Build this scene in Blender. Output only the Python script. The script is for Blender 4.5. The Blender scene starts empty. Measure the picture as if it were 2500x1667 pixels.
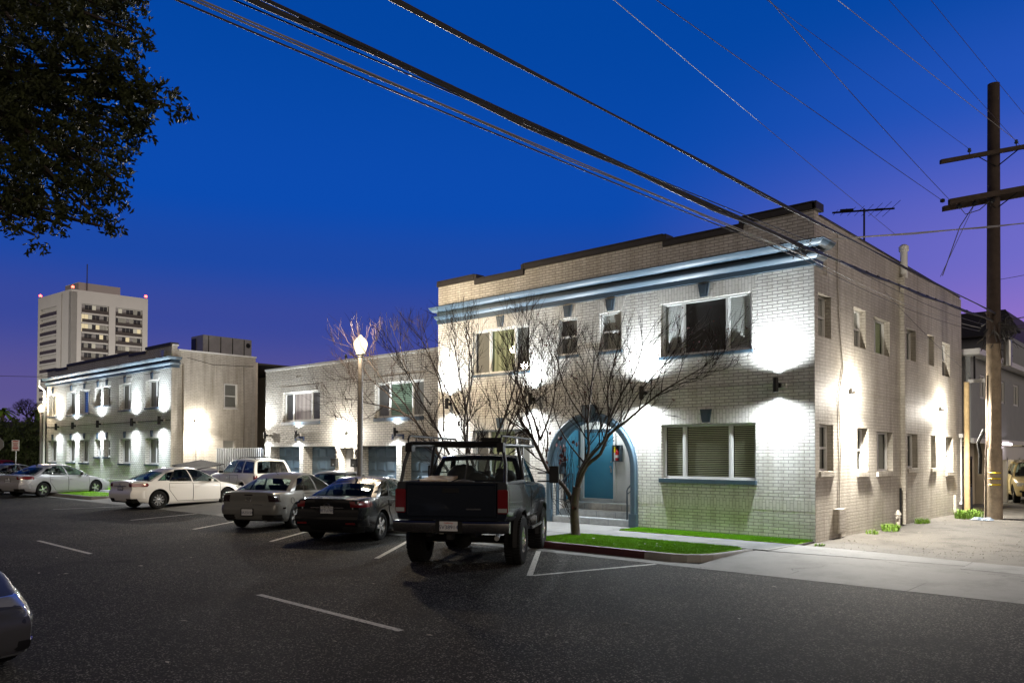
import bpy, bmesh, math, random
import numpy as np
from mathutils import Vector, Matrix
R = random.Random(7)
SC = bpy.context.scene
COL = SC.collection
PI = math.pi

# ------------------------------------------------------------------ camera
YAW, PITCH, ROLL = 0.73676573, 0.02121576, 0.00246622
CAM = Vector((7.01, -18.02, 2.08))
_F = Vector((-math.sin(YAW)*math.cos(PITCH), math.cos(YAW)*math.cos(PITCH), math.sin(PITCH)))
_R = Vector((math.cos(YAW), math.sin(YAW), 0)); _U = _R.cross(_F)
_R, _U = _R*math.cos(ROLL)+_U*math.sin(ROLL), -_R*math.sin(ROLL)+_U*math.cos(ROLL)
cd = bpy.data.cameras.new('camera'); cam = bpy.data.objects.new('camera', cd); COL.objects.link(cam)
m = Matrix.Identity(4)
for i in range(3):
    m[i][0], m[i][1], m[i][2], m[i][3] = _R[i], _U[i], -_F[i], CAM[i]
cam.matrix_world = m
cd.sensor_width = 36; cd.lens = 1932.67/2500*36; cd.shift_y = (1067.9-833.5)/2500
cd.clip_start = 0.05; cd.clip_end = 2000
SC.camera = cam

# ------------------------------------------------------------------ sky: dusk gradient, city glow behind the camera
w = bpy.data.worlds.new('World'); SC.world = w; w.use_nodes = True
nt = w.node_tree; nt.nodes.clear()
def N(t, **kw):
    n = nt.nodes.new(t)
    for k, v in kw.items(): setattr(n, k, v)
    return n
tc = N('ShaderNodeTexCoord'); sep = N('ShaderNodeSeparateXYZ'); nt.links.new(tc.outputs['Generated'], sep.inputs[0])
def ramp(stops, src, interp='EASE'):
    r = N('ShaderNodeValToRGB'); r.color_ramp.interpolation = interp
    el = r.color_ramp.elements
    while len(el) < len(stops): el.new(0.5)
    for e, (p, c) in zip(el, stops): e.position = p; e.color = (*c, 1)
    nt.links.new(src, r.inputs[0]); return r
def dot(v, lo, hi):
    d = N('ShaderNodeVectorMath', operation='DOT_PRODUCT'); d.inputs[1].default_value = v
    nt.links.new(tc.outputs['Generated'], d.inputs[0])
    mr = N('ShaderNodeMapRange', interpolation_type='SMOOTHSTEP'); mr.inputs[1].default_value = lo; mr.inputs[2].default_value = hi
    nt.links.new(d.outputs['Value'], mr.inputs[0]); return mr
front = ramp([(0.0, (.165, .125, .26)), (.07, (.105, .088, .29)), (.16, (.040, .066, .33)), (.23, (.012, .066, .38)), (.30, (.0035, .070, .43)), (.50, (.0006, .060, .36)), (.57, (.0005, .016, .10)), (.7, (.0005, .005, .03)), (1.0, (.0005, .004, .02))], sep.outputs['Z'])
pink = ramp([(0.0, (.52, .22, .50)), (.09, (.38, .19, .60)), (.22, (.19, .165, .62)), (.38, (.026, .10, .54)), (.50, (.001, .065, .38)), (.57, (.0005, .016, .10)), (.7, (.0005, .005, .03)), (1.0, (.0005, .004, .02))], sep.outputs['Z'])
back = ramp([(0.0, (.185, .150, .118)), (.15, (.140, .115, .092)), (.4, (.055, .047, .042)), (.7, (.016, .015, .018)), (1.0, (.004, .006, .02))], sep.outputs['Z'])
mx = N('ShaderNodeMixRGB'); nt.links.new(dot((.10, .995, 0), .72, 1.03).outputs[0], mx.inputs[0])
nt.links.new(front.outputs[0], mx.inputs[1]); nt.links.new(pink.outputs[0], mx.inputs[2])
mb_ = N('ShaderNodeMixRGB'); nt.links.new(dot((-.671, .741, 0), -.25, .25).outputs[0], mb_.inputs[0])
nt.links.new(back.outputs[0], mb_.inputs[1]); nt.links.new(mx.outputs[0], mb_.inputs[2])
bg = N('ShaderNodeBackground'); bg.inputs[1].default_value = 1.0
nt.links.new(mb_.outputs[0], bg.inputs[0])
out = N('ShaderNodeOutputWorld'); nt.links.new(bg.outputs[0], out.inputs[0])

# ------------------------------------------------------------------ last soft warm light from the street behind the camera
sd = bpy.data.lights.new('sun', 'SUN'); sd.energy = 0.78; sd.angle = math.radians(40); sd.color = (1.0, .84, .68)
so = bpy.data.objects.new('sun', sd); COL.objects.link(so)
so.rotation_euler = Vector((-.90, .27, -.33)).to_track_quat('-Z', 'Y').to_euler()

SC.view_settings.view_transform = 'Standard'; SC.view_settings.look = 'None'
SC.view_settings.exposure = 0; SC.view_settings.gamma = 1
try:
    SC.cycles.use_denoising = True; SC.cycles.max_bounces = 6; SC.cycles.diffuse_bounces = 3
    SC.cycles.transparent_max_bounces = 24; SC.cycles.sample_clamp_indirect = 4; SC.cycles.caustics_reflective = False
    SC.cycles.caustics_refractive = False
except Exception: pass

# ------------------------------------------------------------------ helpers
def tag(o, label=None, cat=None, group=None, kind=None):
    if label: o['label'] = label
    if cat: o['category'] = cat
    if group: o['group'] = group
    if kind: o['kind'] = kind
    return o
def thing(name, label, cat, loc=(0, 0, 0), rotz=0, group=None):
    o = bpy.data.objects.new(name, None); COL.objects.link(o); o.empty_display_size = .2
    o.location = loc; o.rotation_euler = (0, 0, rotz)
    return tag(o, label, cat, group)
def copy_tree(o, parent=None):
    c = o.copy(); COL.objects.link(c); c.parent = parent
    for ch in list(o.children): copy_tree(ch, c)
    return c

class MB:
    def __init__(s, M=None): s.v = []; s.f = []; s.mi = []; s.M = M; s.flip = M is not None and M.to_3x3().determinant() < 0
    def add(s, vs, fs, mi=0):
        n = len(s.v)
        s.v += [tuple(s.M @ Vector(p)) for p in vs] if s.M else [tuple(p) for p in vs]
        for f in fs:
            f = [n+i for i in f]
            s.f.append(f[::-1] if s.flip else f); s.mi.append(mi)
        return s
    def box(s, x0, x1, y0, y1, z0, z1, mi=0):
        if x0 > x1: x0, x1 = x1, x0
        if y0 > y1: y0, y1 = y1, y0
        return s.add([(x0,y0,z0),(x1,y0,z0),(x1,y1,z0),(x0,y1,z0),(x0,y0,z1),(x1,y0,z1),(x1,y1,z1),(x0,y1,z1)],
            [(0,3,2,1),(4,5,6,7),(0,1,5,4),(1,2,6,5),(2,3,7,6),(3,0,4,7)], mi)
    def quad(s, a, b, c, d, mi=0): return s.add([a,b,c,d], [(0,1,2,3)], mi)
    def poly(s, pts, mi=0): return s.add(pts, [tuple(range(len(pts)))], mi)
    def prism(s, pts, dvec, mi=0):
        n = len(pts); d = Vector(dvec)
        vs = [Vector(p) for p in pts]+[Vector(p)+d for p in pts]
        fs = [tuple(range(n))[::-1], tuple(range(n, 2*n))]+[(i, (i+1) % n, n+(i+1) % n, n+i) for i in range(n)]
        return s.add(vs, fs, mi)
    def tube(s, pts, r, n=6, mi=0, cap=True):
        pts = [Vector(p) for p in pts]; k = len(pts)
        if not hasattr(r, '__len__'): r = [r]*k
        vs = []; prev = None
        for i, p in enumerate(pts):
            d = (pts[min(i+1, k-1)]-pts[max(i-1, 0)])
            d = d.normalized() if d.length > 1e-9 else Vector((0, 0, 1))
            if prev is None:
                a = d.cross(Vector((0, 0, 1)) if abs(d.z) < .9 else Vector((1, 0, 0))).normalized()
            else:
                a = prev-d*prev.dot(d); a = a.normalized() if a.length > 1e-6 else d.orthogonal().normalized()
            prev = a; b = d.cross(a)
            for j in range(n):
                t = 2*PI*j/n
                vs.append(p+(a*math.cos(t)+b*math.sin(t))*r[i])
        fs = [(i*n+j, i*n+(j+1) % n, (i+1)*n+(j+1) % n, (i+1)*n+j) for i in range(k-1) for j in range(n)]
        if cap: fs += [tuple(range(n))[::-1], tuple(range((k-1)*n, k*n))]
        return s.add(vs, fs, mi)
    def lathe(s, prof, c=(0, 0, 0), n=16, axis='z', mi=0, cap=True):
        vs = []; k = len(prof)
        for r, h in prof:
            for j in range(n):
                t = 2*PI*j/n; x, y = r*math.cos(t), r*math.sin(t)
                p = (x, y, h) if axis == 'z' else ((x, h, y) if axis == 'y' else (h, x, y))
                vs.append((p[0]+c[0], p[1]+c[1], p[2]+c[2]))
        fs = [(i*n+j, i*n+(j+1) % n, (i+1)*n+(j+1) % n, (i+1)*n+j) for i in range(k-1) for j in range(n)]
        if cap and prof[0][0] > 1e-5: fs.append(tuple(range(n))[::-1])
        if cap and prof[-1][0] > 1e-5: fs.append(tuple(range((k-1)*n, k*n)))
        return s.add(vs, fs, mi)
    def grid(s, rows, mi=0, closed=False):
        n = len(rows[0]); vs = [p for r in rows for p in r]; fs = []
        for i in range(len(rows)-1):
            for j in range(n-1 if not closed else n):
                fs.append((i*n+j, i*n+(j+1) % n, (i+1)*n+(j+1) % n, (i+1)*n+j))
        return s.add(vs, fs, mi)
    def build(s, name, mats, parent=None, smooth=None, world=True, bevel=0, fix=False):
        me = bpy.data.meshes.new(name)
        off = Vector(parent_base(parent)) if (parent and world) else Vector((0, 0, 0))
        me.from_pydata([tuple(Vector(p)-off) for p in s.v], [], s.f)
        if not isinstance(mats, (list, tuple)): mats = [mats]
        for x in mats: me.materials.append(x)
        me.polygons.foreach_set('material_index', s.mi)
        if fix:
            b = bmesh.new(); b.from_mesh(me); bmesh.ops.remove_doubles(b, verts=b.verts, dist=1e-5)
            bmesh.ops.recalc_face_normals(b, faces=b.faces); b.to_mesh(me); b.free()
        if bevel:
            b = bmesh.new(); b.from_mesh(me)
            bmesh.ops.bevel(b, geom=[e for e in b.edges if len(e.link_faces) == 2 and e.calc_face_angle(0) > .5], offset=bevel, segments=2, affect='EDGES', clamp_overlap=True)
            b.to_mesh(me); b.free()
        me.validate(); me.update()
        if smooth:
            me.shade_smooth(); me.set_sharp_from_angle(angle=math.radians(smooth))
        o = bpy.data.objects.new(name, me); COL.objects.link(o)
        if parent: o.parent = parent
        return o
def parent_base(p):
    v = Vector((0, 0, 0))
    while p: v += p.location; p = p.parent
    return v
def structure(o): o['kind'] = 'structure'; return o

# ------------------------------------------------------------------ materials
def newmat(name):
    x = bpy.data.materials.new(name); x.use_nodes = True
    return x, x.node_tree.nodes, x.node_tree.links, x.node_tree.nodes['Principled BSDF']
def ramp2(ns, ls, src, stops):
    r = ns.new('ShaderNodeValToRGB'); el = r.color_ramp.elements
    while len(el) < len(stops): el.new(.5)
    for e, (p, c) in zip(el, stops): e.position = p; e.color = (*c, 1)
    ls.new(src, r.inputs[0]); return r
def pm(name, c, rough=.5, metal=0, var=0, vs=3, bump=0, bs=60, bd=.004, spec=.5, coat=0, emit=None, es=0, coords='pos'):
    x, ns, ls, b = newmat(name)
    b.inputs['Base Color'].default_value = (*c, 1); b.inputs['Roughness'].default_value = rough
    b.inputs['Metallic'].default_value = metal; b.inputs['Specular IOR Level'].default_value = spec
    if coat: b.inputs['Coat Weight'].default_value = coat; b.inputs['Coat Roughness'].default_value = .04
    if emit: b.inputs['Emission Color'].default_value = (*emit, 1); b.inputs['Emission Strength'].default_value = es
    if var or bump:
        if coords == 'pos': g = ns.new('ShaderNodeNewGeometry').outputs['Position']
        else: g = ns.new('ShaderNodeTexCoord').outputs['Object']
    if var:
        n = ns.new('ShaderNodeTexNoise'); n.inputs['Scale'].default_value = vs; n.inputs['Detail'].default_value = 6; n.inputs['Roughness'].default_value = .65
        ls.new(g, n.inputs['Vector'])
        r = ramp2(ns, ls, n.outputs[0], [(.25, tuple(q*(1-var) for q in c)), (.75, tuple(min(1, q*(1+var)) for q in c))])
        ls.new(r.outputs[0], b.inputs['Base Color'])
    if bump:
        n2 = ns.new('ShaderNodeTexNoise'); n2.inputs['Scale'].default_value = bs; n2.inputs['Detail'].default_value = 4
        ls.new(g, n2.inputs['Vector'])
        bp = ns.new('ShaderNodeBump'); bp.inputs['Strength'].default_value = bump; bp.inputs['Distance'].default_value = bd
        ls.new(n2.outputs[0], bp.inputs['Height']); ls.new(bp.outputs[0], b.inputs['Normal'])
    return x
def brick(name, c, cm, bw=.25, rh=.0785, mort=.009, bump=.9, dist=.010, soldier=False, rough=.6, wob=.004, var=.06, stain=.12):
    """painted brick: joints and uneven courses come from the brick texture as bump, dirt collects in the joints"""
    x, ns, ls, b = newmat(name)
    b.inputs['Roughness'].default_value = rough; b.inputs['Specular IOR Level'].default_value = .3
    g = ns.new('ShaderNodeNewGeometry'); sp = ns.new('ShaderNodeSeparateXYZ'); ls.new(g.outputs['Position'], sp.inputs[0])
    ad = ns.new('ShaderNodeMath'); ls.new(sp.outputs[0], ad.inputs[0]); ls.new(sp.outputs[1], ad.inputs[1])
    cb = ns.new('ShaderNodeCombineXYZ')
    nz = ns.new('ShaderNodeTexNoise'); nz.inputs['Scale'].default_value = 6; ls.new(g.outputs['Position'], nz.inputs['Vector'])
    wb = ns.new('ShaderNodeMath', ); wb.operation = 'MULTIPLY_ADD'; wb.inputs[1].default_value = wob*2; wb.inputs[2].default_value = -wob
    ls.new(nz.outputs[0], wb.inputs[0])
    zz = ns.new('ShaderNodeMath'); ls.new(sp.outputs[2], zz.inputs[0]); ls.new(wb.outputs[0], zz.inputs[1])
    if soldier: ls.new(zz.outputs[0], cb.inputs[0]); ls.new(ad.outputs[0], cb.inputs[1])
    else: ls.new(ad.outputs[0], cb.inputs[0]); ls.new(zz.outputs[0], cb.inputs[1])
    br = ns.new('ShaderNodeTexBrick'); ls.new(cb.outputs[0], br.inputs['Vector'])
    br.inputs['Scale'].default_value = 1; br.inputs['Brick Width'].default_value = bw; br.inputs['Row Height'].default_value = rh
    br.inputs['Mortar Size'].default_value = mort; br.inputs['Mortar Smooth'].default_value = .25; br.inputs['Bias'].default_value = 0
    br.inputs['Color1'].default_value = (*[q*(1+var) for q in c], 1); br.inputs['Color2'].default_value = (*[q*(1-var) for q in c], 1)
    br.inputs['Mortar'].default_value = (*cm, 1)
    st = ns.new('ShaderNodeTexNoise'); st.inputs['Scale'].default_value = .9; st.inputs['Detail'].default_value = 7; st.inputs['Roughness'].default_value = .7
    ls.new(g.outputs['Position'], st.inputs['Vector'])
    sr = ramp2(ns, ls, st.outputs[0], [(.3, (1-stain, 1-stain*1.05, 1-stain*1.2)), (.62, (1, 1, 1))])
    mp = ns.new('ShaderNodeMapping'); mp.inputs['Scale'].default_value = (2.6, 2.6, .22); ls.new(g.outputs['Position'], mp.inputs[0])
    dn = ns.new('ShaderNodeTexNoise'); dn.inputs['Scale'].default_value = 1.6; dn.inputs['Detail'].default_value = 8; dn.inputs['Roughness'].default_value = .72; ls.new(mp.outputs[0], dn.inputs['Vector'])
    dr = ramp2(ns, ls, dn.outputs[0], [(.36, (1-stain*1.3, 1-stain*1.4, 1-stain*1.6)), (.56, (1, 1, 1))])
    m0 = ns.new('ShaderNodeMixRGB'); m0.blend_type = 'MULTIPLY'; m0.inputs[0].default_value = 1; ls.new(br.outputs['Color'], m0.inputs[1]); ls.new(dr.outputs[0], m0.inputs[2])
    mu = ns.new('ShaderNodeMixRGB'); mu.blend_type = 'MULTIPLY'; mu.inputs[0].default_value = 1
    ls.new(m0.outputs[0], mu.inputs[1]); ls.new(sr.outputs[0], mu.inputs[2]); ls.new(mu.outputs[0], b.inputs['Base Color'])
    n2 = ns.new('ShaderNodeTexNoise'); n2.inputs['Scale'].default_value = 34; n2.inputs['Detail'].default_value = 5; ls.new(g.outputs['Position'], n2.inputs['Vector'])
    h = ns.new('ShaderNodeMath'); h.operation = 'MULTIPLY_ADD'; h.inputs[1].default_value = -1; ls.new(br.outputs['Fac'], h.inputs[0])
    n3 = ns.new('ShaderNodeMath'); n3.operation = 'MULTIPLY'; n3.inputs[1].default_value = .55; ls.new(n2.outputs[0], n3.inputs[0]); ls.new(n3.outputs[0], h.inputs[2])
    # each brick sits a little in or out: random height from its colour
    bp = ns.new('ShaderNodeBump'); bp.inputs['Strength'].default_value = bump; bp.inputs['Distance'].default_value = dist
    ls.new(h.outputs[0], bp.inputs['Height']); ls.new(bp.outputs[0], b.inputs['Normal'])
    return x
def glass(name, tint=(.75, .8, .8), refl=.05, rough=.01):
    x, ns, ls, b = newmat(name); ns.remove(b)
    t = ns.new('ShaderNodeBsdfTransparent'); t.inputs[0].default_value = (*tint, 1)
    g = ns.new('ShaderNodeBsdfGlossy'); g.inputs['Roughness'].default_value = rough
    f = ns.new('ShaderNodeLayerWeight'); f.inputs[0].default_value = .35
    mr = ns.new('ShaderNodeMapRange'); mr.inputs[3].default_value = refl; mr.inputs[4].default_value = .45
    ls.new(f.outputs['Fresnel'], mr.inputs[0])
    mi = ns.new('ShaderNodeMixShader'); ls.new(mr.outputs[0], mi.inputs[0]); ls.new(t.outputs[0], mi.inputs[1]); ls.new(g.outputs[0], mi.inputs[2])
    ls.new(mi.outputs[0], ns['Material Output'].inputs[0]); return x
def stripes(name, c1, c2, period, axis=2, emit=0, duty=.5):
    """slatted blind: rows of slats with dark gaps"""
    x, ns, ls, b = newmat(name); b.inputs['Roughness'].default_value = .6
    g = ns.new('ShaderNodeNewGeometry'); sp = ns.new('ShaderNodeSeparateXYZ'); ls.new(g.outputs['Position'], sp.inputs[0])
    d = ns.new('ShaderNodeMath'); d.operation = 'DIVIDE'; d.inputs[1].default_value = period; ls.new(sp.outputs[axis], d.inputs[0])
    fr = ns.new('ShaderNodeMath'); fr.operation = 'FRACT'; ls.new(d.outputs[0], fr.inputs[0])
    r = ramp2(ns, ls, fr.outputs[0], [(0, c2), (duty*.5, c1), (duty, c1), (min(.98, duty+.2), c2)])
    ls.new(r.outputs[0], b.inputs['Base Color'])
    if emit: ls.new(r.outputs[0], b.inputs['Emission Color']); b.inputs['Emission Strength'].default_value = emit
    return x
def emitter(name, c, s):
    x, ns, ls, b = newmat(name); ns.remove(b); e = ns.new('ShaderNodeEmission'); e.inputs[0].default_value = (*c, 1); e.inputs[1].default_value = s
    ls.new(e.outputs[0], ns['Material Output'].inputs[0]); return x

def cracks(ns, ls, g, col, scale, wd):
    nz = ns.new('ShaderNodeTexNoise'); nz.inputs['Scale'].default_value = 1.3; nz.inputs['Detail'].default_value = 6; ls.new(g, nz.inputs['Vector'])
    ma = ns.new('ShaderNodeVectorMath'); ma.operation = 'MULTIPLY_ADD'; ma.inputs[1].default_value = (1.1, 1.1, 0); ls.new(nz.outputs['Color'], ma.inputs[0]); ls.new(g, ma.inputs[2])
    v = ns.new('ShaderNodeTexVoronoi'); v.feature = 'DISTANCE_TO_EDGE'; v.inputs['Scale'].default_value = scale; ls.new(ma.outputs[0], v.inputs['Vector'])
    n2 = ns.new('ShaderNodeTexNoise'); n2.inputs['Scale'].default_value = .6; ls.new(g, n2.inputs['Vector'])
    r = ramp2(ns, ls, v.outputs['Distance'], [(0, (.25, .25, .25)), (wd, (1, 1, 1))])
    ms = ramp2(ns, ls, n2.outputs[0], [(.44, (0, 0, 0)), (.56, (1, 1, 1))])
    m = ns.new('ShaderNodeMixRGB'); m.blend_type = 'MULTIPLY'; ls.new(ms.outputs[0], m.inputs[0]); ls.new(col, m.inputs[1]); ls.new(r.outputs[0], m.inputs[2])
    return m.outputs[0]
def asphalt():
    x, ns, ls, b = newmat('asphalt')
    g = ns.new('ShaderNodeNewGeometry').outputs['Position']
    v = ns.new('ShaderNodeTexVoronoi'); v.inputs['Scale'].default_value = 70; ls.new(g, v.inputs['Vector'])
    hs = ns.new('ShaderNodeSeparateColor'); ls.new(v.outputs['Color'], hs.inputs[0])
    agg = ramp2(ns, ls, hs.outputs[0], [(0, (.0045, .0042, .0038)), (.5, (.0105, .0099, .009)), (.84, (.031, .029, .0265)), (.96, (.26, .24, .21))])
    n = ns.new('ShaderNodeTexNoise'); n.inputs['Scale'].default_value = .35; n.inputs['Detail'].default_value = 8; n.inputs['Roughness'].default_value = .62; ls.new(g, n.inputs['Vector'])
    r = ramp2(ns, ls, n.outputs[0], [(.30, (.45, .45, .46)), (.5, (.95, .95, .95)), (.72, (1.45, 1.42, 1.36))])
    mu = ns.new('ShaderNodeMixRGB'); mu.blend_type = 'MULTIPLY'; mu.inputs[0].default_value = 1
    ls.new(agg.outputs[0], mu.inputs[1]); ls.new(r.outputs[0], mu.inputs[2])
    ol = ns.new('ShaderNodeTexNoise'); ol.inputs['Scale'].default_value = .75; ol.inputs['Detail'].default_value = 5; ol.inputs['Distortion'].default_value = .6; ls.new(g, ol.inputs['Vector'])
    orr = ramp2(ns, ls, ol.outputs[0], [(.60, (1, 1, 1)), (.70, (.5, .5, .5))])
    m3 = ns.new('ShaderNodeMixRGB'); m3.blend_type = 'MULTIPLY'; m3.inputs[0].default_value = 1; ls.new(mu.outputs[0], m3.inputs[1]); ls.new(orr.outputs[0], m3.inputs[2])
    ls.new(cracks(ns, ls, g, m3.outputs[0], .19, .0035), b.inputs['Base Color'])
    b.inputs['Roughness'].default_value = .85; b.inputs['Specular IOR Level'].default_value = .12
    n2 = ns.new('ShaderNodeTexNoise'); n2.inputs['Scale'].default_value = 90; n2.inputs['Detail'].default_value = 3; ls.new(g, n2.inputs['Vector'])
    bp = ns.new('ShaderNodeBump'); bp.inputs['Strength'].default_value = .6; bp.inputs['Distance'].default_value = .008
    ls.new(n2.outputs[0], bp.inputs['Height']); ls.new(bp.outputs[0], b.inputs['Normal'])
    return x
def concrete(name, c, lo=.62):
    x, ns, ls, b = newmat(name); b.inputs['Roughness'].default_value = .8; b.inputs['Specular IOR Level'].default_value = .25
    g = ns.new('ShaderNodeNewGeometry').outputs['Position']
    n = ns.new('ShaderNodeTexNoise'); n.inputs['Scale'].default_value = 1.1; n.inputs['Detail'].default_value = 9; n.inputs['Roughness'].default_value = .7; ls.new(g, n.inputs['Vector'])
    r = ramp2(ns, ls, n.outputs[0], [(.28, tuple(q*lo for q in c)), (.5, c), (.75, tuple(q*1.15 for q in c))])
    sc = ns.new('ShaderNodeTexNoise'); sc.inputs['Scale'].default_value = 130; ls.new(g, sc.inputs['Vector'])
    r2 = ramp2(ns, ls, sc.outputs[0], [(.35, (.8, .8, .8)), (.6, (1, 1, 1))])
    mu = ns.new('ShaderNodeMixRGB'); mu.blend_type = 'MULTIPLY'; mu.inputs[0].default_value = 1
    ls.new(r.outputs[0], mu.inputs[1]); ls.new(r2.outputs[0], mu.inputs[2]); ls.new(cracks(ns, ls, g, mu.outputs[0], .3, .004), b.inputs['Base Color'])
    bp = ns.new('ShaderNodeBump'); bp.inputs['Strength'].default_value = .5; bp.inputs['Distance'].default_value = .006
    ls.new(sc.outputs[0], bp.inputs['Height']); ls.new(bp.outputs[0], b.inputs['Normal'])
    return x

M = {}
M['asphalt'] = asphalt()
M['walk'] = concrete('sidewalk concrete', (.21, .21, .205))
M['apron'] = concrete('driveway concrete', (.19, .187, .178))
M['curb'] = concrete('curb concrete', (.30, .29, .27))
M['redcurb'] = pm('red curb paint', (.060, .014, .016), .6, var=.3, vs=8, bump=.3)
M['dirt'] = concrete('packed dirt', (.115, .108, .096), lo=.25)
def worn_paint():
    x, ns, ls, b = newmat('road paint'); b.inputs['Roughness'].default_value = .7
    g = ns.new('ShaderNodeNewGeometry').outputs['Position']; n = ns.new('ShaderNodeTexNoise'); n.inputs['Scale'].default_value = 17; n.inputs['Detail'].default_value = 8; n.inputs['Roughness'].default_value = .75; ls.new(g, n.inputs['Vector'])
    r = ramp2(ns, ls, n.outputs[0], [(.36, (.03, .029, .027)), (.44, (.36, .35, .32)), (.62, (.58, .56, .51))]); ls.new(r.outputs[0], b.inputs['Base Color']); return x
M['paintline'] = worn_paint()
M['turf'] = pm('artificial turf', (.15, .36, .005), .8, var=.3, vs=7, bump=1, bs=180, bd=.02, spec=.2)
M['weed'] = pm('weed', (.13, .24, .02), .7, var=.4, vs=9)
M['brickA'] = brick('white brick front', (.74, .73, .70), (.40, .39, .37), mort=.011, bump=1, dist=.022, wob=.007, var=.09, stain=.16)  # mortar colour darkened to paint grazing shade into the joints
M['brickS'] = brick('old white brick side', (.64, .605, .54), (.53, .49, .425), bw=.215, rh=.082, mort=.012, bump=1, dist=.034, wob=.016, var=.06, stain=.2)
M['brickV'] = brick('soldier course', (.72, .71, .68), (.46, .45, .42), bw=.24, rh=.085, soldier=True, wob=.003)
M['brickG'] = brick('garage brick', (.70, .67, .61), (.34, .32, .29), bw=.26, rh=.1, mort=.016, bump=1, dist=.024, wob=.006)
M['brickL'] = brick('far white brick', (.70, .70, .67), (.34, .33, .31), bw=.26, rh=.1, mort=.016, bump=1, dist=.024, wob=.006)
M['stucco'] = pm('beige stucco', (.58, .52, .42), .85, var=.08, vs=2, bump=.3, bs=40)
M['graystucco'] = pm('gray stucco', (.30, .31, .31), .85, var=.08, vs=2, bump=.4, bs=50)
M['coping'] = pm('dark coping', (.035, .032, .032), .6, var=.2, vs=4)
M['blue'] = pm('blue trim paint', (.058, .098, .135), .42, var=.12, vs=5, bump=.15, bs=30)
M['cornice'] = pm('cornice paint', (.050, .082, .115), .45)
M['bluedk'] = pm('slate trim paint', (.050, .075, .10), .45, var=.15, vs=6)
M['bluedoor'] = pm('blue door paint', (.055, .235, .36), .38, var=.06, vs=4)
M['garagedoor'] = pm('garage door paint', (.085, .13, .17), .4, var=.1, vs=3)
M['white'] = pm('white paint', (.72, .72, .70), .45, var=.05, vs=4)
M['frame'] = pm('window frame', (.60, .61, .60), .4)
M['roof'] = pm('roof tar', (.06, .055, .05), .9, var=.2)
M['dark'] = pm('dark room', (.012, .012, .014), .6)
M['black'] = pm('black metal', (.010, .010, .011), .45, spec=.3)
M['blackmat'] = pm('black plastic', (.012, .012, .012), .7, spec=.2)
M['steel'] = pm('galvanised steel', (.42, .43, .43), .38, metal=.8, var=.15, vs=6)
M['chrome'] = pm('chrome', (.75, .75, .75), .12, metal=1)
M['glass'] = glass('window glass', (.93, .95, .94), .045)
M['blindw'] = stripes('white blind', (.62, .62, .60), (.16, .16, .16), .055)
M['blindd'] = stripes('dim blind', (.10, .105, .085), (.02, .02, .018), .055)
M['blindg'] = stripes('green lit blind', (.20, .28, .19), (.05, .07, .05), .075, emit=.45)
M['curtainy'] = stripes('lit curtain', (.34, .36, .20), (.18, .20, .10), .21, axis=0, emit=.22, duty=.6)
M['curtainp'] = stripes('pale curtain', (.50, .42, .38), (.36, .29, .26), .34, axis=0, emit=.25, duty=.6)
M['curtaing'] = pm('grey curtain', (.20, .195, .18), .8, emit=(.5, .48, .42), es=.035)  # faint emission put into the cloth to lift its grey tone
M['darkglass'] = pm('dark pane', (.02, .022, .024), .08, spec=.6)
M['wood'] = pm('weathered pole wood', (.27, .215, .155), .9, var=.35, vs=5, bump=.6, bs=22, bd=.012)
M['wooddk'] = pm('creosote pole wood', (.060, .042, .034), .9, var=.3, vs=6, bump=.5, bs=20, bd=.01)
M['bark'] = pm('smooth bark', (.045, .031, .024), .8, var=.35, vs=14, bump=.5, bs=26, bd=.006)
M['twig'] = pm('twig', (.026, .018, .015), .9, spec=.1)
M['leafred'] = pm('dry red leaf', (.10, .012, .012), .6)
M['leaf'] = pm('evergreen leaf', (.034, .042, .014), .5, var=.6, vs=3, spec=.3)
M['leaf2'] = pm('hedge leaf', (.05, .075, .025), .6, var=.5, vs=1.5)
M['wire'] = pm('cable', (.075, .072, .07), .4)
M['wirel'] = pm('bare aluminium wire', (.36, .35, .34), .5)
M['lampglobe'] = emitter('lamp globe', (1.0, .82, .52), 2.0)
M['led'] = emitter('lamp lens', (.86, .95, 1.0), 40)
M['ledw'] = emitter('wall pack lens', (1.0, .96, .88), 60)
M['redlamp'] = emitter('aircraft warning lamp', (1.0, .06, .04), 14)
M['tyre'] = pm('tyre rubber', (.010, .010, .010), .85, spec=.15, bump=.3, bs=50, coords='obj')
M['rim'] = pm('alloy rim', (.62, .62, .62), .22, metal=.9)
M['rimdk'] = pm('dark rim', (.05, .05, .052), .3, metal=.6)
M['carglass'] = glass('car glass', (.50, .58, .56), .06)
M['carglassdk'] = glass('tinted car glass', (.16, .18, .19), .07)
M['interior'] = pm('car interior', (.02, .02, .021), .8)
M['tail'] = pm('tail lamp', (.13, .006, .009), .12, coat=1)
M['taildk'] = pm('smoked tail lamp', (.02, .012, .013), .1, coat=1)
M['head'] = pm('headlamp', (.45, .46, .46), .12, coat=1, metal=.4)
M['plate'] = pm('licence plate', (.55, .56, .58), .5)
M['ink'] = pm('plate lettering', (.02, .03, .10), .6)
M['inkred'] = pm('red lettering', (.45, .03, .03), .6)
M['yellow'] = pm('yellow reflector', (.75, .55, .02), .5)
LP = dict(sc=170, wide=4.6, sg=170, wideg=2.8, sl=800, widel=.9, fl=2600, fl2=1500, fg=900, porch=36, carport=420, carport2=200, street=1, tower=40000)
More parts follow.
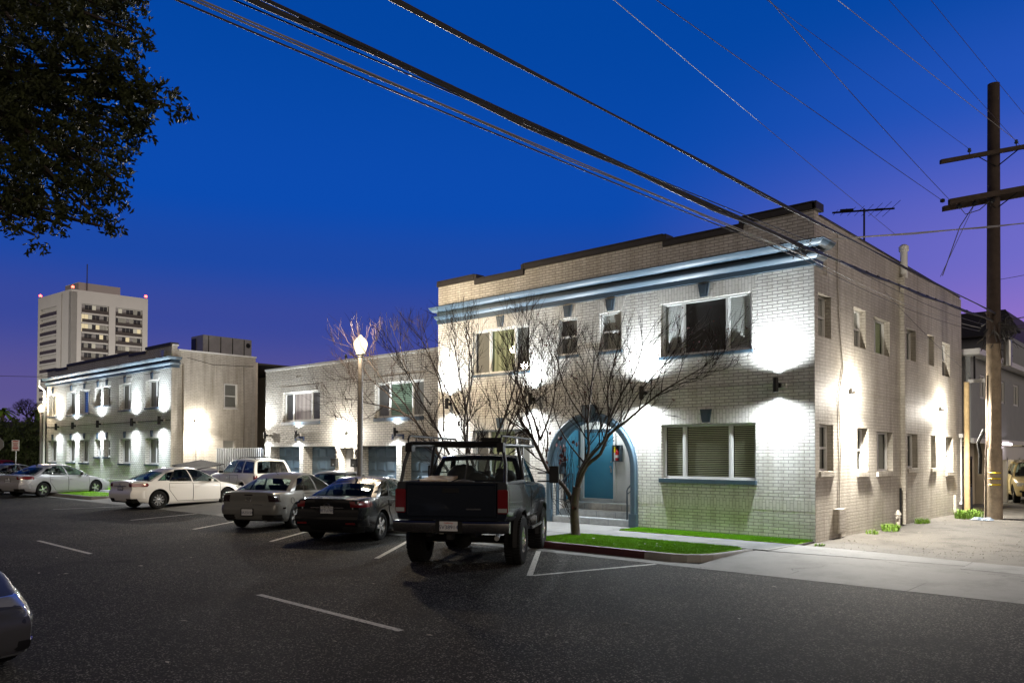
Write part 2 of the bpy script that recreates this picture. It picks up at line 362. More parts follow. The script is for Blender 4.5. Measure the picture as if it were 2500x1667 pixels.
# ------------------------------------------------------------------ ground
def sheet(name, pts, z, mat, kind='structure', thick=0):
    mb = MB()
    P = [(p[0], p[1], z if len(p) < 3 else p[2]) for p in pts]
    if thick: mb.prism([(a, b, c-thick) for a, b, c in P], (0, 0, thick))
    else: mb.poly(P)
    o = mb.build(name, mat); o['kind'] = kind
    return o
sheet('road', [(-320, -160), (160, -160), (160, 260), (-320, 260)], 0, M['asphalt'])
CURB = .145
# block of pavement in front of the main building
def band(name, x0, x1, y0, y1, z, mat): return structure(MB().box(x0, x1, y0, y1, -.2, z).build(name, mat))
# sidewalks (butted pieces with joints)
def walk(x0, x1, y0, y1, z, step=1.5):
    mb = MB(); x = x0
    while x < x1-.01:
        xe = min(x+step, x1); mb.box(x+.006, xe-.006, y0, y1, -.2, z); x = xe
    mb.box(x0, x1, y0+.01, y1-.01, -.2, z-.012)
    return structure(mb.build('sidewalk', M['walk']))
walk(-15.2, -.02, -2.42, -1.02, .13)
walk(-51.5, -30.4, -2.42, -1.02, .13)
walk(-30.4, -15.2, -2.42, -.2, .128, 2.4)
# strips by the walls
MB().box(-4.7, -.02, -1.0, -.01, -.2, .125).build('planting_bed', M['dirt'])['kind'] = 'structure'
MB().box(-15.2, -4.7, -1.0, -.01, -.2, .128).build('sidewalk', M['walk'])['kind'] = 'structure'
MB().box(-51.5, -30.4, -1.0, -.01, -.2, .124).build('planting_bed', M['dirt'])['kind'] = 'structure'
# garage court
MB().box(-32.5, -12.75, -.18, 2.55, -.2, .127).build('garage_court', M['apron'])['kind'] = 'structure'
# parking strip beside the walk
MB().box(-15.2, -5.2, -4.32, -2.44, -.2, .128).build('sidewalk', M['walk'])['kind'] = 'structure'
# driveway at the garages, sloping to the gutter
mb = MB(); mb.add([(-30.4, -4.95, .004), (-15.2, -4.95, .004), (-15.2, -2.44, .126), (-30.4, -2.44, .126), (-30.4, -4.95, -.2), (-15.2, -4.95, -.2), (-15.2, -2.44, -.2), (-30.4, -2.44, -.2)],
    [(0, 1, 2, 3), (0, 4, 5, 1), (1, 5, 6, 2), (2, 6, 7, 3), (3, 7, 4, 0)])
structure(mb.build('driveway', M['apron']))
# gutters
def gutter(x0, x1): structure(MB().box(x0, x1, -4.95, -4.46, -.2, .005).build('gutter', M['apron']))
gutter(-15.2, -.45); gutter(-60, -30.4)
# alley driveway apron at the right, one sloping slab of two pours
def slab(pts, mat, name):
    mb = MB(); n = len(pts)
    mb.add(list(pts)+[(p[0], p[1], -.2) for p in pts], [tuple(range(n))]+[(i, n+i, n+(i+1) % n, (i+1) % n) for i in range(n)])
    return structure(mb.build(name, mat))
slab([(-.46, -4.95, .005), (3.30, -4.95, .005), (3.50, -1.99, .098), (-.3, -2.42, .11), (-.42, -3.0, .09), (-.44, -4.46, .02)], M['apron'], 'driveway')
slab([(3.315, -4.95, .005), (16, -4.95, .005), (16, -3.2, .095), (3.47, -2.42, .095)], M['apron'], 'driveway')
slab([(-.02, -2.41, .118), (3.46, -1.985, .1), (3.43, -1.32, .102), (1.3, -.98, .108), (-.02, -1.02, .125)], M['walk'], 'sidewalk')
slab([(3.475, -2.41, .097), (16, -3.19, .097), (16, -2.1, .1), (3.44, -1.33, .102)], M['walk'], 'sidewalk')
# alley of packed dirt and broken paving
mb = MB()
nx, ny = 34, 50
rr = random.Random(3)
rows = []
for j in range(ny+1):
    row = []
    for i in range(nx+1):
        x = 16*i/nx; t = j/ny
        yb = -1.02+.0*x if x < 1.3 else (-1.0-(x-1.3)*.16 if x < 3.44 else -1.34-(x-3.44)*.064)
        y = yb+(44-yb)*t**1.6
        z = .088+.018*math.sin(x*1.7+y*.9)+rr.uniform(-.008, .008)
        if j == 0: z = .07
        row.append((x, y, z))
    rows.append(row)
mb.grid(rows)
structure(mb.build('alley', M['dirt'], smooth=60))
MB().box(-14, 0, 13.3, 44, -.2, .075).build('alley', M['apron'])['kind'] = 'structure'
# kerbs
def kerb(path, mats, h=CURB, wd=.15, name='kerb', taper=None, red=None):
    """swept kerb; path gives the street-side top edge, the body lies to its left"""
    mb = MB(); n = len(path); P = [Vector((p[0], p[1], 0)) for p in path]
    rows = []
    for i, p in enumerate(P):
        d = (P[min(i+1, n-1)]-P[max(i-1, 0)]).normalized(); q = Vector((-d.y, d.x, 0))
        hh = h if taper is None else taper[i]
        rows.append([p-q*.015+Vector((0, 0, -.2)), p-q*.012, p+Vector((0, 0, max(.004, hh-.02))), p+q*.02+Vector((0, 0, max(.006, hh))), p+q*wd+Vector((0, 0, max(.006, hh))), p+q*wd+Vector((0, 0, -.2))])
    for i in range(n-1):
        mi = 1 if red and red[0] < P[i].x < red[1] else 0
        mb.grid([rows[i], rows[i+1]], mi)
    return structure(mb.build(name, mats, smooth=40))
isl = [(-15.2, -4.46)]+[(-15.2+i*.5, -4.46) for i in range(1, 28)]+[(-1.5, -4.46), (-1.1, -4.45), (-.8, -4.36), (-.6, -4.18), (-.48, -3.9), (-.42, -3.5), (-.38, -3.0), (-.36, -2.5), (-.35, -2.1)]
tp = [CURB]*len(isl)
for k, hh in zip(range(1, 6), (.115, .118, .122, .128, .14)): tp[-k] = hh
kerb(isl, [M['curb'], M['redcurb']], taper=[CURB if i < len(isl)-5 else [.14, .135, .13, .122, .118][i-(len(isl)-5)] for i in range(len(isl))], red=(-5.3, -2.2))
kerb([(-60, -4.46), (-45, -4.46), (-31.6, -4.46), (-31.0, -4.3), (-30.6, -3.8), (-30.45, -3.0), (-30.42, -2.45)], [M['curb'], M['redcurb']])
# turf: parking island, wall strip and the strips of the far building (mown carpet of short blades)
def turf(name, outline, z, blades, label, dens=1):
    mb = MB(); mb.prism([(a, b, z-.1) for a, b in outline], (0, 0, .1))
    xs = [p[0] for p in outline]; ys = [p[1] for p in outline]
    def inside(x, y):
        c = False
        for i in range(len(outline)):
            (x1, y1), (x2, y2) = outline[i], outline[i-1]
            if (y1 > y) != (y2 > y) and x < (x2-x1)*(y-y1)/(y2-y1)+x1: c = not c
        return c
    rg = random.Random(5); k = 0
    while k < blades:
        x, y = rg.uniform(min(xs), max(xs)), rg.uniform(min(ys), max(ys))
        if not inside(x, y): continue
        k += 1; a = rg.uniform(0, 2*PI); h = rg.uniform(.015, .034); wd = .006
        dx, dy = math.cos(a)*wd, math.sin(a)*wd; lx, ly = rg.uniform(-.012, .012), rg.uniform(-.012, .012)
        mb.add([(x-dx, y-dy, z-.002), (x+dx, y+dy, z-.002), (x+lx, y+ly, z+h)], [(0, 1, 2)])
    o = mb.build(name, M['turf']); tag(o, label, 'turf', kind='stuff'); return o
iso = [(-4.95, -3.6), (-4.93, -3.0), (-4.72, -2.5), (-4.3, -2.44), (-.75, -2.44), (-.52, -2.6), (-.54, -3.3), (-.62, -3.85), (-.85, -4.16), (-1.2, -4.29), (-4.5, -4.3), (-4.8, -4.1)]
turf('turf', iso, .150, 26000, 'bright green turf of the kerb island around the bare tree')
turf('turf', [(-4.72, -.97), (-.05, -.97), (-.05, -.03), (-4.72, -.03)], .142, 16000, 'narrow strip of bright turf along the brick wall by the corner')
turf('turf', [(-51.3, -4.28), (-31.2, -4.28), (-30.75, -3.9), (-30.62, -2.47), (-51.3, -2.47)], .150, 9000, 'far turf strip at the kerb before the left building')
turf('turf', [(-51.3, -.97), (-30.7, -.97), (-30.7, -.03), (-51.3, -.03)], .142, 7000, 'far turf strip at the foot of the left building')
# painted lines
def line(a, b, wd, name='road_marking'):
    a, b = Vector((*a, .004)), Vector((*b, .004)); d = (b-a).normalized(); q = Vector((-d.y, d.x, 0))*wd/2
    structure(MB().quad(a-q, b-q, b+q, a+q).build(name, M['paintline']))
for a, b in [((-14.04, -11.6), (-10.5, -11.7)), ((-3.65, -11.83), (-.25, -11.95)), ((-24.5, -11.4), (-21, -11.5)), ((-35, -11.2), (-31.5, -11.3)), ((6.8, -12.1), (10.2, -12.2))]: line(a, b, .1)
for a, b in [((-1.92, -7.72), (-4.05, -4.97)), ((-5.63, -8.1), (-8.1, -4.97)), ((-9.9, -7.9), (-12.1, -4.97)), ((-14.15, -7.73), (-16.2, -4.97)), ((-18.4, -7.7), (-19.6, -4.97)), ((-25.3, -7.7), (-25.2, -4.97))]: line(a, b, .105)
line((-1.90, -7.66), (-1.12, -4.97), .1)
line((-23.0, -3.9), (-18.9, -4.4), .1)
# loose stones and grit on the alley
mb = MB(); rg = random.Random(9)
for k in range(1500):
    x, y = rg.uniform(.1, 7.5), -1.0+rg.random()**1.5*12; r = rg.uniform(.005, .016)*(1 if rg.random() < .95 else 2)
    if y < -1+max(0, (x-1.3)*.16): continue
    c = Vector((x, y, .10+.018*math.sin(x*1.7+y*.9)))
    v = [c+Vector((math.cos(a)*r*rg.uniform(.7, 1.2), math.sin(a)*r*rg.uniform(.7, 1.2), -.005)) for a in (0, 1.25, 2.5, 3.75, 5.0)]+[c+Vector((0, 0, r*rg.uniform(.5, .9)))]
    mb.add(v, [(0, 1, 5), (1, 2, 5), (2, 3, 5), (3, 4, 5), (4, 0, 5)])
tag(mb.build('gravel', pm('grit', (.26, .24, .21), .9, var=.5, vs=3)), 'loose stones and grit on the dirt of the alley', 'gravel', kind='stuff')
# worn road litter: dry leaves and paper scraps
lf = MB(); lf.add([(-.05, 0, .006), (0, -.022, .012), (.055, 0, .008), (0, .022, .014)], [(0, 1, 2), (0, 2, 3)])
l0 = lf.build('dry_leaf', pm('dry leaf', (.45, .41, .34), .7))
tag(l0, 'small pale dry leaf lying on the dark asphalt', 'leaf', 'dry leaves scattered on the road')
rg = random.Random(11)
for k in range(46):
    o = l0 if k == 0 else l0.copy()
    if k: COL.objects.link(o)
    o.location = (rg.uniform(-12, 7.5), rg.uniform(-15.8, -5.6), .004) if k < 34 else (rg.uniform(-4.5, -.6), rg.uniform(-4.1, -2.6), .185)
    if k >= 34: o['label'] = 'small dry leaf lying on the green turf of the kerb island'; o['group'] = 'dry leaves on the turf'
    o.rotation_euler = (rg.uniform(-.1, .1), rg.uniform(-.1, .1), rg.uniform(0, 6.3)); s_ = rg.uniform(.5, 1.15); o.scale = (s_, s_, s_)
# weed tufts at the foot of the side wall
def tuft(x, y, r, h, n, label):
    mb = MB(); rg = random.Random(int(x*100+y*10))
    for k in range(n):
        a = rg.uniform(0, 2*PI); q = r*math.sqrt(rg.random()); px, py = x+q*math.cos(a)*.7, y+q*math.sin(a)*1.3
        b = rg.uniform(0, 2*PI); ln = h*rg.uniform(.5, 1.1); lean = rg.uniform(.2, .9)*ln; wd = .007
        c, s_ = math.cos(b), math.sin(b)
        mb.add([(px-s_*wd, py+c*wd, .08), (px+s_*wd, py-c*wd, .08), (px+c*lean*.45+s_*wd, py+s_*lean*.45-c*wd, .08+ln*.7), (px+c*lean*.45-s_*wd, py+s_*lean*.45+c*wd, .08+ln*.7), (px+c*lean, py+s_*lean, .08+ln*.85)], [(0, 1, 2, 3), (3, 2, 4)])
    tag(mb.build('weed_tuft', M['weed']), label, 'weeds', 'weeds along the alley wall')
tuft(.30, 4.4, .30, .22, 240, 'bright green weed tuft at the wall before the downpipe')
tuft(.30, 7.3, .28, .20, 170, 'green weed tuft at the wall just past the downpipe')
tuft(.75, 10.7, .55, .32, 520, 'large bright weed tuft between wall corner and utility pole')
tuft(.25, 3.1, .22, .14, 60, 'thin low weeds near the meter box')
tuft(.3, -.55, .16, .07, 50, 'tiny weed sprig at the pavement edge by the wall corner')
# ------------------------------------------------------------------ wall tools. frame: a along the wall, d into the wall, z up
def frame_front(v): return Matrix(((1, 0, 0, 0), (0, 1, 0, v), (0, 0, 1, 0), (0, 0, 0, 1)))
def frame_right(u): return Matrix(((0, -1, 0, u), (1, 0, 0, 0), (0, 0, 1, 0), (0, 0, 0, 1)))
def wall(mb, a0, a1, z0, z1, holes, th=.24):
    A = sorted({a0, a1, *[h[0] for h in holes], *[h[1] for h in holes]}); Z = sorted({z0, z1, *[h[2] for h in holes], *[h[3] for h in holes]})
    for i in range(len(A)-1):
        for j in range(len(Z)-1):
            ca, cz = (A[i]+A[i+1])/2, (Z[j]+Z[j+1])/2
            if any(h[0] < ca < h[1] and h[2] < cz < h[3] for h in holes): continue
            mb.quad((A[i], 0, Z[j]), (A[i+1], 0, Z[j]), (A[i+1], 0, Z[j+1]), (A[i], 0, Z[j+1]))
    for h0, h1, g0, g1 in [h[:4] for h in holes]:
        mb.quad((h0, 0, g0), (h0, 0, g1), (h0, th, g1), (h0, th, g0)); mb.quad((h1, 0, g1), (h1, 0, g0), (h1, th, g0), (h1, th, g1))
        mb.quad((h0, 0, g1), (h1, 0, g1), (h1, th, g1), (h0, th, g1)); mb.quad((h0, 0, g0), (h0, th, g0), (h1, th, g0), (h1, 0, g0))
def window(bld, F, a0, a1, z0, z1, mull=(), hung=False, fills=('dark',), d=.13, sill=None, key=None, lintel=None, fr=.055, arch=False, fmat=None):
    """window part of a building: frame mesh with panes, blinds, sill and keystone as sub-parts"""
    fm = fmat or M['frame']
    mb = MB(F); e = .004
    mb.box(a0+e, a0+fr, d, d+.07, z0+e, z1-e); mb.box(a1-fr, a1-e, d, d+.07, z0+e, z1-e)
    mb.box(a0+fr, a1-fr, d, d+.07, z1-fr, z1-e); mb.box(a0+fr, a1-fr, d-.012, d+.07, z0+e, z0+fr*1.1)
    xs = [a0+fr]+[a0+(a1-a0)*q for q in mull]+[a1-fr]
    for q in mull:
        x = a0+(a1-a0)*q; mb.box(x-.032, x+.032, d+.003, d+.068, z0+fr*1.1, z1-fr)
    zm = (z0+z1)/2
    if hung: mb.box(a0+fr, a1-fr, d+.006, d+.062, zm-.028, zm+.028)
    # sash edges
    for i in range(len(xs)-1):
        l, r = xs[i]+(.032 if i else 0), xs[i+1]-(.032 if i < len(xs)-2 else 0)
        for c in ((l, l+.026), (r-.026, r)): mb.box(c[0], c[1], d+.02, d+.055, z0+fr*1.1, z1-fr)
    W = mb.build('window', fm, bld)
    for i in range(len(xs)-1):
        l, r = xs[i]+(.058 if i else .026), xs[i+1]-(.058 if i < len(xs)-2 else .026)
        MB(F).quad((l, d+.04, z0+fr*1.1), (r, d+.04, z0+fr*1.1), (r, d+.04, z1-fr), (l, d+.04, z1-fr)).build('pane', M['glass'], W)
        f = fills[i % len(fills)]
        nm = {'dark': 'room_shade', 'curtaing': 'curtain', 'curtainy': 'curtain', 'curtainp': 'curtain'}.get(f, 'blind')  # dark fill: near-black sheet standing for the unlit room
        if f == 'slats':     # modelled slats
            b = MB(F); z = z0+fr*1.1+.02
            while z < z1-fr-.01:
                b.add([(l, d+.075, z), (r, d+.075, z), (r, d+.052, z+.034), (l, d+.052, z+.034), (l, d+.077, z+.001), (r, d+.077, z+.001), (r, d+.054, z+.035), (l, d+.054, z+.035)], [(0, 1, 2, 3), (7, 6, 5, 4)]); z += .042
            b.quad((l, d+.2, z0), (r, d+.2, z0), (r, d+.2, z1), (l, d+.2, z1), 1)
            b.build('blind', [pm('slat', (.5, .5, .48), .5) if 'slat' not in M else M['slat'], M['dark']], W)
        elif f == 'slatsdim':
            b = MB(F); z = z0+fr*1.1+.02
            while z < z1-fr-.01:
                b.add([(l, d+.085, z), (r, d+.085, z), (r, d+.115, z+.018), (l, d+.115, z+.018), (l, d+.087, z-.002), (r, d+.087, z-.002), (r, d+.117, z+.016), (l, d+.117, z+.016)], [(0, 1, 2, 3), (7, 6, 5, 4)]); z += .046
            b.quad((l, d+.2, z0), (r, d+.2, z0), (r, d+.2, z1), (l, d+.2, z1), 1)
            b.build('blind', [M['slatdim'], M['dark']], W)
        else:
            MB(F).box(l-.03, r+.03, d+.1, d+.105, z0+.01, z1-.01).build(nm, M[f], W)
    if sill:
        s = MB(F); h, o, mat = sill
        s.box(a0-.03, a1+.03, -o, d-.005, z0-h, z0-.002); s.build('sill', mat, W, bevel=.008)
    if key:
        ac = (a0+a1)/2; kb, kt = key
        k = MB(F); w0, w1 = .10, .16
        k.prism([(ac-w0, -.045, kb), (ac+w0, -.045, kb), (ac+w1, -.045, kt), (ac-w1, -.045, kt)], (0, .06, 0))
        k.prism([(ac-w0*.55, -.062, kb+.05), (ac+w0*.55, -.062, kb+.05), (ac+w1*.55, -.062, kt-.05), (ac-w1*.55, -.062, kt-.05)], (0, .02, 0))
        k.build('keystone', M['bluedk'], W, bevel=.006)
    if lintel:
        zt, mat = lintel; sp = .22
        l = MB(F); l.prism([(a0-.005, -.006, z1+.004), (a1+.005, -.006, z1+.004), (a1+sp*.7, -.006, zt), (a0-sp*.7, -.006, zt)], (0, .012, 0))
        l.build('lintel', mat, W)
    return W
M['slat'] = pm('blind slat', (.78, .78, .76), .5)
M['slatdim'] = pm('olive blind slat', (.24, .25, .17), .5, emit=(.42, .44, .24), es=.16)  # light of the room behind is put into the slats as emission
M['slatoff'] = M['slat']

def sweep(mb, prof, path, caps=True, mi=0):
    """profile of (out, z) swept along outer wall path corners (list of functions o->(x,y))"""
    rows = [[(*p(o), z) for o, z in prof] for p in path]
    mb.grid(rows, mi, closed=True)
    if caps: mb.poly(rows[0][::-1], mi); mb.poly(rows[-1], mi)
CORN = [(0, 6.44), (.05, 6.44), (.05, 6.57), (.085, 6.585), (.13, 6.62), (.16, 6.66), (.165, 6.695), (.05, 6.70), (.05, 6.80), (.10, 6.815), (.20, 6.83), (.26, 6.86), (.31, 6.905), (.33, 6.94), (.345, 6.945), (.345, 6.965), (0, 7.0)]

# ------------------------------------------------------------------ main building
bld = thing('apartment_building', 'two storey white painted brick building with blue arched entrance', 'building', (-6.35, 6.5, 0))
F0 = frame_front(0)
ARC, AIN, ASP = -6.355, 1.355, 1.69
fw = [(-11.05, -8.62, 4.62, 6.02), (-7.52, -6.80, 4.95, 6.02), (-6.03, -5.29, 4.95, 6.02), (-4.06, -1.52, 4.64, 6.03),
      (-11.05, -8.62, 1.47, 2.85), (-4.05, -1.43, 1.47, 2.86)]
mb = MB(F0)
wall(mb, -12.7, 0, .0, 6.46, fw+[(ARC-AIN, ARC+AIN, .0, ASP+AIN)], .24)
NA = 24
for s_ in (-1, 1):   # brick spandrels above the arch
    pts = [(ARC+s_*AIN*math.cos(t), 0, ASP+AIN*math.sin(t)) for t in [PI/2*i/NA for i in range(NA+1)]]
    for i in range(NA):
        p, q = pts[i], pts[i+1]
        mb.quad(p, (ARC+s_*AIN, 0, p[2]) if i else p, (ARC+s_*AIN, 0, q[2]), q) if i else mb.poly([p, (ARC+s_*AIN, 0, q[2]), q])
caps_ = [(-12.7, -10.97, 7.70), (-10.97, -8.85, 7.54), (-8.85, -3.98, 7.70), (-3.98, -1.72, 7.54), (-1.72, 0, 7.72)]
mb2 = MB()
for a, b, z in caps_: mb.box(a, min(b, -.004), 0, .28, 6.46, z)
mb.build('front_wall', M['brickA'], bld)
mb = MB()
for a, b, z in caps_:
    mb.box(a-(.05 if a < -12 else 0), b+(.05 if b > -1 else 0), -.05, .33, z+.003, z+.15); mb.box(a-.02, b+.02, -.075, .30, z+.15, z+.185)
for i in range(len(caps_)-1):
    zl, zh = sorted((caps_[i][2], caps_[i+1][2])); x = caps_[i][1]; s_ = -1 if caps_[i][2] < caps_[i+1][2] else 1
    mb.box(x-.002 if s_ > 0 else x-.11, x+.11 if s_ > 0 else x+.002, -.052, .332, zl+.1, zh+.17)
mb.build('coping', M['coping'], bld, bevel=.01)
mb = MB(); sweep(mb, CORN, [lambda o: (-12.7-o*.35, .45), lambda o: (-12.7-o*.35, -.004-o), lambda o: (0+o, -.004-o), lambda o: (0+o, .42)])
mb.build('cornice', M['cornice'], bld, smooth=20)
# conduit run at lamp height
MB().tube([(-12.7, -.02, 3.78), (-.02, -.02, 3.78)], .014, 6).build('conduit', M['brickA'], bld)
# soldier band low on the wall
for a_, b_ in ((-4.72, 0), (-12.7, -7.98)): MB().box(a_, b_, -.003, .004, .78, 1.02).build('brick_band', M['brickV'], bld)
# side wall
F1 = frame_right(0)
up = [(.22, 1.02, 4.84, 5.84), (2.55, 3.45, 4.84, 5.84), (4.08, 5.42, 4.82, 5.80), (6.92, 7.90, 4.9, 5.84), (9.15, 9.90, 4.94, 5.90), (10.85, 11.82, 4.72, 5.84)]
lo = [(.25, 1.12, 1.70, 2.80), (2.74, 3.56, 1.66, 2.78), (4.25, 5.62, 1.64, 2.72), (6.95, 7.98, 1.70, 2.72), (9.42, 10.0, 1.68, 2.72), (11.18, 12.12, 1.52, 2.70)]
mb = MB(F1); wall(mb, 0, 13.15, 0, 7.55, up+lo, .24)
mb.box(.28, 13.15, 0, .28, 7.55, 7.63)
mb.box(.006, .28, 0, .28, 7.55, 7.715)
mb.build('side_wall', M['brickS'], bld)
mb = MB(); mb.box(-.30, .03, .34, 13.2, 7.633, 7.665); mb.box(-.02, .075, -.05, .40, 7.725, 7.90); mb.build('coping', M['coping'], bld)
mb = MB(); mb.box(-12.7, -.28, .29, 13.15, 7.0, 7.1); mb.build('roof', M['roof'], bld)
mb = MB(); mb.box(-12.7, -.0, 13.15, 13.4, 0, 7.6); mb.box(-12.9, -12.7, .3, 13.4, 0, 7.6); mb.build('rear_wall', M['brickS'], bld)
# dark interior mass so that nothing shows through
mb = MB(); mb.box(-12.5, -.5, 2.0, 12.9, 0, 6.95); mb.box(-12.5, -7.9, .52, 2.0, 0, 6.95); mb.box(-4.75, -.5, .52, 2.0, 0, 6.95); mb.box(-7.9, -4.75, .52, 2.0, 3.6, 6.95)
mb.build('inner_wall', M['dark'], bld)
sb = (.075, .06, M['blue'])
window(bld, F0, *fw[0], mull=(.30, .74), fills=('curtaing', 'curtainy', 'curtaing'), sill=sb, key=(6.06, 6.40), lintel=(6.40, M['brickV']), d=.05)
window(bld, F0, *fw[1], hung=True, fills=('curtaing',), sill=sb, key=(6.06, 6.40), lintel=(6.40, M['brickV']), d=.05)
window(bld, F0, *fw[2], hung=True, fills=('slats',), sill=sb, key=(6.06, 6.40), lintel=(6.40, M['brickV']), d=.05)
window(bld, F0, *fw[3], mull=(.25, .74), fills=('slats', 'dark', 'slats'), sill=sb, key=(6.07, 6.41), lintel=(6.41, M['brickV']), d=.05)
window(bld, F0, *fw[4], mull=(.27, .73), fills=('curtaing', 'curtainy', 'curtaing'), sill=sb, key=(2.90, 3.22), lintel=(3.21, M['brickV']), d=.10)
window(bld, F0, *fw[5], mull=(.24, .73), fills=('slatsdim', 'slatsdim', 'slatsdim'), sill=(.11, .09, M['blue']), key=(2.90, 3.23), lintel=(3.22, M['brickV']), d=.10)
for k, h in enumerate(up):
    window(bld, F1, *h, hung=k in (0, 1, 5), mull=(.42,) if k == 2 else (), fills=(('slats',), ('slats',), ('curtaing', 'curtainy'), ('curtaing',), ('curtainp',), ('dark',))[k], d=.15, fmat=M['white'])
ss = (.13, .05, M['brickS'])
for k, h in enumerate(lo):
    window(bld, F1, *h, hung=k in (0, 1, 5), mull=(.42,) if k == 2 else (), fills=(('curtaing',), ('curtaing',), ('curtaing',), ('curtaing',), ('curtaing',), ('dark',))[k], d=.15, sill=ss, fmat=M['white'])
# entrance arch: moulded surround, jambs, plinths, keystone
def archpts(r, n=28): return [(ARC-r, .0)]+[(ARC-r*math.cos(PI*i/n), ASP+r*math.sin(PI*i/n)) for i in range(n+1)]+[(ARC+r, .0)]
prof = [(1.356, .05), (1.356, -.03), (1.385, -.045), (1.40, -.05), (1.42, -.085), (1.52, -.095), (1.545, -.08), (1.56, -.04), (1.585, -.035), (1.585, .003)]
mb = MB(F0); rows = []
for r, d in prof: rows.append([(x, d, z if 0 < z else .13) for x, z in archpts(r)])
mb.grid(rows); mb.build('entrance_arch', M['blue'], bld, smooth=25, fix=True)
for s_ in (-1, 1): MB(F0).box(ARC+s_*1.35, ARC+s_*1.6, -.115, .0, .125, .49).build('arch_plinth', M['blue'], bld, bevel=.012)
mb = MB(F0); mb.prism([(ARC-.13, -.16, 2.98), (ARC+.13, -.16, 2.98), (ARC+.2, -.16, 3.42), (ARC-.2, -.16, 3.42)], (0, .17, 0)); mb.box(ARC-.2, ARC+.2, -.18, 0, 3.422, 3.48)
mb.lathe([(.0, 0), (.06, .02), (.075, .06), (.06, .10), (0, .115)], (ARC, -.20, 3.14), 10, 'y')
mb.build('keystone', M['bluedk'], bld, bevel=.012)
# porch
rows = []
mb = MB(F0)
for d in (.05, .12, .12, .18, .18, .26): 
    r = {.05: 1.356, .12: 1.356, .18: 1.34, .26: 1.33}[d]; rows.append([(x, d, max(z, .13)) for x, z in archpts(r)])
mb.grid(rows); mb.build('arch_reveal', M['blue'], bld, smooth=25)
PL, PR, PB = -7.74, -4.95, 1.3
mb = MB(F0)
mb.quad((PL-.02, .26, .1), (PL-.02, PB, .1), (PL-.02, PB, 3.3), (PL-.02, .26, 3.3)); mb.quad((PR, PB, .1), (PR, .26, .1), (PR, .26, 3.3), (PR, PB, 3.3))
wall(MB(), 0, 0, 0, 0, [])
mb.quad((PL-.02, PB, .1), (PR, PB, .1), (PR, PB, 3.3), (PL-.02, PB, 3.3)); mb.quad((PL-.02, .26, 3.3), (PL-.02, PB, 3.3), (PR, PB, 3.3), (PR, .26, 3.3))
# face between arch reveal and porch ceiling
for s_ in (-1, 1):
    pts = [(ARC+s_*1.33*math.cos(PI/2*i/NA), .26, ASP+1.33*math.sin(PI/2*i/NA)) for i in range(NA+1)]
    for i in range(NA): mb.quad(pts[i], (ARC+s_*1.42, .262, pts[i][2]), (ARC+s_*1.42, .262, pts[i+1][2]), pts[i+1])
mb.build('porch_wall', M['white'], bld)
mb = MB(F0)
mb.box(ARC-1.35, ARC+1.35, -.06, .29, .12, .31); mb.box(ARC-1.345, ARC+1.345, .29, .6, .12, .49); mb.box(PL, PR, .6, PB, .12, .68)
mb.build('steps', pm('painted steps', (.33, .36, .38), .6, var=.25, vs=6, bump=.3), bld, bevel=.018)
mb = MB(F0)
for x in (-7.0, -6.35, -5.7): mb.box(x-.004, x+.004, -.0625, -.058, .14, .30); mb.box(x-.004, x+.004, .2875, .292, .32, .47); mb.box(x-.004, x+.004, .5975, .602, .50, .66)
mb.build('step_joint', M['bluedk'], bld)
# right hand door on the back wall
D = MB(F0); D.box(-7.52, -6.44, PB-.03, PB-.004, .78, 2.84); door = D.build('door', M['bluedoor'], bld, bevel=.006)
D = MB(F0); D.box(-7.62, -7.525, PB-.07, PB-.002, .70, 2.93, 0); D.box(-6.435, -6.36, PB-.07, PB-.002, .70, 2.93); D.box(-7.525, -6.435, PB-.07, PB-.002, 2.845, 2.93); D.box(-7.525, -6.435, PB-.10, PB-.03, .68, .775)
D.build('door_frame', M['white'], bld)
D = MB(F0); D.box(-7.525, -6.435, PB-.05, PB-.028, 2.74, 2.843); D.build('door_header', M['blue'], bld)
H = MB(F0); H.lathe([(.0, -.06), (.03, -.055), (.033, -.03), (.015, -.02), (.015, 0)], (-6.53, PB-.03, 1.72), 10, 'y'); H.lathe([(.025, -.02), (.025, 0)], (-6.53, PB-.03, 1.87), 10, 'y'); H.box(-6.56, -6.50, PB-.045, PB-.03, 1.55, 1.68); H.build('handle', M['steel'], door)
# left hand door on the left side wall of the porch
D = MB(F0); D.box(PL-.015, PL+.015, .62, 1.24, .74, 2.82); d2 = D.build('door', M['bluedoor'], bld, bevel=.006)
D = MB(F0); D.box(PL-.018, PL+.03, 1.243, 1.297, .68, 2.9); D.box(PL-.018, PL+.03, .56, .617, .68, 2.9); D.box(PL-.018, PL+.03, .617, 1.243, 2.823, 2.9); D.build('door_frame', M['blue'], bld)
H = MB(F0); H.lathe([(0, .07), (.03, .06), (.03, .03), (.012, .02), (.012, 0)], (PL+.015, 1.17, 1.72), 10, 'x'); H.build('handle', M['steel'], d2)
# house number over the door
def text_mesh(body, size, name, mat, parent, mtx, depth=.004):
    cu = bpy.data.curves.new('t', 'FONT'); cu.body = body; cu.size = size; cu.extrude = depth; cu.align_x = 'CENTER'; cu.align_y = 'CENTER'
    ob = bpy.data.objects.new('t', cu); COL.objects.link(ob)
    dg = bpy.context.evaluated_depsgraph_get(); me = bpy.data.meshes.new_from_object(ob.evaluated_get(dg))
    bpy.data.objects.remove(ob); bpy.data.curves.remove(cu)
    me.transform(mtx); me.materials.clear(); me.materials.append(mat); me.name = name
    o = bpy.data.objects.new(name, me); COL.objects.link(o)
    if parent: o.parent = parent
    return o
RX = Matrix.Rotation(PI/2, 4, 'X')
text_mesh('313', .21, 'house_number', M['black'], bld, Matrix.Translation(Vector((-7.0, PB-.012, 3.03))-bld.location) @ RX)

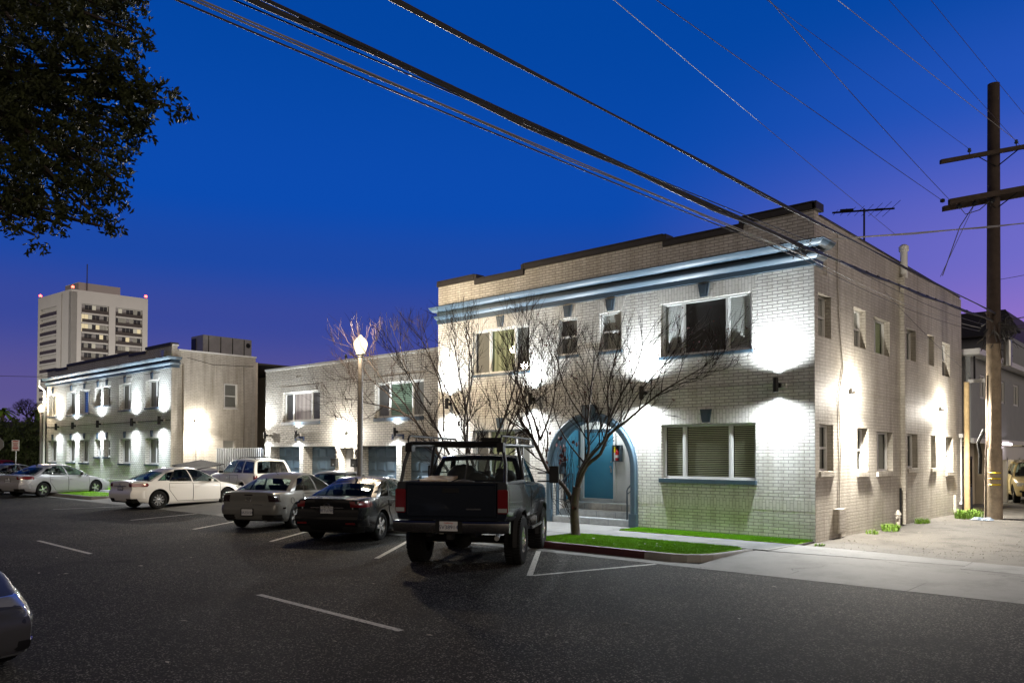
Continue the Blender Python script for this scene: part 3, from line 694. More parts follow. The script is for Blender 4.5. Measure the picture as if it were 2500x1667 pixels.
# things fixed on or standing in the porch
x = thing('mailbox', 'upper dark wall mailbox beside the left door inside the blue arch', 'mailbox', (PL, .42, 1.95), 0, 'mailboxes in the arched porch')
MB().box(PL-.005, PL+.09, .32, .56, 1.98, 2.32).build('box', M['bluedk'], x, bevel=.01); MB().box(PL+.088, PL+.10, .33, .55, 2.2, 2.31).build('flap', M['black'], x)
x2 = copy_tree(x); x2.location = (PL, .42, 1.48); x2['label'] = 'lower dark wall mailbox beside the left door inside the blue arch'
x = thing('intercom', 'small silver entry panel between the two porch mailboxes', 'intercom', (PL, .44, 1.86))
MB().box(PL-.005, PL+.05, .38, .50, 1.83, 1.955).build('panel', M['steel'], x); MB().box(PL+.05, PL+.056, .40, .48, 1.86, 1.9).build('keypad', M['black'], x)
x = thing('extinguisher_cabinet', 'grey wall cabinet with red and yellow fire extinguisher beside blue door', 'cabinet', (-6.29, PB-.1, 1.85))
mb = MB(F0); mb.box(-6.42, -6.405, PB-.16, PB-.002, 1.88, 2.36); mb.box(-6.16, -6.145, PB-.16, PB-.002, 1.88, 2.36); mb.box(-6.405, -6.16, PB-.16, PB-.002, 1.88, 1.895); mb.box(-6.405, -6.16, PB-.16, PB-.002, 2.345, 2.36); mb.box(-6.405, -6.16, PB-.012, PB-.003, 1.895, 2.345)
mb.build('case', M['bluedk'], x)
mb = MB(); mb.lathe([(.0, 1.90), (.05, 1.905), (.055, 1.93), (.055, 2.14), (.04, 2.19), (.018, 2.21), (.018, 2.25), (0, 2.25)], (-6.285, PB-.085, 0), 12); ex = mb.build('extinguisher', pm('extinguisher red', (.5, .02, .02), .3), x, smooth=40)
MB().lathe([(.0565, 1.99), (.0565, 2.07)], (-6.285, PB-.085, 0), 12).build('tag', M['white'], ex)
MB().box(-6.35, -6.31, PB-.15, PB-.1, 2.14, 2.3).build('strap', M['yellow'], ex)
for side, lab in ((ARC-1.24, 'left'), (ARC+1.22, 'right')):
    x = thing('handrail', f'blue grey metal handrail at the {lab} edge of the entrance steps', 'handrail', (side, .3, .2), 0, 'handrails of the entrance')
    MB().tube([(side, .02, .30), (side, .02, 1.10), (side, .06, 1.16), (side, .60, 1.50), (side, .80, 1.52), (side, .80, .68)], .022, 8).build('rail', M['bluedk'], x, smooth=50)
    MB().tube([(side, .06, 1.02), (side, .78, 1.38)], .014, 6).build('lower_rail', M['bluedk'], x)
x = thing('ceiling_light', 'hidden round ceiling lamp in the roof of the arched porch', 'lamp', (ARC, .75, 3.28))
MB().lathe([(.13, 3.29), (.13, 3.25)], (ARC, .75, 0), 16).build('base', M['white'], x); MB().lathe([(.115, 3.25), (.10, 3.20), (.05, 3.17), (0, 3.165)], (ARC, .75, 0), 16).build('shade', emitter('porch lamp', (.90, .97, 1), 5), x)
def light(kind, loc, energy, color, parent=None, size=.05, rot=None, spot=None, blend=.5):
    l = bpy.data.lights.new(kind.lower()+'_light', kind); l.energy = energy; l.color = color
    if kind == 'AREA': l.size = size
    else: l.shadow_soft_size = size
    if spot: l.spot_size = math.radians(spot); l.spot_blend = blend
    o = bpy.data.objects.new('lamp_light', l); COL.objects.link(o)
    if rot is not None: o.rotation_euler = Vector(rot).to_track_quat('-Z', 'Y').to_euler()
    if parent: o.parent = parent; o.location = Vector(loc)-parent_base(parent)
    else: o.location = loc
    return o
light('POINT', (ARC, .75, 3.02), LP['porch'], (.88, .96, 1), x, .1)

# wall sconces shining up and down
def sconce(u, v, z, label, group, e, ang, blend, sz=1.0, off=.16, mount=True, wide=0):
    s = thing('wall_light', label, 'wall light', (u, v-off, z), 0, group)
    r = .062*sz; h = .17*sz
    MB().lathe([(r-.008, -h+.015), (r-.008, -h), (r, -h), (r, h), (r-.008, h), (r-.008, h-.015)], (u, v-off, z), 18, cap=False).build('shade', M['black'], s, smooth=40)
    mb = MB(); mb.lathe([(0, h-.03), (r-.01, h-.03)], (u, v-off, z), 14); mb.lathe([(0, -h+.03), (r-.01, -h+.03)], (u, v-off, z), 14); mb.build('lens', M['led'], s)
    if mount:
        MB().box(u-.035, u+.035, v-off+r-.01, v-.002, z-.05, z+.05).build('bracket', M['black'], s)
        MB().box(u+.10, u+.19, v-.07, v-.002, z-.055, z+.055).build('junction_box', M['brickA'], s)
    e *= .82+.36*((u*7.31) % 1)
    for d in (1, -1):
        e = e*(1.08 if d > 0 else .86)
        light('SPOT', (u, v-off, z+d*(h-.022)), e, (.80, .92, 1.0), s, .03, (0, .05, d), ang, blend)
        if wide: light('SPOT', (u, v-off-.07, z+d*(h+.01)), e*wide, (.90, .96, 1.0), s, .05, (0, -.45, d*.89), 174, 1.0)
names = ['at the right corner of the blue arched building', 'just right of the blue entrance arch', 'just left of the blue entrance arch behind branches', 'at the left end of the blue arched building']
for (u, z), n_ in zip([(-.84, 3.72), (-4.53, 3.72), (-8.43, 3.74), (-12.06, 3.74)], names):
    sconce(u, 0, z, 'black cylinder up and down wall light '+n_, 'cylinder lights on the main facade', LP['sc'], 110, 1.0, wide=LP['wide'], off=.20)

# flood lamps (wall packs)
def wallpack(p, n, label, e, col=(1, .93, .82), tilt=-.9, spread=160, pt=.10):
    s = thing('flood_light', label, 'flood light', p, 0, 'bare flood lamps on the walls')
    n = Vector(n); q = Vector((-n.y, n.x, 0)); P = Vector(p)
    mb = MB(); mb.prism([P-q*.09+Vector((0, 0, -.06)), P+q*.09+Vector((0, 0, -.06)), P+q*.09+Vector((0, 0, .09)), P-q*.09+Vector((0, 0, .09))], n*.07); mb.build('housing', M['white'], s, bevel=.01)
    for sg in (-1, 1):
        c = P+n*.13+q*.07*sg+Vector((0, 0, -.02))
        MB().lathe([(0, .05), (.035, .045), (.05, 0), (.055, -.05)], c, 12).build('lamp_head', M['white'], s, smooth=40)
        MB().lathe([(.05, -.052), (.03, -.072), (0, -.08)], c, 12).build('bulb', M['ledw'], s)
    light('SPOT', P+n*.24+Vector((0, 0, -.12)), e, col, s, .05, n*.8+Vector((0, 0, tilt)), spread, .6)
    light('POINT', P+n*.34+Vector((0, 0, -.06)), e*pt, col, s, .06)
wallpack((.0, 2.30, 3.66), (1, 0, 0), 'flood lamp on the alley wall between second window and corner', LP['fl'])
wallpack((.0, 10.55, 3.58), (1, 0, 0), 'glaring flood lamp at the far end of the alley wall', LP['fl'])

# fittings of the side wall (fixed: parts of the building)
mb = MB(F1)
mb.box(6.2, 6.62, -.18, -.003, 6.98, 7.18); mb.prism([(6.2, -.18, 6.98), (6.62, -.18, 6.98), (6.5, -.12, 6.72), (6.32, -.12, 6.72)], (0, .117, 0))
mb.box(6.32, 6.50, -.13, -.003, .12, 6.74)
for z in (5.6, 3.6, 2.2, 1.0): mb.box(6.29, 6.53, -.14, -.003, z, z+.05)
mb.build('downpipe', M['brickS'], bld)
MB().lathe([(.10, 7.18), (.10, 7.95), (.135, 7.97), (.135, 8.10), (.06, 8.16), (0, 8.16)], (.1, 6.42, 0), 14).build('vent_pipe', M['white'], bld, smooth=40)
mb = MB(); mb.tube([(.035, 6.17, 1.15), (.035, 6.17, .1)], .03, 6); mb.build('drain_pipe', M['blackmat'], bld)
mb = MB(F1); mb.tube([(1.45, -.02, 7.5), (1.38, -.02, 6.5), (1.5, -.02, 5.2), (1.72, -.02, 4.2), (1.42, -.02, 3.5), (1.52, -.02, 2.2), (1.42, -.02, .8)], .012, 5); mb.tube([(0, -.02, 3.78), (2.2, -.02, 3.72)], .01, 5); mb.tube([(2.4, -.02, 3.66), (10.4, -.02, 3.66)], .01, 5); mb.build('cable_run', M['brickS'], bld)
mb = MB(F1); mb.box(1.08, 1.60, -.12, -.003, .22, .80); mb.box(1.11, 1.57, -.132, -.119, .25, .77); mb.build('meter_box', M['brickS'], bld, bevel=.008)
mb = MB(F1); mb.tube([(1.40, -.05, .22), (1.40, -.05, .05)], .03, 6); mb.build('meter_pipe', M['brickS'], bld)
mb = MB(); mb.lathe([(.055, .1), (.055, .42), (.085, .43), (.085, .47), (.06, .5), (.03, .56), (0, .57)], (.16, 5.5, 0), 12); mb.tube([(.16, 5.36, .36), (.16, 5.64, .36)], .035, 8); mb.build('standpipe', M['brickS'], bld, smooth=40)
mb = MB(); mb.tube([(.09, 11.9, .15), (.09, 11.9, .75)], .05, 8); mb.build('stub_pipe', M['brickS'], bld)
mb = MB(); mb.tube([(.05, 13.0, .45), (.05, 13.0, 2.7)], .028, 8); mb.box(.0, .12, 12.93, 13.07, 2.7, 2.84); mb.box(0, .1, 12.94, 13.06, .38, .47); mb.build('conduit', M['white'], bld)
# wires pinned under the cornice end
mb = MB(F1)
for k in range(3): mb.tube([(.48+k*.09, -.03, 6.9-.15*k), (.5+k*.09, -.03, 6.3)], .012, 5)
mb.build('service_conduit', M['brickS'], bld)
# roof antenna
a = thing('tv_antenna', 'old television aerial on a mast above the brick side wall', 'antenna', (-1.48, 7.85, 7.1))
B = Vector((-1.46, 7.85, 9.80)); u_ = Vector((.66, .58, .06)).normalized()
MB().tube([(-1.48, 7.85, 7.1), (-1.46, 7.85, 9.86)], .03, 6).build('mast', M['black'], a)
mb = MB(); mb.tube([B-u_*1.0, B+u_*.95], .03, 6); mb.tube([B-u_*.75+Vector((0, 0, .05)), B-u_*.35+Vector((0, 0, .05))], .045, 6); mb.tube([B+u_*.35, B+u_*.6], .04, 6); a2 = mb.build('boom', M['black'], a)
mb = MB(); e_ = Vector((-.55, .80, 0)).normalized()
for k in range(8):
    c = B+u_*(-.9+k*.25); hl = .35+.10*k
    mb.tube([c-e_*hl*.8+Vector((0, 0, .0)), c+e_*hl*.8], .009, 4)
mb.build('element', M['black'], a)

# ------------------------------------------------------------------ garage building
g = thing('garage_building', 'low white brick building with blue panel garage doors', 'building', (-21, 6, 0))
GV = 2.6; FG = frame_front(GV)
gd = [(-27.55, -25.03), (-24.73, -22.23), (-20.50, -18.01), (-17.69, -15.17)]
gw = [(-26.5, -23.42, 3.58, 4.98), (-19.45, -16.37, 3.58, 5.02)]
mb = MB(FG); wall(mb, -28.03, -12.71, .0, 6.06, gw+[(a, b, 0, 2.42) for a, b in gd]+[(-21.93, -20.87, 0, 2.36)], .62)
mb.box(-28.03, -12.71, 0, .3, 6.06, 6.10)
mb.build('front_wall', M['brickG'], g)
mb = MB(FG); mb.box(-28.06, -12.71, -.05, .3, 6.103, 6.20); mb.build('coping', M['white'], g)
mb = MB(FG); mb.box(-28.0, -12.8, -.02, .0, 2.56, 2.62); mb.build('roof_edge', M['brickG'], g)
mb = MB(FG); mb.box(-28.03, -12.71, -.008, .003, 2.43, 2.6)
for a, b, c, d_ in gw: mb.box(a-.1, b+.1, -.008, .003, d_+.003, d_+.26)
mb.box(-25.35, -24.95, -.008, .003, 5.36, 5.66); mb.build('soldier_course', brick('garage soldier course', (.66, .64, .59), (.36, .34, .31), bw=.24, rh=.10, mort=.016, dist=.014, soldier=True), g)
mb = MB(); mb.box(-28.03, -12.71, GV+.3, 12, 5.9, 6.08); mb.build('roof', M['roof'], g)
mb = MB(); mb.box(-28.03, -12.9, 12, 12.2, 0, 6.0); mb.box(-28.03, -27.8, GV+.62, 12, 0, 6.0); mb.build('rear_wall', M['brickG'], g)
mb = MB(); mb.box(-27.7, -13, GV+1.1, 11.8, 0, 5.85); mb.build('inner_wall', M['dark'], g)
for (a, b) in gd:
    mb = MB(FG); zt = 2.42; rows_ = 4; ncol = 4; th = .5
    mb.box(a+.004, b-.004, th, th+.05, .05, zt-.004)
    for r_ in range(rows_):
        z0 = .13+(zt-.13)*r_/rows_; z1 = .13+(zt-.13)*(r_+1)/rows_
        mb.box(a+.004, b-.004, th-.008, th+.01, z0+.006, z0+.04)
        for c_ in range(ncol):
            xa = a+(b-a)*(c_+.08)/ncol; xb = a+(b-a)*(c_+.92)/ncol
            mb.add([(xa, th, z0+.09), (xb, th, z0+.09), (xb, th, z1-.06), (xa, th, z1-.06), (xa+.06, th-.055, z0+.15), (xb-.06, th-.055, z0+.15), (xb-.06, th-.055, z1-.12), (xa+.06, th-.055, z1-.12)], [(0, 1, 5, 4), (1, 2, 6, 5), (2, 3, 7, 6), (3, 0, 4, 7), (4, 5, 6, 7)])
    dd = mb.build('garage_door', M['garagedoor'], g)
    mb = MB(FG); mb.box((a+b)/2-.08, (a+b)/2+.08, th-.06, th-.005, .55, .60); mb.build('handle', M['black'], dd)
mb = MB(FG); mb.box(-21.90, -20.90, .35, .40, .1, 2.34)
for xa, xb in ((-21.78, -21.45), (-21.35, -21.02)): mb.box(xa, xb, .335, .352, .3, 1.2); mb.box(xa, xb, .335, .352, 1.32, 2.2)
pd = mb.build('door', pm('grey door paint', (.24, .24, .245), .5), g); MB(FG).lathe([(0, -.07), (.035, -.05), (.02, 0)], (-21.0, .34, 1.15), 10, 'y').build('handle', M['steel'], pd)
window(g, FG, *gw[0], mull=(.24, .74), fills=('curtaing', 'curtainp', 'curtaing'), d=.12, sill=(.15, .06, M['bluedk']), fr=.09, fmat=M['white'])
window(g, FG, *gw[1], mull=(.27, .74), fills=('curtaing', 'blindg', 'curtaing'), d=.12, sill=(.15, .06, M['bluedk']), fr=.07, fmat=M['white'])
for u, lab in ((-27.78, 'at the left end of the garage wall'), (-25.08, 'above the pillar between the two left garage doors'), (-17.94, 'above the pillar left of the rightmost garage door')):
    sconce(u, GV, 2.98, 'black cylinder wall light '+lab, 'cylinder lights on the garage wall', LP['sg'], 100, 1.0, off=.18, wide=LP['wideg'])
for u, lab in ((-24.93, 'left'), (-17.85, 'right')):
    x = thing('number_plate', f'small dark blue plate under the {lab} garage wall light', 'plate', (u, GV-.03, 2.75), 0, 'plates on the garage pillars')
    mb = MB(FG); mb.box(u-.36, u+.36, -.10, -.04, 2.80, 2.88); mb.box(u-.36, u-.31, -.10, -.04, 2.68, 2.80); mb.box(u+.31, u+.36, -.10, -.04, 2.68, 2.80); mb.build('bracket', pm('navy plate', (.03, .05, .12), .4), x)
wallpack((-21.46, GV, 2.96), (0, -1, 0), 'glaring flood lamp above the grey door of the garage wall', LP['fg'], pt=.42)
for u, lab in ((-22.14, 'left'), (-20.70, 'right')):
    x = thing('mailbox', f'dark wall mailbox on the {lab} side of the grey garage wall door', 'mailbox', (u, GV-.1, 1.5), 0, 'mailboxes beside the garage door')
    mb = MB(FG); mb.box(u-.19, u+.19, -.16, -.003, 1.53, 1.86); mb.box(u-.2, u+.2, -.17, -.0, 1.862, 1.88); mb.build('box', M['blackmat'], x); MB(FG).box(u-.05, u+.05, -.168, -.16, 1.6, 1.64).build('latch', M['steel'], x)
    x = thing('wall_ornament', f'black iron scroll on the wall {lab} of the grey door', 'ornament', (u, GV-.03, 2.1), 0, 'iron scrolls beside the garage door')
    mb = MB(FG); mb.tube([(u-.03, -.03, 1.92), (u+.05, -.03, 2.0), (u-.05, -.03, 2.1), (u+.04, -.03, 2.2), (u-.02, -.03, 2.3)], [.02, .035, .03, .035, .015], 6); mb.build('scroll', M['black'], x)
x = thing('roof_vent', 'pale vent box with curved pipe on the garage roof edge', 'vent', (-26.6, 6, 6.1))
mb = MB(); mb.box(-28.0, -26.2, 5.4, 6.6, 6.08, 6.78); mb.build('box', M['stucco'], x); mb = MB(); mb.tube([(-25.6, 5.6, 6.1), (-25.6, 5.6, 6.85), (-25.5, 5.5, 7.0), (-25.35, 5.4, 6.95)], .06, 8); mb.build('pipe', M['steel'], x)

# ------------------------------------------------------------------ left building
L = thing('apartment_building', 'far left white brick building with blue cornice and many narrow windows', 'building', (-41.8, 2.5, 0))
lw = [(-50.45, -48.95, 4.49, 5.9), (-47.2, -45.65, 4.49, 5.9), (-45.0, -43.42, 4.49, 5.9), (-42.62, -41.66, 4.86, 5.92), (-41.3, -40.3, 4.86, 5.92), (-39.08, -37.5, 4.49, 5.93), (-35.63, -34.05, 4.49, 5.93),
      (-50.35, -48.85, 1.52, 2.9), (-47.1, -45.6, 1.54, 2.9), (-44.9, -43.38, 1.52, 2.89), (-42.55, -41.63, 1.88, 2.88), (-41.2, -40.26, 1.88, 2.88), (-39.0, -37.45, 1.53, 2.88), (-35.58, -33.98, 1.53, 2.89)]
mb = MB(F0); wall(mb, -50.75, -32.6, 0, 6.46, lw, .30)
lc = [(-50.75, -49.1, 7.44), (-49.1, -47.1, 7.36), (-47.1, -37.7, 7.52), (-37.7, -35.6, 7.38), (-35.6, -32.6, 7.56)]
for a, b, z in lc: mb.box(a, min(b, -32.604), 0, .3, 6.46, z)
mb.build('front_wall', M['brickL'], L)
mb = MB()
for a, b, z in lc: mb.box(a-.02, b+.02, -.06, .34, z+.003, z+.15)
mb.build('coping', M['coping'], L)
mb = MB(); sweep(mb, CORN, [lambda o: (-50.75-o, .45), lambda o: (-50.75-o, -.004-o), lambda o: (-32.6+o, -.004-o), lambda o: (-32.6+o, .40)]); mb.build('cornice', M['cornice'], L, smooth=20)
FL1 = frame_right(-32.6)
sw = [(2.83, 3.62, 4.5, 5.82), (2.80, 3.5, 2.0, 2.80)]
mb = MB(FL1); wall(mb, 0, 4.66, 0, 7.32, sw, .2); mb.box(.006, .3, 0, .3, 7.32, 7.54); mb.build('side_wall', M['brickS'], L)
mb = MB(); mb.box(-32.9, -32.55, .0, .34, 7.543, 7.62); mb.box(-32.85, -32.56, .34, 4.70, 7.323, 7.40); mb.build('coping', M['white'], L)
mb = MB(); mb.box(-50.75, -32.8, .3, 9, 7.0, 7.1); mb.build('roof', M['roof'], L)
mb = MB(); mb.box(-50.75, -36, 9, 9.2, 0, 7.1); mb.box(-50.95, -50.75, .3, 9, 0, 7.1); mb.box(-36, -32.61, 4.66, 4.8, 0, 7.1); mb.build('rear_wall', M['stucco'], L)
mb = MB(); mb.box(-50.5, -33.1, .6, 4.5, 0, 6.9); mb.build('inner_wall', M['dark'], L)
for k, h in enumerate(lw):
    sm = k in (3, 4, 10, 11)
    f = ('curtaing',) if k not in (2,) else ('bluelit',)
    if k == 2 and 'bluelit' not in M: M['bluelit'] = stripes('blue lit blind', (.05, .16, .55), (.02, .05, .2), .11, emit=.5)
    window(L, F0, *h, hung=sm, mull=() if sm else (.5,), fills=f, d=.22, sill=(.09, .07, M['bluedk']), key=(h[3]+.06, h[3]+.40), fr=.07, lintel=(h[3]+.32, M['brickV']))
window(L, FL1, *sw[0], hung=True, fills=('curtaing',), d=.05, fr=.07, fmat=M['white'], sill=(.05, .03, M['white']))
window(L, FL1, *sw[1], hung=False, fills=('white',), d=.08, fr=.06, fmat=M['white'])
MB(F0).tube([(-50.7, -.02, 3.78), (-32.62, -.02, 3.78)], .014, 5).build('conduit', M['blackmat'], L)
mb = MB(FL1); mb.tube([(.62, -.06, .1), (.62, -.06, 6.6)], .05, 6); mb.build('downpipe', M['brickS'], L)
mb = MB(FL1); mb.tube([(3.95, -.02, .2), (4.0, -.02, 3.5), (3.95, -.02, 6.8)], .012, 5); mb.tube([(.8, -.02, 7.0), (2.2, -.02, 6.75), (4.5, -.02, 6.85)], .012, 5); mb.tube([(1.32, -.02, .2), (1.32, -.02, 3.6)], .012, 5); mb.build('cable_run', M['blackmat'], L)
mb = MB(); mb.lathe([(0, .02), (.14, .02), (.16, .0)], (-32.6, 4.05, 6.82), 14, 'x'); mb.build('round_vent', M['brickS'], L)
mb = MB(); mb.tube([(-50.85, -.12, .1), (-50.85, -.12, 6.2), (-50.85, -.45, 6.5), (-50.85, -.45, 6.9)], .07, 8); mb.build('downpipe', M['white'], L)
mb = MB(); mb.tube([(-41.7, -.1, .62), (-33.9, -.1, .62)], .03, 6); mb.tube([(-36.3, -.1, .62), (-36.3, -.1, .14)], .03, 6); mb.tube([(-40, -.1, .62), (-40, -.1, .14)], .03, 6); mb.build('wall_pipe', M['brickL'], L)
mb = MB(F0); mb.prism([(-33.5, -.02, 7.34), (-33.1, -.02, 7.34), (-33.22, -.02, 7.0), (-33.38, -.02, 7.0)], (0, -.14, 0)); mb.build('scupper', M['steel'], L)
for (u, z), n_ in zip([(-48.29, 3.76), (-45.42, 3.76), (-41.5, 3.78), (-36.76, 3.76), (-33.42, 3.78)], ['leftmost on the far left building', 'second from the left on the far left building', 'in the middle of the far left building', 'second from the right on the far left building', 'at the right corner of the far left building']):
    sconce(u, 0, z, 'black cylinder wall light '+n_, 'cylinder lights on the far building', LP['sl'], 66, 1.0, 1.25, off=.24, wide=LP['widel'])
wallpack((-32.6, 1.35, 3.78), (1, 0, 0), 'flood lamp on the side wall of the far left building', LP['fl2'], pt=.10)
# rooftop unit
x = thing('rooftop_unit', 'large grey sheet metal cooling unit on the far left building roof', 'rooftop unit', (-35.2, 4.2, 7.1))
U0 = Vector((-34.9, 2.9, 7.0))
mb = MB(); mb.box(-35.6, -34.2, 2.44, 5.32, 7.1, 8.54); 
b0 = mb.build('casing', pm('grey sheet metal', (.32, .32, .32), .45, metal=.3, var=.15, vs=2), x, bevel=.02)
mb = MB(); 
for y_ in (2.75, 3.45, 4.15, 4.85): mb.box(-34.202, -34.18, y_-.02, y_+.02, 7.15, 8.5)
mb.build('seam', M['black'], x); MB().box(-35.5, -35.0, 2.41, 2.442, 7.35, 8.4).build('grille', M['black'], x); MB().lathe([(0, .02), (.12, .02), (.14, 0)], (-34.19, 5.1, 8.2), 12, 'x').build('outlet', M['black'], x)
# fence between the two
x = thing('corrugated_fence', 'grey corrugated sheet metal fence between the white buildings', 'fence', (-30.3, 2.5, .12))
mb = MB(); n = 25
for i in range(n): u = -32.55+4.5*i/n; mb.prism([(u, 2.42, .12), (u+.09, 2.40, .12), (u+.09, 2.44, .12), (u, 2.46, .12)], (0, 0, 2.26))
mb.box(-32.55, -28.06, 2.47, 2.49, .12, 2.36, 1); mb.build('panel', [pm('weathered sheet', (.22, .23, .24), .5), M['dark']], x)  # dark backing paints the shade between the ribs
for u in (-32.4, -30.3, -28.2): MB().box(u-.04, u+.04, 2.50, 2.58, .1, 2.3).build('post', M['steel'], x)
# passage: stair and beige rear house
x = thing('rear_house', 'beige plaster house seen in the gap behind the corrugated fence', 'building', (-36, 12, 0))
mb = MB(); mb.box(-46, -31.5, 12, 20, 0, 7.0); mb.build('wall', M['stucco'], x); 
mb = MB(); mb.box(-38.6, -36.2, 11.55, 12, 4.75, 4.9); mb.add([(-39, 11.2, 4.9), (-36, 11.2, 4.9), (-36, 12, 5.4), (-39, 12, 5.4)], [(0, 1, 2, 3)]); mb.build('awning', M['coping'], x)
wq = MB(); wq.box(-37.9, -36.8, 11.94, 11.99, 3.0, 4.6); wd_ = wq.build('window', M['dark'], x)
wq = MB()
for k in range(6): wq.box(-37.9+k*.22-.015, -37.9+k*.22+.015, 11.88, 11.93, 3.0, 4.6)
for k in range(4): wq.box(-37.9, -36.8, 11.885, 11.925, 3.0+k*.52, 3.03+k*.52)
wq.build('window_grille', M['white'], wd_)
mb = MB(); mb.box(-37.6, -37.0, 11.9, 11.99, 5.9, 6.2); mb.build('vent', M['dark'], x)
mb = MB(); mb.box(-36.9, -31.5, 10.8, 12.2, 6.9, 7.05); mb.build('eave', M['white'], x)
x = thing('outdoor_stair', 'black metal stair with railing in the gap beside the garage', 'stair', (-31.5, 6.5, 0))
mb = MB()
for k in range(12): mb.box(-33.9+k*.28, -33.6+k*.28, 6.2, 7.2, 3.4-k*.25, 3.45-k*.25)
mb.build('tread', M['black'], x)
mb = MB(); mb.tube([(-33.9, 6.2, 4.5), (-30.7, 6.2, 1.6)], .03, 6); mb.tube([(-33.9, 6.2, 3.5), (-30.7, 6.2, .6)], .04, 6)
for k in range(14): mb.tube([(-33.9+k*.24, 6.2, 4.48-k*.217), (-33.9+k*.24, 6.2, 3.5-k*.217)], .012, 4)
mb.build('railing', M['black'], x)
# dumpster behind the camry
x = thing('dumpster', 'dark dumpster with ribbed lid beside the far left building', 'dumpster', (-31.4, .9, .13))
mb = MB(); mb.prism([(-32.4, .1, .15), (-30.1, .1, .15), (-29.95, .1, 1.25), (-32.5, .1, 1.45)], (0, 1.4, 0)); mb.build('bin', pm('dumpster paint', (.035, .03, .05), .5, var=.2), x)
mb = MB()
for k in range(12): t = k/12; mb.prism([(-32.5+2.5*t, .02, 1.46-.2*t), (-32.36+2.5*t, .02, 1.45-.2*t), (-32.36+2.5*t, 1.55, 1.72-.2*t), (-32.5+2.5*t, 1.55, 1.73-.2*t)], (0, 0, .045))
mb.box(-32.5, -30, .02, 1.55, 1.2, 1.24); mb.build('lid', pm('dumpster lid', (.016, .016, .017), .9, spec=.1), x)

# ------------------------------------------------------------------ high rise
T = thing('apartment_tower', 'tall pale concrete apartment tower with balconies and lit windows', 'building', (-204, 59, 0))
A = Vector((-198.5, 51.0, 0)); e1 = Vector((-19.05, -1.35, 0)); e2 = Vector((1.7, 17.5, 0)); HT = 41.0
e2 = Vector((-e1.y, e1.x, 0)).normalized()*-18.0 if False else Vector((1.3, 17.6, 0))
conc = pm('pale concrete', (.50, .49, .47), .85, var=.06, vs=.3, emit=(.50, .48, .46), es=0)
def onf(o, e, t, out=0, z=0):
    n = Vector((e.y, -e.x, 0)).normalized()
    return o+e*t+n*out+Vector((0, 0, z))
mb = MB()
core = [A+e1*.04+e2*.04, A+e1*.04+e2*.96, A+e1*.96+e2*.96, A+e1*.96+e2*.04]
mb.prism([p+Vector((0, 0, 0)) for p in core], (0, 0, HT-1.2))
def pier(o, e, n, t0, t1, dp, z0=0, z1=HT, bx=None):
    q = n.normalized()*dp
    (bx or mb).prism([o+e*t0+Vector((0, 0, z0)), o+e*t1+Vector((0, 0, z0)), o+e*t1+q+Vector((0, 0, z0)), o+e*t0+q+Vector((0, 0, z0))], (0, 0, z1-z0))
# right face along e2 (from A), left face along e1
for t0, t1 in ((0, .13), (.48, .565), (.93, 1.0)): pier(A, e2, e1, t0, t1, 1.3)
for t0, t1 in ((.0, .26), (.29, .42), (.94, 1.0)): pier(A, e1, e2, t0, t1, 1.3)
pier(A, e1, e2, .26, .29, 1.3, 0, HT) if False else None
pier(A, e2, e1, .13, .48, 1.3, HT-2.6, HT); pier(A, e2, e1, .565, .93, 1.3, HT-2.6, HT); pier(A, e1, e2, .42, .94, 1.3, HT-2.6, HT)
mb.prism([A+Vector((0, 0, HT+.002)), A+e2+Vector((0, 0, HT+.002)), A+e1+e2+Vector((0, 0, HT+.002)), A+e1+Vector((0, 0, HT+.002))], (0, 0, .5))
mb.build('wall', conc, T)
mb = MB(); c0 = A+e1*.3+e2*.22; mb.prism([c0+Vector((0, 0, HT+.5)), c0+e2*.55+Vector((0, 0, HT+.5)), c0+e2*.55+e1*.4+Vector((0, 0, HT+.5)), c0+e1*.4+Vector((0, 0, HT+.5))], (0, 0, 3.0)); mb.build('penthouse', conc, T)
MB().tube([A+e1*.24+e2*.3+Vector((0, 0, HT)), A+e1*.24+e2*.3+Vector((0, 0, HT+8))], .12, 5).build('mast', M['black'], T)
warm = [emitter('lit window %d' % i, c, s) for i, (c, s) in enumerate([((1, .82, .5), .75), ((1, .9, .7), .45), ((.9, .8, .65), .22), ((.2, .9, .85), .5)])]
dk = [pm('dark window', (.03, .03, .04), .3), pm('curtained window', (.26, .25, .255), .6)]
rg = random.Random(21); FH = 2.33
railm = pm('brown railing', (.045, .035, .033), .6)
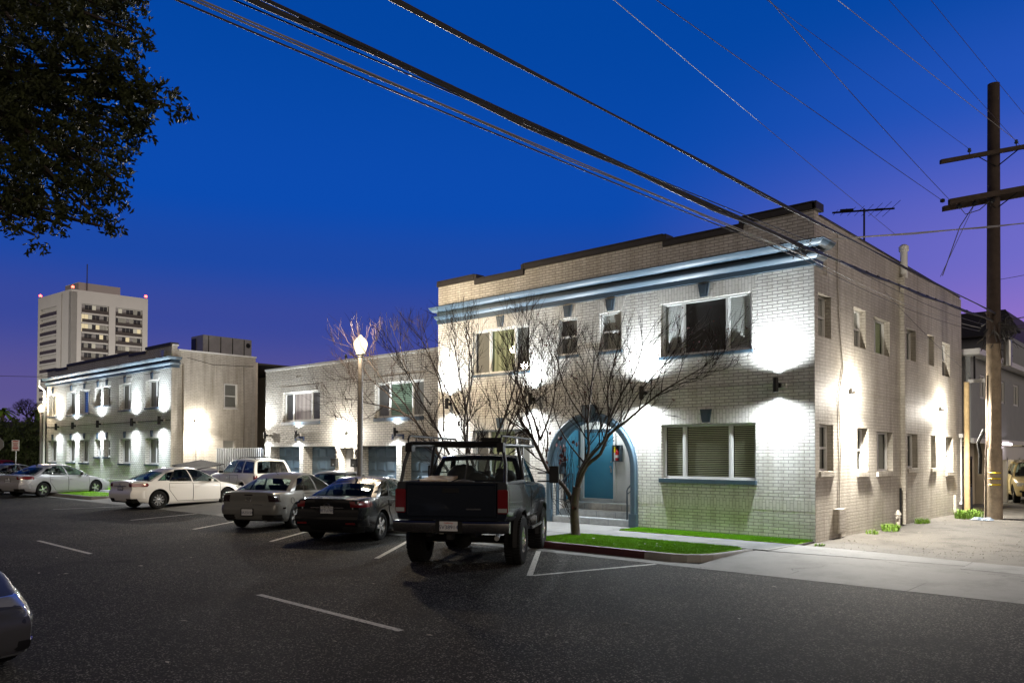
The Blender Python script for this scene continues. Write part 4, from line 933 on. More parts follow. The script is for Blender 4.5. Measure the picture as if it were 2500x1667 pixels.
for face, (o, e, n, t0, t1, nf) in enumerate([(A, e2, e1, .135, .475, 13), (A, e2, e1, .57, .925, 13), (A, e1, e2, .425, .935, 15)]):
    for fl in range(nf):
        z = HT-2.7-FH*(fl+1)
        if z < 3: break
        mb = MB(); q = n.normalized()
        pier(o, e, n, t0, t1, .9, z-.12, z+.24, mb); slab_ = mb.build('balcony', conc, T)
        mb = MB(); pier(o, e, n, t0+.004, t1-.004, .07, z+.25, z+1.05, mb); mb.build('railing', railm, slab_)
        mb = MB(); nc = 7; k = 0
        for c in range(nc):
            a_ = t0+(t1-t0)*c/nc; b_ = t0+(t1-t0)*(c+.93)/nc
            r_ = rg.random()
            mi = 4 if r_ < .38 else (5 if r_ < .70 else (2 if r_ < .88 else (1 if r_ < .95 else 0)))
            if face == 2: mi = 4 if r_ < .6 else (5 if r_ < .92 else 2)
            if face == 0 and fl in (1, 2) and c < 3: mi = 0 if c < 2 else 1
            if face == 2 and fl == 3 and c < 2: mi = 3
            if face == 0 and fl == 0: mi = 1 if c == 3 else (5 if r_ < .5 else 4)
            P0 = o+e*a_+q*.72; P1 = o+e*b_+q*.72
            mb.quad(P0+Vector((0, 0, z+.25)), P1+Vector((0, 0, z+.25)), P1+Vector((0, 0, z+2.2)), P0+Vector((0, 0, z+2.2)), mi)
        mb.build('window', warm+dk, slab_)
for k, (p, lab) in enumerate([(A+e1*.03+e2*.03, 'near'), (A+e1*.98+e2*.02, 'left'), (A+e2*.98+e1*.02, 'right')]):
    x = thing('warning_light', f'red warning lamp on the {lab} roof corner of the tower', 'warning light', p+Vector((0, 0, HT+.5)), 0, 'red lamps on the tower roof')
    MB().tube([p+Vector((0, 0, HT+.5)), p+Vector((0, 0, HT+.9))], .12, 6).build('stand', M['black'], x); MB().lathe([(0, 1.5), (.28, 1.35), (.36, 1.1), (.25, .9), (0, .88)], p+Vector((0, 0, HT)), 10).build('lens', M['redlamp'], x)

for k, (px_, py_, tx_, ty_) in enumerate([(-158, 62, -197, 60), (-196, 8, -207, 50)]):  # unseen lamps added to brighten the tower walls
    x = thing('flood_light', ['ground floodlight on a mast washing the right face of the distant tower', 'ground floodlight on a mast washing the left face of the distant tower'][k], 'flood light', (px_, py_, 0), 0, 'floodlights of the tower')
    MB().tube([(px_, py_, 0), (px_, py_, 8)], .12, 6).build('mast', M['steel'], x); MB().box(px_-.3, px_+.3, py_-.3, py_+.3, 8, 8.5).build('housing', M['steel'], x)
    light('SPOT', (px_, py_, 9), LP['tower'], (1, .93, .84), x, .5, Vector((tx_, ty_, 32))-Vector((px_, py_, 9)), 75, .6)
# ------------------------------------------------------------------ grey building in the alley
G = thing('carport_building', 'grey plaster two storey building over open carports in the alley', 'building', (-4, 24, 0))
FG2 = frame_right(0)
hw = [(16.15, 17.15, 4.25, 5.18), (19.5, 20.6, 4.25, 5.18), (22.4, 23.6, 4.27, 5.22), (26.2, 27.4, 4.25, 5.2)]
mb = MB(FG2); wall(mb, 14.7, 44, 2.62, 5.72, hw, .2); mb.quad((14.7, 0, 2.62), (44, 0, 2.62), (44, 6, 2.62), (14.7, 6, 2.62)); mb.quad((14.7, 0, 0), (14.7, 6, 0), (14.7, 6, 5.72), (14.7, 0, 5.72)) if False else mb.quad((14.7, 0, 2.62), (14.7, 0, 5.72), (14.7, 8, 5.72), (14.7, 8, 2.62))
mb.build('upper_wall', M['graystucco'], G)
for h in hw: window(G, FG2, *h, mull=(.5,), fills=('curtaing',), d=.04, fr=.07, fmat=M['white'])
mb = MB(); mb.box(-8, .42, 14.1, 44, 5.72, 5.92); mb.build('eave', M['white'], G); mb = MB(); mb.add([(-8, 14.3, 5.93), (.3, 14.3, 5.93), (.3, 44, 5.93), (-8, 44, 5.93)], [(0, 1, 2, 3)]); mb.build('roof', M['roof'], G)
mb = MB(); mb.box(-.02, .10, 14.68, 44, 2.55, 2.72); mb.build('trim', M['white'], G)
mb = MB(); mb.box(-1.2, -.9, 16, 19.4, .06, 2.6); mb.box(-6, -5.8, 14.7, 44, .06, 2.6); mb.box(-6, -.9, 14.7, 14.9, .06, 2.6); mb.box(-5.8, -.15, 19.5, 19.75, .06, 2.6); mb.box(-5.8, -.15, 27.5, 27.75, .06, 2.6); mb.box(-5.8, -.15, 36, 36.25, .06, 2.6); mb.build('carport_wall', M['stucco'], G)
mb = MB(); mb.box(-.89, -.80, 16.4, 18.3, .1, 1.75); mb.build('door', M['white'], G)
mb = MB(); mb.box(-.9, -.1, 19.8, 27.4, 1.9, 2.5); mb.build('carport_beam', M['white'], G)
for y in (21.6, 24.2): MB().box(-.3, -.1, y-.1, y+.1, .06, 2.0).build('post', M['white'], G)
mb = MB(); mb.box(-.03, .5, 14.45, 14.52, 4.72, 4.85); mb.build('service_head', M['white'], G); mb = MB(); mb.tube([(.15, 14.6, 4.8), (.15, 14.6, 5.7)], .035, 6); mb.build('service_mast', M['black'], G)
x = thing('tube_lamp', 'lit tube lamp under the carport trim behind the utility pole', 'lamp', (0, 20, 2.5))
MB().tube([(.16, 19.4, 2.56), (.16, 20.9, 2.56)], .05, 8).build('tube', emitter('carport tube', (1, .85, .95), 9), x); MB().box(.10, .13, 19.3, 21.0, 2.56, 2.64).build('fitting', M['white'], x)
light('POINT', (-2.5, 23, 2.2), LP['carport'], (1, .9, .72), x, .1); light('POINT', (-1.4, 15.6, 2.2), LP['carport2'], (1, .82, .45), x, .1)
x = thing('metal_gate', 'dark metal gate beside the far corner of the brick side wall', 'gate', (.1, 13.5, .1))
mb = MB(); mb.box(.0, .06, 13.25, 14.6, .1, .18)
for k in range(9): mb.tube([(.03, 13.3+k*.16, .1), (.03, 13.3+k*.16, 2.05)], .02, 5)
mb.box(.0, .06, 13.25, 14.6, 1.96, 2.04); mb.box(.01, .05, 13.25, 14.6, 1.0, 1.06); mb.build('bar', M['black'], x); MB().box(.035, .05, 13.3, 14.55, .2, .95).build('panel', M['bluedk'], x)
# rear houses on the skyline
x = thing('rear_house', 'dark roofed house rising behind the grey carport building', 'building', (-14, 46, 0))
mb = MB(); mb.box(-22, -4, 44.3, 58, 0, 10.2); mb.build('wall', M['graystucco'], x); mb = MB(); mb.prism([(-22.8, 43.5, 10.2), (-3.2, 43.5, 10.2), (-4.5, 46, 12.2), (-21, 46, 12.2)], (0, 0, .1)); mb.prism([(-21, 46, 10.2), (-4.5, 46, 10.2), (-4.5, 46, 12.25), (-21, 46, 12.25)], (0, 12, 0)); mb.build('roof', M['coping'], x)
x = thing('rear_house', 'low dark blue roofed house at the right end of the alley', 'building', (4, 60, 0))
mb = MB(); mb.box(-3.5, 14, 52, 66, 0, 8.4); mb.build('wall', M['graystucco'], x); mb = MB(); mb.prism([(-4, 51.5, 8.4), (14.5, 51.5, 8.4), (13, 58, 11), (-2.5, 58, 11)], (0, 0, .15)); mb.build('roof', pm('blue roof', (.03, .04, .12), .7), x)
# ------------------------------------------------------------------ vehicles. local frame: x forward, y left, z up
def interp(tab, x):
    """smooth (monotone cubic) interpolation through (x, v) points"""
    xs = [t[0] for t in tab]; vs = [t[1] for t in tab]; n = len(xs)
    if x <= xs[0]: return vs[0]
    if x >= xs[-1]: return vs[-1]
    i = max(k for k in range(n-1) if xs[k] <= x)
    d = [(vs[k+1]-vs[k])/(xs[k+1]-xs[k]) for k in range(n-1)]
    def tg(k):
        if k == 0: return d[0]
        if k == n-1: return d[-1]
        return 0 if d[k-1]*d[k] <= 0 else 2*d[k-1]*d[k]/(d[k-1]+d[k])
    h = xs[i+1]-xs[i]; t = (x-xs[i])/h; a, b = tg(i)*h, tg(i+1)*h
    return (2*t**3-3*t*t+1)*vs[i]+(t**3-2*t*t+t)*a+(-2*t**3+3*t*t)*vs[i+1]+(t**3-t*t)*b
YP = [(0, .90), (.05, .945), (.16, .978), (.34, .995), (.55, 1.0), (.74, .992), (.88, .975), (1.0, .945)]

class Body:
    def __init__(s, P):
        s.P = P; s.hl = P['L']/2; s.W2 = P['W']/2
    def tailx(s, z): return -s.hl+interp(s.P['tailp'], z)
    def nosex(s, z): return s.hl-interp(s.P['nosep'], z)
    def ws(s, x):
        P = s.P; df = s.hl-x; dr = s.hl+x; w_ = 1.0
        Rn, kn = P.get('Rn', (1.0, .26)); Rt, kt = P.get('Rt', (.75, .17))
        if df < Rn: w_ -= kn*(1-max(df, 0)/Rn)**2.3
        if dr < Rt: w_ -= kt*(1-max(dr, 0)/Rt)**2.3
        return w_
    def zs(s, x): return interp(s.P['belt'], x)
    def zt(s, x): return interp(s.P['deck'], x)
    def zb(s, x): return interp(s.P['bot'], x)
    def hw(s, x, z):
        b, t = s.zb(x), s.zs(x); q = min(1, max(0, (z-b)/(t-b)))
        return s.W2*s.ws(x)*interp(s.P.get('yp', YP), q)
    def pt(s, sx, q):
        """sx 0..1 tail to nose, q 0..1 sill to shoulder"""
        xm = -s.hl+2*s.hl*sx
        z = s.zb(xm)+(s.zs(xm)-s.zb(xm))*q
        x = s.tailx(z)*(1-sx)+s.nosex(z)*sx
        return x, s.W2*s.ws(xm)*interp(s.P.get('yp', YP), q), z
    def outline(s, z, q, front=False):
        """point on the body skin at height z: q metres from the centre line round the end and along the side"""
        xe = s.nosex(z) if front else s.tailx(z); sg = 1 if front else -1
        ye = s.hw(sg*s.hl, z)
        if q <= ye:
            n = Vector((sg, 0, 0)) if q < ye*.9 else Vector((sg, .5, 0)).normalized()
            return Vector((xe, q, z)), n
        d = q-ye; xm = sg*(s.hl-d); t = (xm+s.hl)/(2*s.hl)
        x = s.tailx(z)*(1-t)+s.nosex(z)*t
        e = min(1, d/.45); n = Vector((sg*(1-e)*.9, .35+.65*e, 0)).normalized()
        return Vector((x, s.hw(xm, z), z)), n

def car(name, label, cat, pos, heading, P, group=None):
    rt = thing(name, label, cat, (pos[0], pos[1], P.get('z', 0)), math.radians(heading), group)
    B = Body(P); paint = P['paint']; hl, W2 = B.hl, B.W2
    bl = lambda mb, nm, mats, par=None, **k: mb.build(nm, mats, par or rt, world=False, **k)
    # --- lower body
    S = [0, .006, .014, .025, .04, .06, .085, .115, .15, .19, .24, .30, .36, .42, .48, .54, .60, .66, .71, .755, .80, .84, .875, .905, .93, .95, .965, .978, .988, .995, 1.0]
    Q = [0, .05, .12, .22, .34, .46, .58, .70, .80, .88, .94, 1.0]
    rows = []
    for sx in S:
        xm = -hl+2*hl*sx; pts = [B.pt(sx, q) for q in Q]
        x1, y1, z1 = pts[-1]; zt = B.zt(xm)
        bed = P.get('bed') and P['bed'][0] < xm < P['bed'][1]
        if bed:
            dk = [(x1, y1*.975, z1+.004), (x1, y1*.94, z1), (x1, y1*.93, P['bed'][2]), (x1, y1*.5, P['bed'][2])]
        else: dk = [(x1, y1*.965, z1+(zt-z1)*.42), (x1, y1*.88, z1+(zt-z1)*.72), (x1, y1*.62, z1+(zt-z1)*.92), (x1, y1*.3, zt)]
        half = pts+dk; full = half+[(a, -b, c) for a, b, c in half[::-1]]
        rows.append(full)
    mb = MB(); mb.grid(rows, 0, closed=True); nh = len(Q)+4
    for r, fl in ((rows[0], 0), (rows[-1], 1)):
        k = len(mb.v); vs = []; CC = 6
        for j in range(nh):
            a, b = Vector(r[j]), Vector(r[2*nh-1-j]); 
            vs.append([a.lerp(b, i/CC)+Vector(((.035 if fl else -.03)*(1-(2*i/CC-1)**2)*P.get('capbulge', 1), 0, 0)) for i in range(CC+1)])
        mb.grid([[v for v in row] for row in (vs if fl else [v_[::-1] for v_ in vs])])
    body = bl(mb, 'body', [paint, M['blackmat'], M['interior']], smooth=38, fix=True)
    # wheel arches
    wr, ww = P['r'], P['tw']; axles = P['axles']; AR = wr+P.get('gap', .055)
    cut = MB(); 
    for ax in axles:
        for sg in (-1, 1):
            y0, y1 = sorted((sg*(W2-ww-.12), sg*(W2+.3)))
            cut.lathe([(AR, y0), (AR, y1)], (ax, 0, wr+P.get('az', .01)), 36, 'y')
    co = cut.build('cutter', M['blackmat'], fix=True)
    md = body.modifiers.new('b', 'BOOLEAN'); md.operation = 'DIFFERENCE'; md.solver = 'EXACT'; md.object = co
    co.location = rt.location; co.rotation_euler = rt.rotation_euler
    bpy.context.view_layer.update()
    dg = bpy.context.evaluated_depsgraph_get(); me = bpy.data.meshes.new_from_object(body.evaluated_get(dg))
    body.modifiers.clear(); bpy.data.objects.remove(co)
    if len(me.polygons) > 200: body.data = me
    me = body.data
    xr, xf = P['cab'][0], P['cab'][1]
    for p in me.polygons:
        c = p.center
        for ax in axles:
            if math.hypot(c.x-ax, c.z-wr-P.get('az', .01)) < AR+.004 and abs(c.y) < W2*1.02 and abs(p.normal.y) < .9: p.material_index = 1
            if math.hypot(c.x-ax, c.z-wr-P.get('az', .01)) < AR-.01 and abs(c.y) < W2-.02: p.material_index = 1
        if p.normal.z < -.8: p.material_index = 1
        if xr < c.x < xf and p.normal.z > .75 and abs(c.y) < B.hw(c.x, 99)*.95 and c.z > B.zs(c.x)-.02 and not P.get('bed'): p.material_index = 2
        if P.get('bed') and xr < c.x < xf and p.normal.z > .75 and c.z > B.zs(c.x)-.05: p.material_index = 2
        if P.get('bed') and P['bed'][0] < c.x < P['bed'][1] and c.z < B.zs(c.x)-.02 and abs(c.y) < B.hw(c.x, 1.2)-.02: p.material_index = 1
    me.shade_smooth(); me.set_sharp_from_angle(angle=math.radians(38))
    # --- greenhouse
    xr, xf, rr_, rf_, H = P['cab'][0], P['cab'][1], P['roof'][0], P['roof'][1], P['H']
    yr = P.get('yr', .66)*W2; He = H-P.get('crown', .05)
    def side(s, t, sg):
        xb = xr+(xf-xr)*s; zb_ = B.zs(xb)-.012; yb = B.W2*B.ws(xb)*P.get('yb', .925)
        xt = rr_+(rf_-rr_)*s; e = abs(2*s-1)
        dr = P.get('droop', (.10, .06)); d_ = (dr[0] if s < .5 else dr[1])
        zt_ = He-d_*e**2.6; yt = yr*(1-.07*e**3)
        y = yb+(yt-yb)*t+P.get('tumble', .045)*math.sin(PI*t); z = zb_+(zt_-zb_)*t
        bow = P.get('pillarbow', .05)*math.sin(PI*t)
        x = xb+(xt-xb)*t+(bow if s > .5 else -bow)*abs(2*s-1)
        return Vector((x, sg*y, z))
    bowf, bowr = P.get('bowf', (.22, .07)), P.get('bowr', (.16, .05)); cr = P.get('crown', .05)*.9
    def end(wv, t, fr):
        a, b = side(1 if fr else 0, t, -1), side(1 if fr else 0, t, 1); p = a.lerp(b, (wv+1)/2); k = 1-wv*wv
        bw = bowf if fr else bowr; q = bw[0]+(bw[1]-bw[0])*t
        p.x += (q if fr else -q)*k; p.z += cr*k*t; return p
    def roofp(s, wv):
        a, b = side(s, 1, -1), side(s, 1, 1); p = a.lerp(b, (wv+1)/2); k = 1-wv*wv
        p.z += cr*k; p.x += k*(bowf[1]*s**5-bowr[1]*(1-s)**5); return p
    G_ = MB(); GL = {}
    def patch(fn, us, vs, wins, flip, trim):
        for i in range(len(us)-1):
            for j in range(len(vs)-1):
                uc, vc = (us[i]+us[i+1])/2, (vs[j]+vs[j+1])/2; k = None
                for n_, w_ in enumerate(wins):
                    if w_[0] < uc < w_[1] and w_[2] < vc < w_[3]: k = n_
                q = [fn(us[i], vs[j]), fn(us[i+1], vs[j]), fn(us[i+1], vs[j+1]), fn(us[i], vs[j+1])]
                if flip: q = q[::-1]
                if k is None:
                    tr = any(w_[0]-trim < uc < w_[1]+trim and w_[2]-trim*1.6 < vc < w_[3]+trim*1.6 for w_ in wins)
                    G_.add(q, [(0, 1, 2, 3)], 1 if tr else 0)
                else: yield wins[k][4], q
    def lin(brk, n): 
        o = []; b = sorted(set(round(x, 5) for x in brk))
        for i in range(len(b)-1):
            k = max(1, int(round((b[i+1]-b[i])*n))); o += [b[i]+(b[i+1]-b[i])*j/k for j in range(k)]
        return o+[b[-1]]
    tr = P.get('trim', .014)
    def tb(ws_): return [q for w_ in ws_ for q in (w_[0], w_[1], w_[0]-tr, w_[1]+tr)], [q for w_ in ws_ for q in (w_[2], w_[3], w_[2]-tr*1.6, w_[3]+tr*1.6)]
    pieces = {}
    for sg, tagn in ((1, 'L'), (-1, 'R')):
        wins = [(a, b, c, d, ('side_window', tagn, k)) for k, (a, b, c, d) in enumerate(P['wins'])]
        ub, vb = tb(wins)
        for nm, q in patch(lambda s, t, sg=sg: side(s, t, sg), lin([0, 1]+ub, 22), lin([0, 1]+vb, 8), wins, sg > 0, tr): pieces.setdefault(nm, []).append(q)
    for fr in (1, 0):
        ww_ = P.get('wscr', (-.9, .9, .05, .94)) if fr else P.get('rscr', (-.86, .86, .08, .90))
        if not fr and ww_ is None: wins = []
        else: wins = [(*ww_, ('windscreen' if fr else 'rear_window', '', 0))]
        ub, vb = tb(wins)
        for nm, q in patch(lambda w_, t, fr=fr: end(w_, t, fr), lin([-1, 1]+ub, 8), lin([0, 1]+vb, 7), wins, not fr, .03): pieces.setdefault(nm, []).append(q)
    G_.grid([[roofp(i/16, -1+j/5) for j in range(11)] for i in range(17)])
    bl(G_, 'roof', [paint, M['blackmat']], smooth=40, fix=True)
    for nm, qs in pieces.items():
        g_ = MB()
        for q in qs: g_.add(q, [(0, 1, 2, 3)])
        tint = P.get('glass', M['carglass']) if not (P.get('privacy') and (nm[0] == 'rear_window' or (nm[0] == 'side_window' and nm[2] < P['privacy']))) else M['carglassdk']
        bl(g_, nm[0], tint, smooth=60, fix=True)
    # --- interior
    zb_ = B.zs((xr+xf)/2)
    for (sx, w_, sy, h_) in P.get('seats', [(P.get('seatx', -.05), .26, .36, .16), (P.get('seatx', -.05), .26, -.36, .16)]):
        st = MB(); st.prism([(sx+.10, sy-w_, zb_-.1), (sx-.08, sy-w_, zb_+h_), (sx-.2, sy-w_, zb_+h_), (sx-.06, sy-w_, zb_-.1)], (0, 2*w_, 0)); 
        st.box(sx-.19, sx-.09, sy-.13, sy+.13, zb_+h_+.03, zb_+h_+.21); st.tube([(sx-.14, sy, zb_+h_-.02), (sx-.14, sy, zb_+h_+.05)], .03, 5)
        bl(st, 'seat', M['interior'], bevel=.025)
    if P.get('bench'):
        bx, bh = P['bench']; st = MB(); st.box(bx-.14, bx, -W2*.66, W2*.66, zb_-.08, zb_+bh)
        for sy in (-.38, .38): st.box(bx-.13, bx-.03, sy-.13, sy+.13, zb_+bh+.01, zb_+bh+.14)
        bl(st, 'rear_seat', M['interior'], bevel=.02)
    if P.get('wheelx'):
        st = MB(); c = Vector((P['wheelx'], .38, zb_+.02)); st.tube([c+Vector((.06*math.cos(a)*.5, .18*math.sin(a), .18*math.cos(a))) for a in [2*PI*i/16 for i in range(17)]], .016, 6); bl(st, 'steering_wheel', M['interior'])
    # --- wheels
    for ax in axles:
        for sg in (-1, 1):
            y0 = sg*(W2-P.get('inset', .03)); c = (ax, 0, wr)
            t_ = MB(); R1 = P.get('rimr', wr*.66)
            t_.lathe([(R1-.01, y0-sg*ww), (R1+.02, y0-sg*(ww-.005)), (wr-.035, y0-sg*(ww-.01)), (wr-.008, y0-sg*(ww-.03)), (wr, y0-sg*(ww*.6)), (wr, y0-sg*(ww*.4)), (wr-.008, y0-sg*.03), (wr-.035, y0-sg*.008), (R1+.03, y0), (R1, y0-sg*.012), (R1-.02, y0-sg*.02)], c, 30, 'y', cap=False)
            if P.get('lugs'):
                for k in range(40):
                    a = 2*PI*k/40; ca, sa = math.cos(a), math.sin(a)
                    for u0, u1 in ((.02, ww*.42), (ww*.55, ww-.02)):
                        da = .03; a2 = a+(.08 if u0 > .1 else 0)
                        q = [(ax+(wr+dr)*math.cos(a2+dd), y0-sg*uu, wr+(wr+dr)*math.sin(a2+dd)) for dr in (-.004, .014) for uu in (u0, u1) for dd in (-da, da)]
                        t_.add(q, [(4, 5, 7, 6), (0, 1, 5, 4), (2, 6, 7, 3), (0, 4, 6, 2), (1, 3, 7, 5)])
            wl = bl(t_, 'wheel', M['tyre'], smooth=35, fix=True)
            r_ = MB(); yo = y0-sg*.018
            r_.lathe([(R1-.003, yo), (R1-.022, yo-sg*.004), (R1-.03, yo-sg*.02), (R1-.035, yo-sg*ww*.55)], c, 30, 'y', 0, cap=False)
            r_.lathe([(R1-.03, yo-sg*.10), (0, yo-sg*.10)], c, 24, 'y', 1)
            ns_, sw_ = P.get('spokes', (10, .026)); dsh = P.get('dish', .0)
            for k in range(ns_):
                a = 2*PI*(k+.5)/ns_+P.get('spin', 0); ca, sa = math.cos(a), math.sin(a)
                if P.get('double'): offs = (-.10, .10)
                else: offs = (0,)
                for of in offs:
                    qs = []
                    for rad, wd, yy in ((.04, sw_*1.25, yo-sg*(.012+dsh)), (R1-.018, sw_*.9, yo-sg*.006)):
                        aa = a+of*(rad/R1)*1.0+P.get('swirl', 0)*(rad/R1)
                        ca, sa = math.cos(aa), math.sin(aa)
                        for e_, dep in ((-1, 0), (1, 0), (1, -.03), (-1, -.03)):
                            qs.append((ax+rad*ca-e_*wd*sa, yy+sg*dep, wr+rad*sa+e_*wd*ca))
                    r_.add(qs, [(0, 1, 5, 4), (1, 2, 6, 5), (3, 0, 4, 7), (2, 3, 7, 6)])
            r_.lathe([(.06, yo-sg*.03), (.06, yo-sg*.008), (.045, yo-sg*.002), (0, yo)], c, 14, 'y')
            r_.lathe([(.13, yo-sg*.085), (.13, yo-sg*.06), (0, yo-sg*.06)], c, 18, 'y', 1)
            bl(r_, 'rim', [P.get('rimm', M['rim']), M['rimdk']], wl, smooth=35, fix=True)
    # --- skin patches (lamps, trims)
    def skin(nm, mat, z0, z1, q0, q1, front, off=.006, nz=4, nq=7, sides=(1, -1), par=None, sm=50):
        for sg in sides:
            rows = []
            for i in range(nz+1):
                t = i/nz; z = z0+(z1-z0)*t; row = []
                a = q0(t) if callable(q0) else q0; b = q1(t) if callable(q1) else q1
                for j in range(nq+1):
                    p, n = B.outline(z, a+(b-a)*j/nq, front); p = p+n*off; row.append((p.x, p.y*sg, p.z))
                rows.append(row)
            k = MB(); k.grid(rows); back = [[(x-(.03 if front else -.03), y*.985, z) for x, y, z in r] for r in rows]
            k.grid(back); k.grid([rows[0], back[0]]); k.grid([rows[-1], back[-1]]); k.grid([[r[0] for r in rows], [r[0] for r in back]]); k.grid([[r[-1] for r in rows], [r[-1] for r in back]])
            bl(k, nm, mat, par, smooth=sm, fix=True)
    for a in P.get('skins', []): skin(*a[:7], **(a[7] if len(a) > 7 else {}))
    def strip(pts, wd, mat_i, mb, off=.005):
        for sg in (-1, 1):
            for i in range(len(pts)-1):
                (xa, za), (xb, zb2) = pts[i], pts[i+1]; d = Vector((xb-xa, 0, zb2-za)); d = d.normalized() if d.length else Vector((1, 0, 0)); q = Vector((-d.z, 0, d.x))*wd/2
                def P3(x, z): 
                    t = (x+hl)/(2*hl); xx = B.tailx(z)*(1-t)+B.nosex(z)*t
                    return (x, sg*(B.hw(x, z)+off), z)
                mb.add([P3(xa+q.x, za+q.z), P3(xb+q.x, zb2+q.z), P3(xb-q.x, zb2-q.z), P3(xa-q.x, za-q.z)], [(0, 1, 2, 3)], mat_i)
    def dense(pts, k=5):
        o = []
        for i in range(len(pts)-1): o += [(pts[i][0]+(pts[i+1][0]-pts[i][0])*j/k, pts[i][1]+(pts[i+1][1]-pts[i][1])*j/k) for j in range(k)]
        return o+[pts[-1]]
    for D_ in P.get('doors', []):
        # door panel: skin set 3 mm proud with a dark gap round it
        xr_, xf_, zl, zh, cutq = D_
        for sg in (-1, 1):
            k = MB(); rows = []
            for i in range(9):
                z = zl+(zh-zl)*i/8; a = xr_+(cutq*max(0, 1-(z-zl)/(.62*(zh-zl))) if cutq else 0); row = []
                for j in range(9): x = a+(xf_-a)*j/8; row.append((x, sg*(B.hw(x, z)+.003), z))
                rows.append(row)
            k.grid(rows if sg < 0 else [r[::-1] for r in rows]); 
            dd = bl(k, 'door', paint, smooth=60)
            k = MB()
            edge = rows[0]+[r[-1] for r in rows[1:]]+rows[-1][::-1][1:]+[r[0] for r in rows[::-1][1:]]
            k.tube([(x, y-sg*.002, z) for x, y, z in edge], .0075, 4); bl(k, 'door_gap', M['blackmat'], dd)
            hx, hz = xr_+.17+(0), zh-.13
            y_ = sg*(B.hw(hx, hz)+.022); k = MB(); k.box(hx-.09, hx+.09, y_-.012, y_+.012, hz-.014, hz+.014); k.tube([(hx-.07, y_-sg*.03, hz), (hx-.07, y_, hz)], .012, 5); k.tube([(hx+.07, y_-sg*.03, hz), (hx+.07, y_, hz)], .012, 5)
            bl(k, 'handle', P.get('handlem', paint), dd, bevel=.005)
    if P.get('mirror'):
        mx_, mz_, ms = P['mirror']
        for sg in (-1, 1):
            y_ = sg*(B.hw(mx_, 99)*.97); k = MB(); c = Vector((mx_, y_+sg*.13*ms, mz_))
            k.add([(c.x+dx*.075*ms, c.y+dy*.105*ms, c.z+dz*.07*ms) for dx, dy, dz in [(-1, -1, -.8), (-1, 1, -.9), (-1, 1, 1), (-1, -1, 1), (.7, -.8, -.6), (.6, .75, -.6), (.6, .75, .7), (.7, -.8, .7)]], [(3, 2, 1, 0), (4, 5, 6, 7), (0, 1, 5, 4), (1, 2, 6, 5), (2, 3, 7, 6), (3, 0, 4, 7)])
            k.box(c.x-.03, c.x+.05, min(y_-sg*.03, c.y), max(y_-sg*.03, c.y), c.z-.06*ms, c.z-.03*ms)
            mo = bl(k, 'mirror', P.get('mirrorm', paint), bevel=.02, smooth=50); k = MB(); x_ = c.x-.078*ms; k.quad((x_, c.y-.085*ms, c.z-.045*ms), (x_, c.y+.085*ms, c.z-.05*ms), (x_, c.y+.085*ms, c.z+.055*ms), (x_, c.y-.085*ms, c.z+.055*ms)); bl(k, 'mirror_glass', M['darkglass'], mo)
    if P.get('plate'):
        txt, pz, tilt = P['plate']; px = B.tailx(pz)-.034-P.get('plateoff', 0)
        k = MB(); k.box(px-.008, px, -.165, .165, pz-.085, pz+.085); pl = bl(k, 'licence_plate', M['plate'], bevel=.004)
        mt = Matrix.Translation((px-.0105, 0, pz-.014)) @ Matrix.Rotation(-PI/2, 4, 'Z') @ RX
        t_ = text_mesh(txt, .094, 'plate_text', M['ink'], pl, mt, .001)
        if P.get('state'): text_mesh(P['state'], .04, 'plate_script', M['inkred'], pl, Matrix.Translation((px-.0105, 0, pz+.058)) @ Matrix.Rotation(-PI/2, 4, 'Z') @ RX, .001)
        k = MB(); k.box(px-.004, px+.02, -.185, .185, pz-.10, pz+.10); bl(k, 'plate_recess', M['blackmat'])
    for e in P.get('extra', []): e(rt, B, bl, skin, side, roofp, end)
    return rt

def K(base, **kw): d = dict(base); d.update(kw); return d
def cpaint(n, c, metal=.5, rough=.32, coat=.22): return pm(n, c, max(rough, .26), metal=metal*.3, coat=coat, spec=.35)
SC6 = 1.06
def scale6(P):
    """measured street is 6 % larger than nominal: scale vehicle sizes alike"""
    k = SC6; Q = dict(P)
    for n in ('L', 'W', 'H', 'r', 'tw'): Q[n] = P[n]*k
    for n in ('axles', 'cab', 'roof'): Q[n] = [q*k for q in P[n]]
    for n in ('tailp', 'nosep', 'belt', 'deck', 'bot'): Q[n] = [(a*k, b*k) for a, b in P[n]]
    if 'bed' in P: Q['bed'] = [q*k for q in P['bed']]
    if 'doors' in P: Q['doors'] = [tuple(q*k for q in d) for d in P['doors']]
    if 'mirror' in P: Q['mirror'] = tuple(q*k for q in P['mirror'][:2])+(P['mirror'][2],)
    if 'skins' in P: Q['skins'] = [(s[0], s[1], s[2]*k, s[3]*k)+tuple(s[4:]) for s in P['skins']]
    if 'bench' in P: Q['bench'] = tuple(q*k for q in P['bench'])
    if 'plate' in P: Q['plate'] = (P['plate'][0], P['plate'][1]*k, 0)
    return Q
